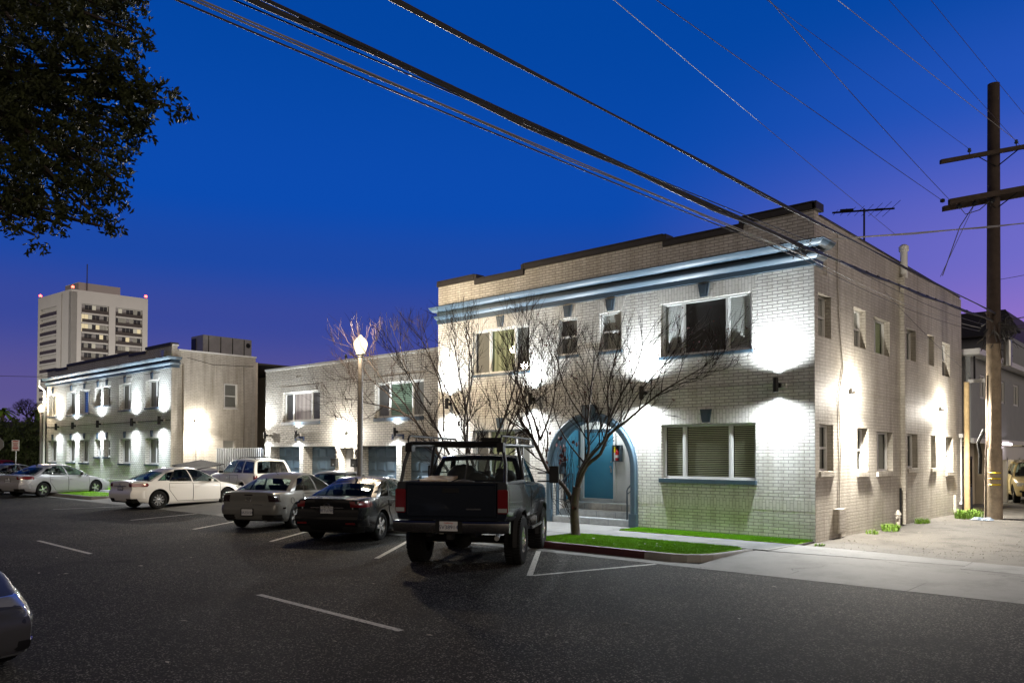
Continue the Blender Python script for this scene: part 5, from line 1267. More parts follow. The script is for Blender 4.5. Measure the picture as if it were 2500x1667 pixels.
SEDAN = dict(L=4.6, W=1.79, H=1.46, r=.325, tw=.215, axles=[-1.33, 1.40], cab=[-1.62, .98], roof=[-.88, .22],
    belt=[(-2.3, .93), (-1.6, .965), (-.6, .945), (.6, .915), (1.1, .89), (1.7, .80), (2.1, .70), (2.3, .62)],
    deck=[(-2.3, .985), (-1.7, 1.015), (-1.2, .965), (.6, .94), (.98, .955), (1.4, .905), (1.8, .84), (2.15, .73), (2.3, .64)],
    bot=[(-2.3, .30), (-1.9, .22), (-1, .17), (1, .17), (1.9, .19), (2.3, .23)],
    tailp=[(.2, .12), (.35, .03), (.55, .0), (.72, .045), (.9, .035), (1.0, .05)], nosep=[(.15, .12), (.30, .02), (.5, .0), (.62, .06), (.75, .20)],
    wins=[(.10, .27, .12, .86), (.30, .555, .10, .90), (.60, .955, .10, .91)], droop=(.13, .07), seatx=-.12, bench=(-1.02, .06), wheelx=.45, mirror=(.62, .985, 1.0),
    doors=[(-.98, -.10, .27, .90, .30), (-.09, .98, .26, .89, 0)], bowr=(.20, .06), bowf=(.30, .08))
def sedan_back(rt, B, bl, skin, side, roofp, end):
    k = MB(); z = B.zs(-B.hl)*1.0
    # boot lid gap
    pts = []
    for j in range(-8, 9):
        q = .60*j/8*B.W2/.9; p, n = B.outline(.80, abs(q)); pts.append((p.x-.032-.0*abs(q), q, .80))
    k.tube(pts, .006, 4); bl(k, 'boot_gap', M['blackmat'])
def emblem(z, r, mat=None):
    def f(rt, B, bl, *a):
        x = B.tailx(z)-.036; k = MB(); k.tube([(x, r*math.cos(t), z+r*.8*math.sin(t)) for t in [2*PI*i/14 for i in range(15)]], .007, 5); k.tube([(x, -r*.7, z+r*.35), (x, 0, z-r*.2), (x, r*.7, z+r*.35)], .007, 5); bl(k, 'emblem', mat or M['chrome'])
    return f
def exhaust(y, z):
    def f(rt, B, bl, *a):
        k = MB(); x = B.tailx(z); k.lathe([(.032, x-.03), (.036, x-.03), (.036, x+.25)], (0, y, z), 12, 'x'); bl(k, 'exhaust_pipe', M['chrome'], smooth=40)
    return f
def rearbar(y0, y1, z0, z1, mat, nm):
    def f(rt, B, bl, *a):
        k = MB(); x = B.tailx((z0+z1)/2); k.box(x-.045, x-.01, y0, y1, z0, z1); bl(k, nm, mat, bevel=.006)
    return f
def antenna(x0):
    def f(rt, B, bl, skin, side, roofp, end):
        p = roofp(x0, 0); k = MB(); k.tube([p, p+Vector((-.28, 0, .16))], [.008, .003], 5); bl(k, 'aerial', M['black'])
    return f
def shark(x0):
    def f(rt, B, bl, skin, side, roofp, end):
        p = roofp(x0, 0); k = MB(); k.prism([p+Vector((.08, -.02, -.01)), p+Vector((-.10, -.02, -.01)), p+Vector((-.10, -.02, .06)), p+Vector((-.06, -.02, .06))], (0, .04, 0)); bl(k, 'aerial', M['black'], bevel=.008)
    return f
def fuelcap(x, z):
    def f(rt, B, bl, *a):
        k = MB(); k.tube([(x+.085*math.cos(t), -(B.hw(x+.085*math.cos(t), z+.085*math.sin(t))+.003), z+.085*math.sin(t)) for t in [2*PI*i/16 for i in range(17)]], .005, 4); bl(k, 'fuel_flap', M['blackmat'])
    return f
blackp = cpaint('black car paint', (.005, .005, .006), 0, .12, .5)
silverp = cpaint('silver car paint', (.14, .14, .134), .5, .30)
grayp = cpaint('grey silver car paint', (.27, .265, .28), .25, .28)
whitep = cpaint('white car paint', (.74, .73, .70), .0, .25)
whites = cpaint('cream white car paint', (.70, .68, .62), .0, .28)
bluep = cpaint('dark blue truck paint', (.005, .008, .015), .1, .2, .55)
dgray = cpaint('graphite car paint', (.09, .095, .10), .5, .3)

# silver compact sedan
P = scale6(K(SEDAN, paint=silverp, L=4.5, W=1.755, spokes=(5, .03), double=True, spin=.3, rimr=None, plate=('6RZS154', .48, 0), privacy=0,
    skins=[('tail_light', M['taildk'], .74, .915, lambda t: .34-.03*t, lambda t: .95-.03*t, False, dict(off=.012)),
           ('bumper', silverp, .42, .66, 0., 1.15, False, dict(off=.045, nq=14, sides=(1, -1))),
           ('bumper_trim', M['blackmat'], .25, .41, 0., 1.0, False, dict(off=.02, nq=12)),
           ('side_marker', M['taildk'], .56, .60, 1.02, 1.12, False, dict(off=.05)),
           ('headlight', M['head'], .56, .70, .42, .95, True)],
    extra=[emblem(.84, .075), exhaust(-.5, .27), antenna(.12), fuelcap(-1.66, .80), rearbar(-.12, .12, .955, .985, M['taildk'], 'brake_light'), rearbar(-.42, -.12, .70, .72, M['chrome'], 'badge')]))
P['rimr'] = P['r']*.70; P['plateoff'] = .03
MAZ = P
# black sedan
P = scale6(K(SEDAN, paint=blackp, L=4.63, W=1.80, H=1.435, spokes=(5, .034), double=True, plate=('8ETU785', .735, 0),
    skins=[('tail_light', M['tail'], .80, .93, lambda t: .44+.02*t, lambda t: 1.22, False, dict(off=.012)), ('reverse_light', M['head'], .755, .795, .42, .66, False, dict(off=.01)),
           ('bumper', blackp, .40, .62, 0., 1.1, False, dict(off=.04, nq=14)), ('bumper_trim', M['blackmat'], .24, .39, 0., .95, False, dict(off=.02, nq=12)), ('reflector', M['tail'], .43, .47, .5, .72, False, dict(off=.046)),
           ('headlight', M['head'], .58, .72, .42, .95, True)],
    extra=[emblem(.885, .07), rearbar(-.42, .42, .825, .842, M['chrome'], 'boot_trim'), shark(.08)]))
P['rimr'] = P['r']*.70
HON = P
# white midsize sedan, seen from its right side
P = scale6(K(SEDAN, paint=whitep, L=4.70, W=1.82, H=1.47, r=.33, axles=[-1.41, 1.365], spokes=(10, .022), swirl=.35, plate=('7SLM204', .70, 0), Rt=(.9, .22),
    cab=[-1.72, 1.12], roof=[-.98, .30], wins=[(.085, .235, .14, .80), (.26, .555, .08, .91), (.60, .965, .08, .92)], bench=(-1.1, .06), doors=[(-1.03, -.10, .27, .90, .32), (-.09, 1.04, .26, .89, 0)],
    skins=[('tail_light', M['tail'], .80, .925, lambda t: .52, lambda t: 1.30-.12*abs(t-.5), False, dict(off=.012)), ('bumper', whitep, .40, .66, 0., 1.15, False, dict(off=.03, nq=14)), ('bumper_trim', M['blackmat'], .25, .39, 0., .9, False, dict(off=.02, nq=12)), ('headlight', M['head'], .60, .72, .42, 1.15, True)],
    extra=[rearbar(-.42, .42, .86, .885, M['chrome'], 'boot_trim'), emblem(.93, .06)]))
P['rimr'] = P['r']*.68
CAM_ = P
# grey silver sedan at the far left
P = scale6(K(SEDAN, paint=grayp, L=4.85, W=1.83, H=1.475, r=.33, axles=[-1.37, 1.43], spokes=(5, .028), double=True, plate=('7KRF418', .74, 0), Rt=(.95, .24),
    cab=[-1.78, 1.15], roof=[-1.0, .28], wins=[(.09, .225, .16, .74), (.24, .555, .08, .91), (.60, .965, .08, .92)], bench=(-1.1, .06), doors=[(-1.05, -.10, .27, .90, .32), (-.09, 1.04, .26, .89, 0)], glass=M['carglass'],
    skins=[('tail_light', M['tail'], .80, .93, lambda t: .5, lambda t: 1.32, False, dict(off=.012)), ('bumper', grayp, .40, .66, 0., 1.15, False, dict(off=.03, nq=14)), ('bumper_trim', M['blackmat'], .25, .39, 0., .9, False, dict(off=.02, nq=12)), ('headlight', M['head'], .60, .73, .42, 1.2, True)],
    extra=[emblem(.87, .07), shark(.06)]))
P['rimr'] = P['r']*.68
SON = P
def place(rw, heading, P, side=-1):
    """centre of the car from the contact point of its right rear wheel"""
    a = math.radians(heading); f = Vector((math.cos(a), math.sin(a))); l = Vector((-math.sin(a), math.cos(a)))
    o = Vector(rw)-f*P['axles'][0]-l*side*(P['W']/2-.05)
    return (o.x, o.y)
car('parked_car', 'silver compact sedan with dark smoked tail lights, parked beside the black sedan', 'car', place((-12.36, -5.66), 119, MAZ), 119, MAZ)
car('parked_car', 'glossy black sedan parked just left of the dark pickup truck', 'car', place((-8.22, -5.93), 117, HON), 117, HON)
car('parked_car', 'white sedan seen from its right side in front of the driveway', 'car', place((-22.75, -4.9), 97, CAM_), 97, CAM_)
car('parked_car', 'silver grey sedan with lit red tail lamp left of the white sedan', 'car', place((-34.9, -5.05), 112, SON), 112, SON)
D2 = dict(SON); D2['paint'] = dgray; D2['skins'] = [('tail_light', M['tail'], .85, .98, .5, 1.3, False, dict(off=.012))]; D2['plate'] = None; D2['extra'] = []
car('parked_car', 'dark sedan at the left picture edge beyond the grey sedan', 'car', (-39.2, -5.1), 112, D2)
D3 = dict(HON); D3['paint'] = dgray; D3['plate'] = None; D3['extra'] = []; D3['skins'] = [('headlight', M['head'], .62, .76, .42, .95, True)]
car('parked_car', 'dark grey sedan mostly hidden between silver and black sedans', 'car', (-15.3, -2.3), -62, D3)
# white off-roader on the driveway, facing left
WAG = dict(L=4.75, W=1.86, H=1.78, r=.385, tw=.25, axles=[-1.36, 1.33], cab=[-2.26, .80], roof=[-1.98, .12],
    belt=[(-2.4, 1.13), (-1, 1.13), (.8, 1.11), (1.4, 1.08), (2.1, .98), (2.4, .88)], deck=[(-2.4, 1.15), (.6, 1.15), (.85, 1.17), (1.5, 1.15), (2.1, 1.07), (2.4, .92)],
    bot=[(-2.4, .50), (-1, .42), (1, .42), (2.4, .48)], tailp=[(.4, .06), (.6, .0), (.9, .03), (1.15, .05)], nosep=[(.4, .08), (.6, .0), (.8, .02), (1.0, .10)],
    wins=[(.03, .30, .12, .86), (.36, .60, .12, .88), (.645, .955, .12, .90)], droop=(.05, .05), yr=.74, crown=.05, rscr=(-.84, .84, .10, .88), bowr=(.08, .04), bowf=(.22, .08), tumble=.03, pillarbow=.02,
    seatx=-.2, bench=(-1.0, .1), wheelx=.35, mirror=(.55, 1.2, 1.15), doors=[(-.95, -.20, .5, 1.08, .2), (-.19, .80, .48, 1.08, 0)], Rn=(.9, .16), Rt=(.6, .10))
def roofrack(rt, B, bl, skin, side, roofp, end):
    k = MB()
    for sg in (-1, 1): k.tube([roofp(.12, sg*.78)+Vector((0, 0, .0)), roofp(.14, sg*.78)+Vector((0, 0, .06)), roofp(.45, sg*.78)+Vector((0, 0, .07)), roofp(.78, sg*.78)+Vector((0, 0, .06)), roofp(.8, sg*.78)], .02, 6)
    for s_ in (.25, .5, .72): k.tube([roofp(s_, -.78)+Vector((0, 0, .075)), roofp(s_, .78)+Vector((0, 0, .075))], .018, 6)
    bl(k, 'roof_rack', M['black'])
def flares(dw, th, mat):
    def f(rt, B, bl, *a):
        P = B.P
        for ax in P['axles']:
            for sg in (-1, 1):
                k = MB(); rows = []; r0 = P['r']+P.get('gap', .055); cz = P['r']+P.get('az', .01)
                for i in range(21):
                    t = PI*(-.06+1.12*i/20); x, z = ax+r0*math.cos(t), cz+r0*math.sin(t); x2, z2 = ax+(r0+th)*math.cos(t), cz+(r0+th)*math.sin(t)
                    yb = B.hw(x2, max(z2, B.zb(x2)+.02)); 
                    rows.append([(x, sg*(yb-.05), z), (x, sg*(yb+dw), z), (ax+(r0+th*.35)*math.cos(t), sg*(yb+dw+.012), cz+(r0+th*.35)*math.sin(t)), (x2, sg*(yb+.003), z2)])
                k.grid(rows); bl(k, 'wheel_flare', mat, smooth=50, fix=True)
    return f
P = scale6(K(WAG, paint=whites, spokes=(6, .035), privacy=2, skins=[('tail_light', M['tail'], .85, 1.08, .62, .98, False), ('headlight', M['head'], .80, .96, .45, .95, True), ('bumper', M['steel'], .5, .72, 0, 1.0, False, dict(off=.05, nq=12)), ('bumper', whites, .5, .74, 0, 1.1, True, dict(off=.05, nq=12)), ('grille', M['black'], .78, .95, 0, .4, True)],
    extra=[roofrack, flares(.03, .06, whites)], handlem=M['chrome']))
P['rimr'] = P['r']*.6
SUVP = P
car('parked_suv', 'cream white off-road wagon with roof rack facing left on the driveway', 'suv', (-26.1, .62), 176, P)
# pale yellow compact SUV at the right picture edge
P = scale6(K(WAG, paint=cpaint('pale gold car paint', (.62, .50, .22), .2, .3), L=4.55, W=1.85, H=1.68, r=.36, belt=[(-2.3, 1.10), (-1, 1.08), (.8, 1.03), (1.4, .99), (2.0, .86), (2.3, .74)], deck=[(-2.3, 1.12), (.6, 1.05), (.9, 1.07), (1.5, 1.03), (2.0, .92), (2.3, .78)], bot=[(-2.3, .34), (-1, .28), (1, .28), (2.3, .30)], spokes=(10, .025),
    skins=[('headlight', M['head'], .70, .84, .48, 1.05, True, dict(off=.008)), ('grille', M['blackmat'], .66, .74, 0, .5, True), ('bumper_trim', M['blackmat'], .30, .52, 0, .72, True, dict(off=.02, nq=10)), ('fog_light', M['black'], .46, .54, .72, .85, True, dict(off=.012))], extra=[], mirrorm=M['blackmat'], Rn=(1.1, .28)))
P['rimr'] = P['r']*.62; P['z'] = .08
car('parked_suv', 'pale yellow compact suv parked at the carport on the right edge', 'suv', (.74, 22.6), -75, P)
# silver car whose nose enters at lower left
P = scale6(K(SEDAN, paint=cpaint('old silver car paint', (.055, .055, .056), .2, .42, coat=0), nosep=[(.15, .16), (.30, .03), (.5, .0), (.60, .05), (.75, .26)], Rn=(1.2, .36),
    skins=[('headlight', M['head'], .56, .72, lambda t: .36+.05*t, lambda t: 1.12, True, dict(off=.004)), ('bumper_gap', M['black'], .505, .545, 0, 1.1, True, dict(off=.006, nq=14)), ('lower_grille', M['black'], .27, .36, 0, .60, True, dict(off=.01, nq=10)), ('fog_light', M['darkglass'], .275, .35, .62, .76, True, dict(off=.018)), ('bumper_lip', M['steel'], .235, .252, .0, .92, True, dict(off=.02, nq=12))], extra=[]))
P['rimr'] = P['r']*.66
NOSE = P
car('parked_car', 'silver car with only its front corner and headlamp showing at lower left', 'car', (-3.40, -16.68), 12, P)
# distant parked cars behind the sign
RED = dict(D2); RED['paint'] = cpaint('dark red car paint', (.20, .012, .015), .2, .3); RED['skins'] = []
car('parked_car', 'dark red car in the shadows behind the parking sign', 'car', (-66.5, 1.5), 200, RED)
RED2 = dict(D3); RED2['paint'] = cpaint('maroon car paint', (.10, .015, .02), .2, .3); RED2['skins'] = []
car('parked_car', 'dark maroon car near the downpipe of the far left building', 'car', (-61.5, 5.0), 190, RED2)

# ------------------------------------------------------------------ pickup truck with ladder rack
TYP = [(0, .93), (.06, .97), (.15, .985), (.40, 1.0), (.62, 1.0), (.80, .99), (.93, .985), (1.0, .965)]
P = dict(L=4.80, W=1.95, H=1.985, r=.435, tw=.31, axles=[-1.22, 1.24], cab=[-.50, .98], roof=[-.36, .42], yp=TYP,
    belt=[(-2.4, 1.50), (-.56, 1.50), (-.52, 1.40), (.8, 1.36), (1.1, 1.33), (2.0, 1.27), (2.4, 1.18)], deck=[(-2.4, 1.505), (-.55, 1.505), (-.50, 1.42), (.8, 1.40), (1.0, 1.42), (2.0, 1.36), (2.4, 1.22)],
    bot=[(-2.4, .86), (-1, .76), (1, .72), (2.4, .78)], tailp=[(.7, .02), (1.0, .0), (1.5, .01)], nosep=[(.7, .05), (.9, .0), (1.2, .03)], bed=[-2.32, -.62, 1.02], capbulge=.25,
    wins=[(.06, .30, .12, .84), (.36, .95, .10, .90)], droop=(.04, .05), yr=.80, crown=.06, rscr=(-.86, .86, .16, .84), bowr=(.03, .02), bowf=(.22, .10), tumble=.03, pillarbow=.01, Rn=(.7, .10), Rt=(.15, .012), gap=.075,
    seats=[(.15, .27, .42, .12), (.15, .27, -.42, .12)], wheelx=.6, spokes=(8, .04), inset=-.075, lugs=True, doors=[(-.02, .96, .80, 1.36, 0)], paint=bluep, glass=glass('clear truck glass', (.82, .88, .86), .04), az=.02)
P = scale6(P); P['rimr'] = P['r']*.56; P['handlem'] = M['black']
def truckbits(rt, B, bl, skin, side, roofp, end):
    k = SC6; tx = -B.hl
    # tailgate panel with pressed frame and latch
    m_ = MB(); yg = B.W2*.80; m_.box(tx-.028, tx-.012, -yg, yg, .98, 1.575); tg = bl(m_, 'tailgate', bluep, bevel=.008)
    m_ = MB(); m_.box(tx-.036, tx-.027, -.15, .15, 1.40, 1.48); bl(m_, 'handle', M['black'], tg)
    m_ = MB(); m_.tube([(tx-.03, -yg+.03, 1.01), (tx-.03, -yg+.03, 1.54), (tx-.03, yg-.03, 1.54), (tx-.03, yg-.03, 1.01)], .012, 4); m_.tube([(tx-.012, -yg-.008, .95), (tx-.012, -yg-.008, 1.58)], .008, 4); m_.tube([(tx-.012, yg+.008, .95), (tx-.012, yg+.008, 1.58)], .008, 4); bl(m_, 'pressing', bluep, tg)
    m_ = MB(); m_.box(tx-.034, tx-.03, -.55, -.28, 1.10, 1.125); bl(m_, 'badge', M['chrome'], tg)
    # tail lamps
    for sg in (-1, 1):
        m_ = MB(); m_.box(tx-.03, tx+.05, sg*yg+sg*.012, sg*(B.W2*1.0), 1.04, 1.46); lp_ = bl(m_, 'tail_light', M['tail'], bevel=.015)
        m_ = MB(); m_.box(tx-.036, tx-.028, sg*(yg+.03), sg*(B.W2*.985), 1.06, 1.13); bl(m_, 'reverse_lens', M['head'], lp_)
    # chrome step bumper
    m_ = MB(); prof = [(-.01, .90), (-.12, .90), (-.15, .87), (-.155, .76), (-.13, .70), (-.01, .68)]
    rows = []
    for j in range(13):
        y = -1.06+2.12*j/12; e = abs(2*j/12-1); dx = .10*max(0, e-.72)/.28 if e > .72 else 0
        notch = .0
        rows.append([(tx+a+dx, y*1.0, z) for a, z in prof])
    m_.grid(rows); m_.poly(rows[0]); m_.poly(rows[-1][::-1]); bp_ = bl(m_, 'bumper', pm('worn chrome', (.35, .34, .33), .22, metal=1, var=.2, vs=8, coords='obj'), smooth=30, fix=True)
    m_ = MB(); m_.box(tx-.165, tx-.15, -.24, .24, .70, .90); bl(m_, 'plate_recess', M['blackmat'], bp_)
    m_ = MB(); px = tx-.168; m_.box(px-.008, px, -.165, .165, .735, .905); pl = bl(m_, 'licence_plate', M['plate'], bevel=.004)
    mt = Matrix.Translation((px-.0105, 0, .80)) @ Matrix.Rotation(-PI/2, 4, 'Z') @ RX
    text_mesh('5V38914', .098, 'plate_text', M['ink'], pl, mt, .001); text_mesh('California', .042, 'plate_script', M['inkred'], pl, Matrix.Translation((px-.0105, 0, .876)) @ Matrix.Rotation(-PI/2, 4, 'Z') @ RX, .001)
    # hitch, axle, chassis
    m_ = MB(); m_.box(tx+.0, tx+.9, -.45, -.36, .62, .74); m_.box(tx, tx+.9, .36, .45, .62, .74); m_.box(tx-.12, tx+.1, -.05, .05, .58, .68); bl(m_, 'hitch', M['blackmat'])
    m_ = MB(); ax = B.P['axles'][0]; m_.tube([(ax, -.95, B.P['r']), (ax, .95, B.P['r'])], .075, 8); m_.lathe([(0, -.16), (.17, -.08), (.19, 0), (.17, .08), (0, .16)], (ax, .1, B.P['r']), 12, 'x'); m_.box(-1.9, 2.1, -.5, -.38, .62, .78); m_.box(-1.9, 2.1, .38, .5, .62, .78); m_.box(-.5, 1.8, -.4, .4, .5, .66); bl(m_, 'axle', M['blackmat'])
    m_ = MB(); ax2 = B.P['axles'][1]; m_.tube([(ax2, -.95, B.P['r']), (ax2, .95, B.P['r'])], .06, 8); bl(m_, 'axle', M['blackmat'])
    m_ = MB(); m_.tube([(tx+.5, -.75, .62), (tx+.05, -.82, .60)], .045, 8); bl(m_, 'exhaust_pipe', M['steel'])
    # running boards
    for sg in (-1, 1):
        m_ = MB(); m_.box(-.55, .70, sg*.98, sg*1.15, .60, .66); m_.box(-.4, -.32, sg*.8, sg*1.05, .60, .8); m_.box(.5, .58, sg*.8, sg*1.05, .60, .8); bl(m_, 'running_board', M['chrome'], bevel=.015)
    # tow mirrors on arms
    for sg in (-1, 1):
        m_ = MB(); x_ = .90*k; y0 = sg*1.0; m_.tube([(x_, y0, 1.50), (x_, y0+sg*.34, 1.50)], .017, 6); m_.tube([(x_, y0, 1.68), (x_, y0+sg*.34, 1.68)], .017, 6)
        m_.box(x_-.05, x_+.06, y0+sg*.27, y0+sg*.47, 1.46, 1.83); mo = bl(m_, 'mirror', M['blackmat'], bevel=.03, smooth=50); m_ = MB(); m_.quad((x_-.0535, y0+sg*.29, 1.49), (x_-.0535, y0+sg*.45, 1.49), (x_-.0535, y0+sg*.45, 1.80), (x_-.0535, y0+sg*.29, 1.80)); bl(m_, 'mirror_glass', M['darkglass'], mo)
    # rear window bars of the sliding pane
    for w_ in (-.27, .27): m_ = MB(); m_.tube([end(w_, .17, 0), end(w_, .83, 0)], .016, 5); bl(m_, 'window_bar', M['black'])
    # load in the cab and bed
    m_ = MB(); rg = random.Random(4)
    def lump(c, s, n=9):
        for i in range(1): m_.lathe([(0, -s[2]), (.72, -s[2]*.7), (1.0, -.1*s[2]), (.9, .45*s[2]), (.55, .85*s[2]), (0, s[2])], (0, 0, 0), 12)
    lum = MB(); 
    for c, s in [((.0, .42, 1.58), (.25, .36, .30)), ((-.1, .10, 1.52), (.2, .26, .20)), ((.05, -.12, 1.50), (.2, .2, .14)), ((-.05, -.50, 1.52), (.22, .24, .26)), ((.1, -.72, 1.5), (.18, .16, .18))]:
        k0 = len(lum.v); n_ = 12; prf = [(0, -1), (.75, -.7), (1, -.1), (.93, .4), (.6, .85), (0, 1)]
        lum.lathe(prf, (0, 0, 0), n_)
        for i in range(k0, len(lum.v)): x, y, z = lum.v[i]; j_ = 1+rg.uniform(-.08, .08); lum.v[i] = (c[0]+x*s[0]*j_, c[1]+y*s[1]*j_, c[2]+z*s[2])
    lum.box(-.02, .06, -.16, -.05, 1.55, 1.74); lum.prism([(.05, .16, 1.74), (.05, -.12, 1.70), (.05, -.10, 1.65), (.05, .2, 1.66)], (.08, 0, 0))
    bl(lum, 'cab_load', M['interior'], smooth=60)
    lum = MB(); lum.lathe([(0, 0), (.30, .0), (.32, .2), (.22, .42), (0, .46)], (-1.2, .12, 1.14), 14); lum.lathe([(0, 0), (.2, .0), (.22, .2), (.1, .3), (0, .32)], (-1.0, -.55, 1.2), 12); bl(lum, 'bed_load', pm('dusty load sheet', (.10, .095, .09), .8), smooth=60)
    lum = MB(); lum.prism([(-1.7, .30, 1.54), (-.75, .35, 1.60), (-.75, .9, 1.60), (-1.7, .85, 1.54)], (0, 0, .05)); bl(lum, 'board', pm('bare plywood', (.34, .25, .17), .7))
    # ladder rack: four legs, side rails with guard loops, three cross bars
    m_ = MB(); rz = 2.26; yb = B.W2*.93; yt = B.W2*.83; xr_, xf_ = tx+.12, .05
    for sg in (-1, 1):
        m_.tube([(tx+.10, sg*yb, 1.58), (tx+.22, sg*(yb-.02), 1.9), (tx+.34, sg*yt, rz)], .034, 8); m_.tube([(-.62, sg*yb, 1.58), (-.68, sg*yt, rz)], .034, 8)
        m_.tube([(tx+.20, sg*yt, rz-.02), (1.3, sg*yt, rz-.0)], .030, 8)
        m_.tube([(tx+.20, sg*yt, rz-.06), (tx+.18, sg*yt, rz+.10), (tx+.26, sg*yt, rz+.155), (1.0, sg*yt, rz+.15), (1.3, sg*yt, rz+.0)], .020, 7)
        for x_ in (-1.9, -1.4, -.9, -.4, .1, .6): m_.tube([(x_, sg*yt, rz), (x_, sg*yt, rz+.15)], .013, 5)
        m_.box(tx+.16, tx+.38, sg*(yt-.07), sg*(yt+.05), rz-.14, rz+.03)
        m_.tube([(-.62, sg*yb, 1.62), (-.1, sg*yt, rz-.02)], .018, 6)
    for x_, z_ in ((tx+.28, rz+.02), (-.68, rz), (.35, rz), (1.25, rz)): m_.tube([(x_, -yt, z_), (x_, yt, z_)], .036, 8)
    m_.box(tx+.20, tx+.38, -yt+.02, -yt+.36, rz+.05, rz+.12)
    bl(m_, 'ladder_rack', M['black'], smooth=45)
P['extra'] = [truckbits, flares(.065, .06, M['blackmat'])]
TRK = P
car('pickup_truck', 'dark lifted pickup truck with black ladder rack parked nose to the kerb', 'pickup truck', place((-3.06, -6.74), 121.5, P), 121.5, P)
# ------------------------------------------------------------------ bare street trees
def bare_tree(label, base, v0, limbs, trunk, seed, r0, top, leaves=0, spread=1.0, dens=1.0):
    t = thing('bare_tree', label, 'tree', (base[0], v0, .13), 0, 'bare trees on the parking strip')
    rg = random.Random(seed); mt = MB(); ml = MB(); mw = MB(); tips = []
    def jit(pts, dv):      # limbs leave the facade-parallel plane
        n = len(pts); return [Vector((x, v0+dv*(i/(n-1))**1.2, z)) for i, (x, z) in enumerate(pts)]
    def smooth(P):
        o = []
        for i in range(len(P)-1):
            a, b = P[i], P[i+1]; p0 = P[i-1] if i else a; p3 = P[i+2] if i < len(P)-2 else b
            for k in range(3):
                u = k/3; o.append(.5*((2*a)+(b-p0)*u+(2*p0-5*a+4*b-p3)*u*u+(3*a-p0-3*b+p3)*u**3))
        return o+[P[-1]]
    tr = smooth(jit(trunk, 0)); k = len(tr); mt.tube(tr, [r0*(1.25 if i == 0 else 1)*(1-.18*i/k) for i in range(k)], 10)
    starts = []
    for pts, dv, ra, rb in limbs:
        P = smooth(jit(pts, dv)); n = len(P); rs = [ra+(rb-ra)*(i/(n-1))**.8 for i in range(n)]
        ml.tube(P, rs, 7)
        for i in range(2, n):
            d = (P[i]-P[i-1]).normalized()
            starts.append((P[i], d, rs[i], i/(n-1)))
    def twig(p, d, ln, r, depth):
        n = 3 if depth else 2; pts = [p]; dd = d.copy()
        for i in range(n):
            dd = (dd+Vector((rg.uniform(-.22, .22), rg.uniform(-.22, .22), rg.uniform(-.04, .22)))*.75).normalized()
            pts.append(pts[-1]+dd*ln/n)
        if pts[-1].z > top: return
        mw.tube(pts, [r*(1-.55*i/n) for i in range(n+1)], 4 if r > .006 else 3, cap=False)
        if depth <= 0: tips.append(pts[-1]); return
        for q in range(rg.choice((2, 2, 3, 3))):
            i = rg.randint(1, n); a = rg.uniform(0, 2*PI); o = dd.orthogonal().normalized(); o = o*math.cos(a)+dd.cross(o)*math.sin(a)
            o.y *= .8
            nd = (dd*rg.uniform(.75, 1.0)+o*rg.uniform(.28, .62)*spread+Vector((0, 0, .14))).normalized()
            twig(pts[i], nd, ln*rg.uniform(.6, .86), max(.0046, r*.64), depth-1)
    for p, d, r, f in starts:
        if rg.random() < (.45+.65*f)*dens and f > .25:
            a = rg.uniform(0, 2*PI); o = d.orthogonal().normalized(); o = o*math.cos(a)+d.cross(o)*math.sin(a)
            twig(p, (d*.8+o*.75*spread+Vector((0, 0, .18))).normalized(), rg.uniform(.55, .95), max(.006, min(.016, r*.6)), 3)
        if f > .98:
            for q in range(3):
                a = rg.uniform(0, 2*PI); o = d.orthogonal().normalized(); o = o*math.cos(a)+d.cross(o)*math.sin(a)
                twig(p, (d+o*.35*spread).normalized(), rg.uniform(.6, 1.0), max(.008, r*.8), 3)
    mt.build('trunk', M['bark'], t, smooth=60); ml.build('limb', M['bark'], t, smooth=60)
    mw.build('crown', M['twig'], t)
    lv = MB()
    for p in rg.sample(tips, min(len(tips), leaves)):
        for q in range(1):
            c = p; s = rg.uniform(.012, .024); a = rg.uniform(0, 6.28); u = Vector((math.cos(a), math.sin(a), 0))*s; w_ = Vector((0, 0, -s*1.5))
            lv.add([c-u*.6, c+w_*.5-u, c+w_*1.4, c+w_*.5+u], [(0, 1, 2, 3)])
    return t, lv, rg
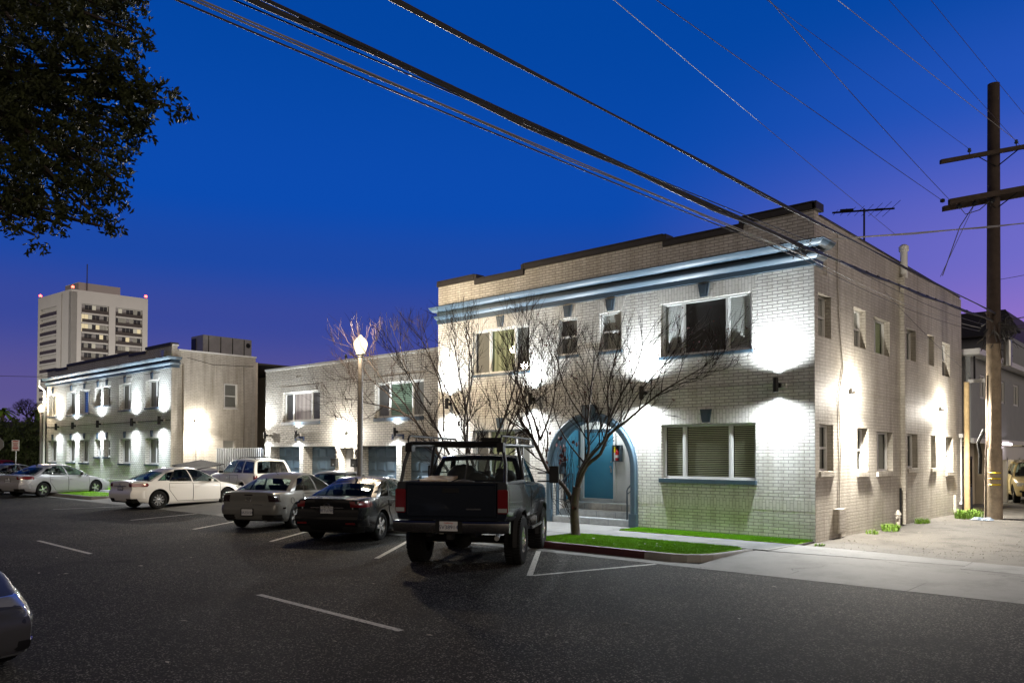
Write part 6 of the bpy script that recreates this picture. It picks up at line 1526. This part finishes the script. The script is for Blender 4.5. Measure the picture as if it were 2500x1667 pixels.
limbs1 = [([(-4.73, .90), (-5.0, 1.32), (-5.38, 1.63), (-5.59, 2.01), (-5.8, 2.44)], -.25, .062, .040),
    ([(-5.8, 2.44), (-5.95, 2.99), (-6.17, 3.44), (-6.40, 4.02), (-6.44, 4.58)], -.35, .034, .012), ([(-5.8, 2.44), (-5.55, 2.98), (-5.42, 3.63), (-5.5, 4.39)], .2, .03, .011),
    ([(-5.59, 2.01), (-5.62, 2.6), (-5.95, 3.3), (-6.0, 4.2)], .3, .026, .01),
    ([(-4.64, 1.2), (-4.6, 1.6), (-4.44, 1.91), (-4.35, 2.17), (-4.39, 2.53), (-4.43, 2.95), (-4.38, 3.57), (-4.31, 4.3)], .25, .058, .012),
    ([(-4.62, 1.3), (-4.50, 1.65), (-4.18, 2.02), (-3.74, 2.42), (-3.58, 2.93), (-3.56, 3.53), (-3.32, 4.22)], -.3, .054, .012),
    ([(-4.62, 1.25), (-4.38, 1.80), (-3.99, 2.10), (-3.78, 2.53), (-3.29, 2.87), (-2.85, 3.2), (-2.45, 3.48), (-1.9, 3.76), (-1.45, 3.98)], .35, .056, .009),
    ([(-3.78, 2.53), (-3.62, 2.93), (-3.2, 3.51), (-2.79, 3.98), (-2.55, 4.5)], -.35, .032, .010), ([(-4.43, 2.95), (-4.75, 3.4), (-5.0, 4.0), (-5.0, 4.7)], -.3, .022, .009), ([(-3.29, 2.87), (-2.95, 3.5), (-2.4, 4.1)], .3, .02, .009), ([(-4.44, 1.91), (-4.9, 2.5), (-5.1, 3.2), (-4.8, 4.2)], -.5, .024, .009)]
t1, lv1, rg1 = bare_tree('bare branching tree on the turf island before the blue arch', (-4.67, 0), -2.86, limbs1, [(-4.67, .12), (-4.69, .4), (-4.71, .7), (-4.69, .98), (-4.63, 1.30)], 5, .118, 5.35, 260)
for (x, y, z) in [(-5.55, -2.8, 2.62), (-5.2, -2.75, 2.5), (-5.22, -2.7, 2.28), (-5.2, -2.75, 2.05), (-5.14, -2.72, 2.18), (-5.28, -2.7, 2.15), (-5.05, -2.72, 2.02), (-5.1, -2.7, 1.96), (-5.24, -2.74, 1.93), (-4.9, -2.7, 2.43), (-4.68, -2.72, 2.35), (-5.6, -2.8, 1.95), (-4.62, -2.95, .85), (-5.38, -2.75, 2.38), (-5.62, -2.8, 2.2)]:
    c = Vector((x, y, z))
    for q in range(3):
        a = rg1.uniform(0, 6.28); u = Vector((math.cos(a), math.sin(a), .2))*rg1.uniform(.03, .05); w_ = Vector((rg1.uniform(-.02, .02), 0, -.085)); cc = c+Vector((rg1.uniform(-.05, .05), rg1.uniform(-.05, .05), rg1.uniform(-.05, .05)))
        lv1.add([cc-w_*.2, cc+w_*.4-u, cc+w_, cc+w_*.4+u], [(0, 1, 2), (0, 2, 3)])
lv1.build('leaves', M['leafred'], t1)
sk = MB()     # thin water shoots at the foot of the tree
for k in range(26):
    x = rg1.uniform(-5.35, -4.75); h = rg1.uniform(.7, 1.7); y = -2.86+rg1.uniform(-.15, .25)
    sk.tube([(-4.72+(x+4.72)*.45, y, .5+rg1.uniform(0, .5)), (x, y+rg1.uniform(-.05, .05), 1.0), (x+rg1.uniform(-.12, .12), y, 1.0+h*.5), (x+rg1.uniform(-.2, .2), y, 1.0+h)], [.007, .006, .005, .003], 3, cap=False)
sk.build('shoots', M['twig'], t1)
def Lm(p, dv, a, b): return (p, dv, a, b)
limbs2 = [Lm([(-8.06, .65), (-8.57, 1.05), (-9.36, 1.81), (-10.1, 2.61), (-10.97, 3.2), (-11.99, 3.5), (-13.06, 3.68), (-13.9, 3.85)], .3, .06, .010), Lm([(-8.06, .65), (-8.31, 1.05), (-8.83, 1.94), (-9.28, 2.72), (-9.83, 3.48), (-10.39, 4.38)], -.4, .056, .012),
    Lm([(-8.06, .65), (-8.15, 1.18), (-8.49, 1.88), (-8.58, 2.47), (-8.67, 3.19), (-9.02, 4.05), (-9.38, 5.1)], .5, .06, .012), Lm([(-8.06, .65), (-7.9, 1.3), (-8.07, 1.88), (-8.32, 2.59), (-8.24, 3.18), (-7.92, 4.22), (-8.09, 5.2)], -.3, .062, .012),
    Lm([(-7.98, .66), (-7.74, 1.54), (-7.5, 2.35), (-7.19, 3.03), (-6.88, 3.93), (-6.73, 4.8)], .4, .058, .012), Lm([(-7.98, .66), (-7.34, 1.31), (-7.11, 2.0), (-6.57, 2.56), (-6.13, 3.11), (-5.75, 3.6)], -.5, .045, .010), Lm([(-7.98, .66), (-7.26, 1.55), (-7.03, 2.12), (-6.88, 2.79), (-6.5, 3.68), (-6.25, 4.6)], .1, .045, .011),
    Lm([(-10.1, 2.61), (-10.8, 3.5), (-11.6, 4.2), (-12.2, 4.9)], -.4, .03, .010), Lm([(-10.97, 3.2), (-11.9, 3.9), (-12.9, 4.4), (-13.6, 5.0)], .4, .024, .009), Lm([(-9.28, 2.72), (-9.5, 3.8), (-10.2, 4.9), (-10.6, 5.5)], .5, .028, .010), Lm([(-8.67, 3.19), (-9.3, 4.2), (-9.9, 5.3)], -.3, .026, .010), Lm([(-8.24, 3.18), (-8.5, 4.2), (-8.8, 5.4)], .5, .024, .010), Lm([(-9.83, 3.48), (-10.9, 4.5), (-11.3, 5.3)], .1, .022, .009), Lm([(-11.99, 3.5), (-12.9, 3.2), (-13.8, 3.1)], .2, .014, .006)]
t2, lv2, rg2 = bare_tree('bare many stemmed tree beside the lit lamp post behind the pickup', (-8.06, 0), -2.9, limbs2, [(-8.04, .12), (-8.05, .35), (-8.04, .6), (-8.03, .85)], 9, .15, 6.35, 120, 1.0)
lv2.build('leaves', M['twig'], t2)

# ------------------------------------------------------------------ evergreen crown at upper left (its trunk stands left of the picture)
def leafy(name, label, cat, base, trunk, clumps, nleaf, size, mats, seed, group=None, limb_r=.10):
    t = thing(name, label, cat, base, 0, group); rg = random.Random(seed)
    mt = MB(); P = [Vector(p) for p in trunk[0]]; mt.tube(P, trunk[1], 9)
    ml = MB()
    for c, r in clumps:
        c = Vector(c); p = min(P[len(P)//2:], key=lambda q: (q-c).length); md = p.lerp(c, .5)+Vector((rg.uniform(-.2, .2), rg.uniform(-.2, .2), .25)); ml.tube([p, md, c], [limb_r*.7, limb_r*.4, limb_r*.15], 5)
    mt.build('trunk', M['bark'], t, smooth=60); ml.build('limb', M['bark'], t, smooth=60)
    mb = MB(); tot = sum(r**2 for c, r in clumps)
    for c, r in clumps:
        c = Vector(c); n = int(nleaf*r*r/tot); tw = max(4, n//26)
        for k in range(tw):       # leaf sprays: a twig direction with leaves round it
            d = Vector((rg.gauss(0, 1), rg.gauss(0, 1), rg.gauss(0, .8))).normalized(); o = c+d*r*rg.uniform(.25, 1.0)**.7
            dr = (d+Vector((rg.uniform(-.5, .5), rg.uniform(-.5, .5), rg.uniform(-.9, .2)))).normalized(); ln = size*rg.uniform(2, 4.5)
            ml2 = [o, o+dr*ln]
            for q in range(26):
                p = o+dr*ln*rg.random()+Vector((rg.gauss(0, size*.7), rg.gauss(0, size*.7), rg.gauss(0, size*.7)))
                a = Vector((rg.gauss(0, 1), rg.gauss(0, 1), rg.gauss(0, 1))).normalized(); b = a.orthogonal().normalized(); s = size*rg.uniform(.6, 1.1)
                mb.add([p-a*s, p+b*s*.36, p+a*s, p-b*s*.36], [(0, 1, 2, 3)], 0)
    mb.build('crown', mats, t); return t
def pxp(x, y, d):   # ray through a display pixel (2352 wide) at camera depth d: only used to lay out the crown once
    X, Y = x*1.06293, y*1.06293
    return CAM+(_F+_R*((X-1250)/1932.67)-_U*((Y-1067.9)/1932.67))*d
cl = []
rg = random.Random(31)
for (x, y, r, d) in [(40, 60, .62, 11), (140, 40, .55, 10.6), (220, 60, .5, 11.2), (270, 20, .36, 10.8), (300, 5, .24, 10.4), (60, 180, .62, 11.4), (150, 160, .55, 10.8), (235, 140, .42, 10.5), (90, 290, .62, 11), (180, 260, .55, 11.2), (265, 235, .42, 10.8), (310, 110, .2, 10.6), (322, 80, .18, 10.4), (300, 170, .26, 10.4), (330, 210, .28, 10.6), (370, 235, .26, 10.6), (405, 255, .19, 10.5), (320, 270, .30, 10.8), (300, 330, .26, 10.8), (275, 380, .22, 10.6), (305, 300, .25, 10.7), (240, 330, .38, 11), (30, 380, .55, 11.2), (120, 380, .52, 10.8), (200, 400, .38, 10.6), (240, 430, .25, 10.6), (275, 430, .17, 10.5), (250, 480, .22, 10.6), (215, 500, .2, 10.5), (245, 540, .16, 10.5), (180, 480, .28, 10.8), (165, 540, .16, 10.6), (60, 460, .34, 10.9), (120, 470, .30, 10.9), (75, 520, .2, 10.7), (85, 560, .13, 10.7), (10, 480, .3, 11), (40, 520, .16, 10.8), (120, 500, .2, 10.6), (350, 240, .2, 10.8), (0, 250, .6, 11.5), (-60, 100, .7, 11.6), (-70, 300, .7, 11.4), (-50, 440, .5, 11), (-160, 200, .9, 12), (-160, 0, .9, 12), (60, -60, .8, 11.5), (200, -60, .6, 11.2), (-40, -120, .9, 12)]:
    cl.append((pxp(x*.97-4, y*.97-4, d), r*.84))
bx = pxp(-420, 300, 12.5); gx, gy = bx.x, bx.y
leafy('evergreen_tree', 'big dark evergreen tree crown hanging in from the upper left', 'tree', (gx, gy, 0), ([(gx, gy, 0), (gx+.1, gy+.1, 2.2), (gx+.5, gy+.4, 4.2), (gx+1.0, gy+.8, 6.0), (gx+1.5, gy+1.2, 7.6), (gx+1.8, gy+1.5, 9)], [.38, .33, .28, .22, .15, .08]), cl, 45000, .052, M['leaf'], 17, None, .12)

# ------------------------------------------------------------------ far greenery at the left end of the street
x = thing('garden_wall', 'dark boundary wall behind the parking sign at the left edge', 'wall', (-80, 8, 0))
mb = MB(); mb.prism([(-92, -8, 0), (-74, 12, 0), (-74, 12, 5.1), (-92, -8, 5.1)], (-.3, .3, 0)); mb.build('wall', pm('dark wall', (.018, .018, .028), .9), x)
rg = random.Random(8)
for k, (px, py, r) in enumerate([(8, 1010, 2.4), (38, 1015, 2.0), (62, 1000, 2.2), (88, 1010, 2.0), (70, 1040, 1.6), (25, 1045, 1.6)]):
    d = 70+rg.uniform(-3, 3); c = pxp(px, py, d)
    leafy('hedge_bush', ['tall dark bush at the very left of the street end', 'dark bush just behind the parking sign', 'dark round bush right of the parking sign', 'dark bush beside the far downpipe', 'low dark bush near the far parked red car', 'low dark bush at the left picture edge'][k], 'bush', (c.x, c.y, 0), ([(c.x, c.y, 0), (c.x, c.y, max(.6, c.z*.6)), (c.x, c.y, max(.9, c.z))], [.15, .12, .06]), [(c+Vector((rg.uniform(-1, 1)*r*.6, rg.uniform(-1, 1)*r*.6, rg.uniform(-.7, .7)*r*.6)), r*.7) for _ in range(6)], 2600, .16, M['leaf2'], 40+k, 'bushes at the street end', .08)
def palm(px, py, d, label, seed):
    c = pxp(px, py, d); t = thing('palm_tree', label, 'palm', (c.x, c.y, 0), 0, 'palms at the street end'); rg = random.Random(seed)
    MB().tube([(c.x, c.y, 0), (c.x, c.y, c.z*.6), (c.x, c.y, c.z)], [.22, .2, .18], 8).build('trunk', M['wood'], t)
    mb = MB()
    for k in range(26):
        a = rg.uniform(0, 6.28); el = rg.uniform(-.3, 1.2); o = Vector((c.x, c.y, c.z)); pr = []
        for i in range(6):
            s = i/5; pr.append(o+Vector((math.cos(a)*1.5*s*math.cos(el*.6), math.sin(a)*1.5*s*math.cos(el*.6), 1.4*math.sin(el)*s-1.0*s*s)))
        w_ = Vector((-math.sin(a), math.cos(a), 0))*.16
        for i in range(5): mb.add([pr[i]-w_, pr[i]+w_, pr[i+1]+w_*(1 if i < 4 else .1), pr[i+1]-w_*(1 if i < 4 else .1)], [(0, 1, 2, 3)])
    mb.build('fronds', M['weed'], t)
palm(6, 945, 78, 'small palm with lit fronds above the wall at the left edge', 1); palm(86, 950, 84, 'pale palm behind the bare tree near the far lamp', 2)
c = pxp(75, 958, 80)
bare_limbs = [([(c.x, c.z-1), (c.x-.6, c.z+.3), (c.x-1.4, c.z+1.2)], .6, .12, .04), ([(c.x, c.z-1), (c.x+.3, c.z+.5), (c.x+.2, c.z+1.6)], -.4, .12, .04), ([(c.x, c.z-1), (c.x+.9, c.z+.2), (c.x+1.7, c.z+.9)], .3, .1, .04)]
t3 = thing('bare_tree', 'small distant bare tree above the dark wall left of the tower', 'tree', (c.x, c.y, 0))
mt = MB(); mt.tube([(c.x, c.y, 0), (c.x, c.y, c.z-.6)], [.2, .14], 7); mt.build('trunk', M['bark'], t3)
mw = MB(); rg = random.Random(77)
def tw(p, d, ln, r, k):
    q = p+d*ln; mw.tube([p, (p+q)/2+Vector((rg.uniform(-.1, .1), rg.uniform(-.1, .1), 0)), q], [r, r*.8, r*.6], 4, cap=False)
    if k:
        for _ in range(3): tw(q, (d+Vector((rg.uniform(-.8, .8), rg.uniform(-.8, .8), rg.uniform(-.25, .5)))).normalized(), ln*.72, r*.6, k-1)
for _ in range(5): tw(Vector((c.x, c.y, c.z-.7)), Vector((rg.uniform(-.9, .9), rg.uniform(-.9, .9), .8)).normalized(), 1.0, .07, 4)
mw.build('crown', M['twig'], t3)
# ------------------------------------------------------------------ street lamps
def street_lamp(x, y, label, h, k, e):
    t = thing('street_lamp', label, 'street lamp', (x, y, .13), 0, 'acorn street lamps')
    mb = MB(); mb.lathe([(.20, .13), (.20, .22), (.15, .30), (.14, .8), (.11, .95), (.085, 1.1), (.078*k, h-.12), (.10, h-.10), (.10, h-.05), (.14, h-.04), (.15, h)], (x, y, 0), 20); mb.build('post', pm('lamp post paint', (.085, .078, .072), .6, var=.25, vs=20, bump=.4, bs=90), t, smooth=40)
    mb = MB(); mb.lathe([(.12, h+.002), (.165, h+.10), (.205, h+.24), (.212, h+.30), (.195, h+.37), (.12, h+.47), (.06, h+.51), (.045, h+.55), (.0, h+.58)], (x, y, 0), 20); mb.build('globe', M['lampglobe'], t, smooth=60)
    light('POINT', (x, y, h+.80), e*3.6, (1, .80, .55), t, .15)
    light('POINT', (x+.3*(-.67)*-1, y-.36, h+.25), e*1.6, (1, .80, .55), t, .15)
street_lamp(-12.48, -3.38, 'lit acorn street lamp on a tall post in front of the garages', 5.12, 1, 230)
street_lamp(-50.7, -.35, 'small far acorn street lamp at the left end of the far building', 4.75, 1, 90)
# ------------------------------------------------------------------ signs at the left end
x = thing('parking_sign', 'white parking sign with red lettering on a post behind the cars', 'sign', (-38.5, -5.25, 0))
MB().tube([(-38.48, -5.22, 0), (-38.48, -5.22, 2.75)], .03, 6).build('post', M['steel'], x)
a = Vector((-.64, -.77, 0)); b = Vector((-.77*-1, -.64, 0)); c = Vector((-38.48, -5.22, 2.47)); r_ = Vector((.742, .672, 0)); n = Vector((.672, -.742, 0))
def flat(c, r_, n, w_, h, off): return [c-r_*w_+n*off+Vector((0, 0, -h)), c+r_*w_+n*off+Vector((0, 0, -h)), c+r_*w_+n*off+Vector((0, 0, h)), c-r_*w_+n*off+Vector((0, 0, h))]
sg_ = MB().prism(flat(c, r_, n, .19, .27, .03), n*.008).build('panel', M['white'], x)
mb = MB()
for k, (dz, w_, hh) in enumerate([(.21, .14, .028), (.10, .13, .022), (.03, .10, .02), (-.05, .12, .02), (-.13, .14, .03), (-.21, .09, .018)]): mb.prism(flat(c+Vector((0, 0, dz)), r_, n, w_, hh, .0385), n*.002)
mb.build('lettering', pm('faded sign red', (.45, .08, .08), .6), sg_)
x = thing('stop_sign', 'back of a grey octagonal sign on a pale post at the left edge', 'sign', (-41.3, -5.2, 0))
c = Vector((-41.42, -5.25, 2.55)); MB().tube([c+Vector((.0, .0, -2.55)), c+Vector((0, 0, .3))], .035, 6).build('post', M['white'], x)
MB().prism([c+r_*.38*math.cos(PI/8+k*PI/4)+Vector((0, 0, .38*math.sin(PI/8+k*PI/4)))+n*.04 for k in range(8)], n*.006).build('panel', M['steel'], x)
# ------------------------------------------------------------------ utility pole
p = thing('utility_pole', 'tall wooden utility pole with two cross arms at the right edge', 'utility pole', (1.45, 10.74, .08))
def pc(z): t = z/13.8; return Vector((1.45+.17*t, 10.74-.22*t, z))
mb = MB(); mb.tube([pc(.0), pc(1.5), pc(3.0), pc(5.6)], [.235, .225, .215, .20], 14); mb.build('lower_shaft', M['wood'], p, smooth=50)  # paler wood colour holds the flood lamp's light on the lower pole
mb = MB(); mb.tube([pc(5.6), pc(9.0), pc(13.8)], [.20, .185, .17], 14); mb.build('upper_shaft', M['wooddk'], p, smooth=50)  # same pole, darker wood colour standing for its unlit upper part
mb = MB(); mb.tube([pc(.0), pc(2.3)], [.255, .245], 14); mb.build('sleeve', M['wood'], p, smooth=50)
ex = Vector((.742, .672, 0))*1.0; arm = Vector((.70, .695, .20)).normalized()
arm = Vector((.735, .672, .185)).normalized(); cf = Vector((.672, -.742, 0))
def crossarm(z, l0, l1, hh, nm):
    c_ = pc(z)+cf*.24; q = cf*.06
    mb = MB(); up = Vector((0, 0, hh)); mb.prism([c_+arm*l0-q-up, c_+arm*l0+q-up, c_+arm*l0+q+up, c_+arm*l0-q+up], arm*(l1-l0)); o = mb.build(nm, M['wooddk'], p, bevel=.008)
    mb = MB()
    for s_ in (-1, 1): mb.tube([c_+arm*.62*s_-Vector((0, 0, hh)), pc(z-.45)+cf*.16], .018, 4)
    mb.build('brace', M['black'], o); return c_
ca = crossarm(11.58, -1.85, 1.85, .065, 'crossarm'); cb_ = crossarm(10.28, -1.58, 1.85, .085, 'crossarm')
mb = MB(); c2 = pc(10.2)-cf*.24; mb.prism([c2+arm*-1.5-cf*.06-Vector((0, 0, .08)), c2+arm*-1.5+cf*.06-Vector((0, 0, .08)), c2+arm*-1.5+cf*.06+Vector((0, 0, .08)), c2+arm*-1.5-cf*.06+Vector((0, 0, .08))], arm*3.3); mb.build('crossarm', M['wooddk'], p)
for s_ in (-.92, .58):
    b = ca+arm*s_+Vector((0, 0, .06)); MB().lathe([(.015, 0), (.015, .08), (.05, .09), (.06, .13), (.035, .16), (.05, .19), (0, .22)], b, 10).build('insulator', M['bluedk'], p, smooth=40)
for k, s_ in enumerate((-1.25, -.75, -.2)):
    b = cb_+arm*s_-Vector((0, 0, .09)); mb = MB(); mb.lathe([(0, 0), (.03, -.03), (.09, -.09), (.07, -.15), (0, -.2)], b, 10); mb.build('insulator', M['black'], p)
mb = MB(); mb.tube([cb_+arm*-1.25-Vector((0, 0, .2)), cb_+arm*-1.05-Vector((0, 0, .48)), cb_+arm*-.6-Vector((0, 0, .42)), cb_+arm*-.2-Vector((0, 0, .15))], .014, 4); mb.tube([cb_+arm*-.75-Vector((0, 0, .2)), Vector((.78, 9.87, 9.3)), Vector((.35, 9.54, 7.75))], .014, 4); mb.build('jumper', M['wire'], p)
mb = MB()
for z in (1.17, 1.36, 1.54): mb.tube([pc(z)+Vector((.262*math.cos(a_), .262*math.sin(a_), 0)) for a_ in [-1.9+i*.12 for i in range(12)]], .022, 4)
mb.build('reflector_band', M['yellow'], p)
mb = MB(); mb.tube([pc(4.6)+Vector((-.14, -.16, 0)), pc(3)+Vector((-.17, -.17, 0)), pc(0.1)+Vector((-.19, -.19, 0))], .018, 5); mb.tube([pc(6.2)+cf*.2, pc(5.3)+cf*.24+Vector((.05, .05, 0)), pc(5.0)+Vector((.24, .05, 0))], .012, 4); mb.build('riser_pipe', M['wooddk'], p)
mb = MB(); q0 = pc(2.4)+Vector((-.36, -.12, 0)); mb.tube([q0+Vector((0, 0, -.9)), q0+Vector((.02, 0, -.3)), q0+Vector((-.04, 0, .1)), q0+Vector((.12, .05, .5))], .055, 7); mb.build('pipe_elbow', M['blackmat'], p)
mb = MB(); b = pc(5.3)+Vector((.34, .22, 0)); mb.lathe([(0, -.42), (.12, -.40), (.13, .35), (.10, .42), (0, .42)], b, 12); mb.build('splice_case', M['steel'], p, smooth=40)
# tangle of service cables on the pole
mb = MB(); rg = random.Random(13); C0 = pc(6.15)
for k in range(90):
    o = C0+Vector((rg.gauss(.0, .10), rg.gauss(0, .10), rg.gauss(0, .16))); d = arm*rg.uniform(-.2, 1.0)+Vector((rg.gauss(0, .25), rg.gauss(0, .25), rg.uniform(-.75, .25)))
    ln = rg.uniform(.3, 1.1); mb.tube([o, o+d*ln*.5+Vector((0, 0, rg.uniform(-.1, .14))), o+d*ln+Vector((rg.uniform(-.1, .1), rg.uniform(-.1, .1), rg.uniform(-.25, .12)))], rg.uniform(.007, .02), 4, cap=False)
for k in range(16):
    o = C0+arm*rg.uniform(.1, .6)+Vector((0, 0, rg.uniform(-.4, .1))); rr_ = rg.uniform(.12, .28); a_ = rg.uniform(0, 3)
    mb.tube([o+Vector((rr_*math.cos(t)*math.cos(a_), rr_*math.cos(t)*math.sin(a_), rr_*math.sin(t))) for t in [2*PI*i/12 for i in range(13)]], .012, 4, cap=False)
tag(mb.build('cable_tangle', M['wire']), 'messy tangle of service cables and loops hanging on the utility pole', 'cables')
x = thing('wooden_post', 'slim pale wooden service post left of the big utility pole', 'post', (.3, 12.7, .08))
MB().tube([(.28, 12.73, .0), (.30, 12.68, 2.3), (.32, 12.63, 4.6)], [.10, .09, .085], 10).build('shaft', pm('new pole wood', (.42, .31, .16), .9, var=.3, vs=5), x, smooth=50); mb = MB(); mb.tube([(.17, 12.7, .1), (.18, 12.68, 2.4)], .04, 6); mb.build('pipe', M['black'], x)
x = thing('litter', 'crumpled pale blue plastic bag on the dirt beside the weed tuft', 'litter', (1.25, 9.9, .1))
mb = MB(); rows = [[(1.0+.6*i/8, 9.75+.35*j/5, .1+rg.uniform(0, .09)*(0 < i < 8 and 0 < j < 5)) for i in range(9)] for j in range(6)]; mb.grid(rows); mb.build('bag', pm('bag', (.16, .21, .28), .6), x)
# ------------------------------------------------------------------ overhead wires
def wire(label, a, b, r, sag=.0, mat='wire', ext=(.35, 0), n=14, strands=1, wrap=0):
    a, b = Vector(a), Vector(b); a2 = a-(b-a)*ext[0]; b2 = b+(b-a)*ext[1]; mb = MB()
    for s_ in range(strands):
        of = Vector((rg.uniform(-1, 1)*r*2.2, 0, -s_*r*2.0)) if strands > 1 else Vector((0, 0, 0))
        mb.tube([a2.lerp(b2, i/n)+of*(.6+.4*math.sin(i*1.7+s_))-Vector((0, 0, sag*4*(i/n)*(1-i/n))) for i in range(n+1)], r, 5, cap=False)
    if wrap:
        k = int((b2-a2).length*1.6)
        for i in range(k): q = a2.lerp(b2, i/k)-Vector((0, 0, sag*4*(i/k)*(1-i/k))); mb.tube([q-(b2-a2).normalized()*.05, q+(b2-a2).normalized()*.05], r*1.3, 5)
    return tag(mb.build('overhead_cable' if r > .012 else 'overhead_wire', M[mat], smooth=60), label, 'cable', 'overhead lines')
K1 = Vector((.59, -2.19, 6.36)); PT = pc(6.35)
wire('thickest black cable bundle running from top left over the building corner to the pole', (.29, -14.5, 6.4), K1, .021, .05, strands=3, wrap=1)
wire('thick lashed black cable from the building corner on to the pole', K1, PT, .021, .05, ext=(0, 0), strands=3, wrap=1)
wire('second thick cable with pale edge crossing above the tallest bundle to the pole', (.99, -13.26, 6.62), (1.6, 9.5, 6.55), .014, .08, strands=3, ext=(.35, .05))
wire('lowest thin black wire of the left bundle crossing the sky', (.37, -15.02, 6.0), (.69, -2.33, 6.02), .010, .05)
wire('pale thin wire just above the lowest one of the bundle', (.36, -14.8, 6.1), (.67, -2.18, 6.12), .010, .06, 'wirel', strands=2)
wire('thin dark wire joining the thickest bundle near the roof edge', (.18, -14.51, 6.34), (.84, -2.59, 6.34), .009, .05)
for k, (a, b) in enumerate([((.69, -2.33, 6.02), (1.2, 10.4, 6.0)), ((.67, -2.18, 6.12), (1.2, 10.5, 6.12)), ((.84, -2.59, 6.3), (1.3, 10.6, 6.22))]):
    wire(['lowest slack wire across the brick side wall to the pole', 'middle slack wire across the brick side wall to the pole', 'upper slack wire across the brick side wall to the pole'][k], a, b, .008, .18, 'wirel' if k == 1 else 'wire', (0, 0))
wire('leftmost high wire slanting down the open sky toward the roof aerial', (-.82, -6.98, 10.0), (-1.52, 6.69, 10.0), .007, .03, 'wirel', ext=(.4, .4))
wire('long high wire ending at a knob left of the lower cross arm', (-.29, -6.51, 10.0), (.45, 9.2, 10.03), .008, .03)
wire('steep dark wire ending on the left tip of the lower cross arm', (1.09, -4.81, 10.2), tuple(cb_+arm*-1.5), .008, .12, ext=(.5, 0))
wire('faint high wire to the left insulator of the upper cross arm', (.11, -1.76, 11.5), tuple(ca+arm*-.92+Vector((0, 0, .24))), .006, .03, ext=(.9, 0))
wire('bright high wire to the right insulator of the upper cross arm', (.9, -1.33, 11.8), tuple(ca+arm*.58+Vector((0, 0, .24))), .008, .03, 'wirel', ext=(.9, 0))
wire('faint high wire passing behind the pole top', (1.62, -.22, 12.0), (2.15, 11.3, 12.0), .006, .03, ext=(.9, .6))
wire('rightmost high wire at the upper right of the sky', (2.29, .27, 12.0), (2.7, 8.78, 12.0), .006, .03, ext=(.9, .8))
wire('service drop rising from the building corner to the right past the pole', (.05, -.35, 6.92), (2.54, 10.13, 9.17), .014, .05, 'wirel', ext=(0, .4), strands=2)
for (x_, y_, z_) in ((.20, 9.32, 10.39), (1.16, 10.28, 7.34), (1.18, 10.25, 8.99)):
    pass
mb = MB(); q = Vector((.45, 9.2, 10.03)); mb.lathe([(0, -.07), (.07, -.04), (.07, .04), (0, .07)], q, 8); tag(mb.build('strain_insulator', M['black']), 'small dark knob insulator hanging in the sky left of the lower cross arm', 'insulator')
wire('short guy wire from the lower cross arm down to the roof edge', tuple(cb_+arm*-.75-Vector((0, 0, .2))), (.30, 9.5, 7.72), .009, 0, ext=(0, 0))
wire('loose thin wire dropping across the far side wall under the cables', (.62, 3.0, 6.2), (.35, 13.0, 4.9), .007, .1, ext=(0, 0))
wire('thin wire from the pole toward the right picture edge', tuple(pc(7.6)), (4.2, 12.6, 8.4), .008, .1, ext=(0, .3)); wire('dark slack cable from the pole tangle toward the right picture edge', tuple(pc(6.2)), (5.5, 14.6, 6.2), .014, .25, ext=(0, .3), strands=3)
mb = MB()      # lashing where the cables cross at the building corner
for k in range(9): 
    o = K1+Vector((rg.uniform(-.1, .1), rg.uniform(-.3, .3), rg.uniform(-.05, .05))); mb.tube([o, o+Vector((rg.uniform(-.1, .1), rg.uniform(-.3, .1), -rg.uniform(.1, .32))), o+Vector((rg.uniform(-.2, .2), rg.uniform(-.2, .2), -.02))], .009, 4, cap=False)
tag(mb.build('cable_lashing', M['wire']), 'loops of lashing wire where the cables cross the building corner', 'cables')
wire('far thin wires low in the sky at the left edge beside the tower', (-90, -14, 9.3), (-62, 8, 8.4), .02, .1, ext=(.3, .3))
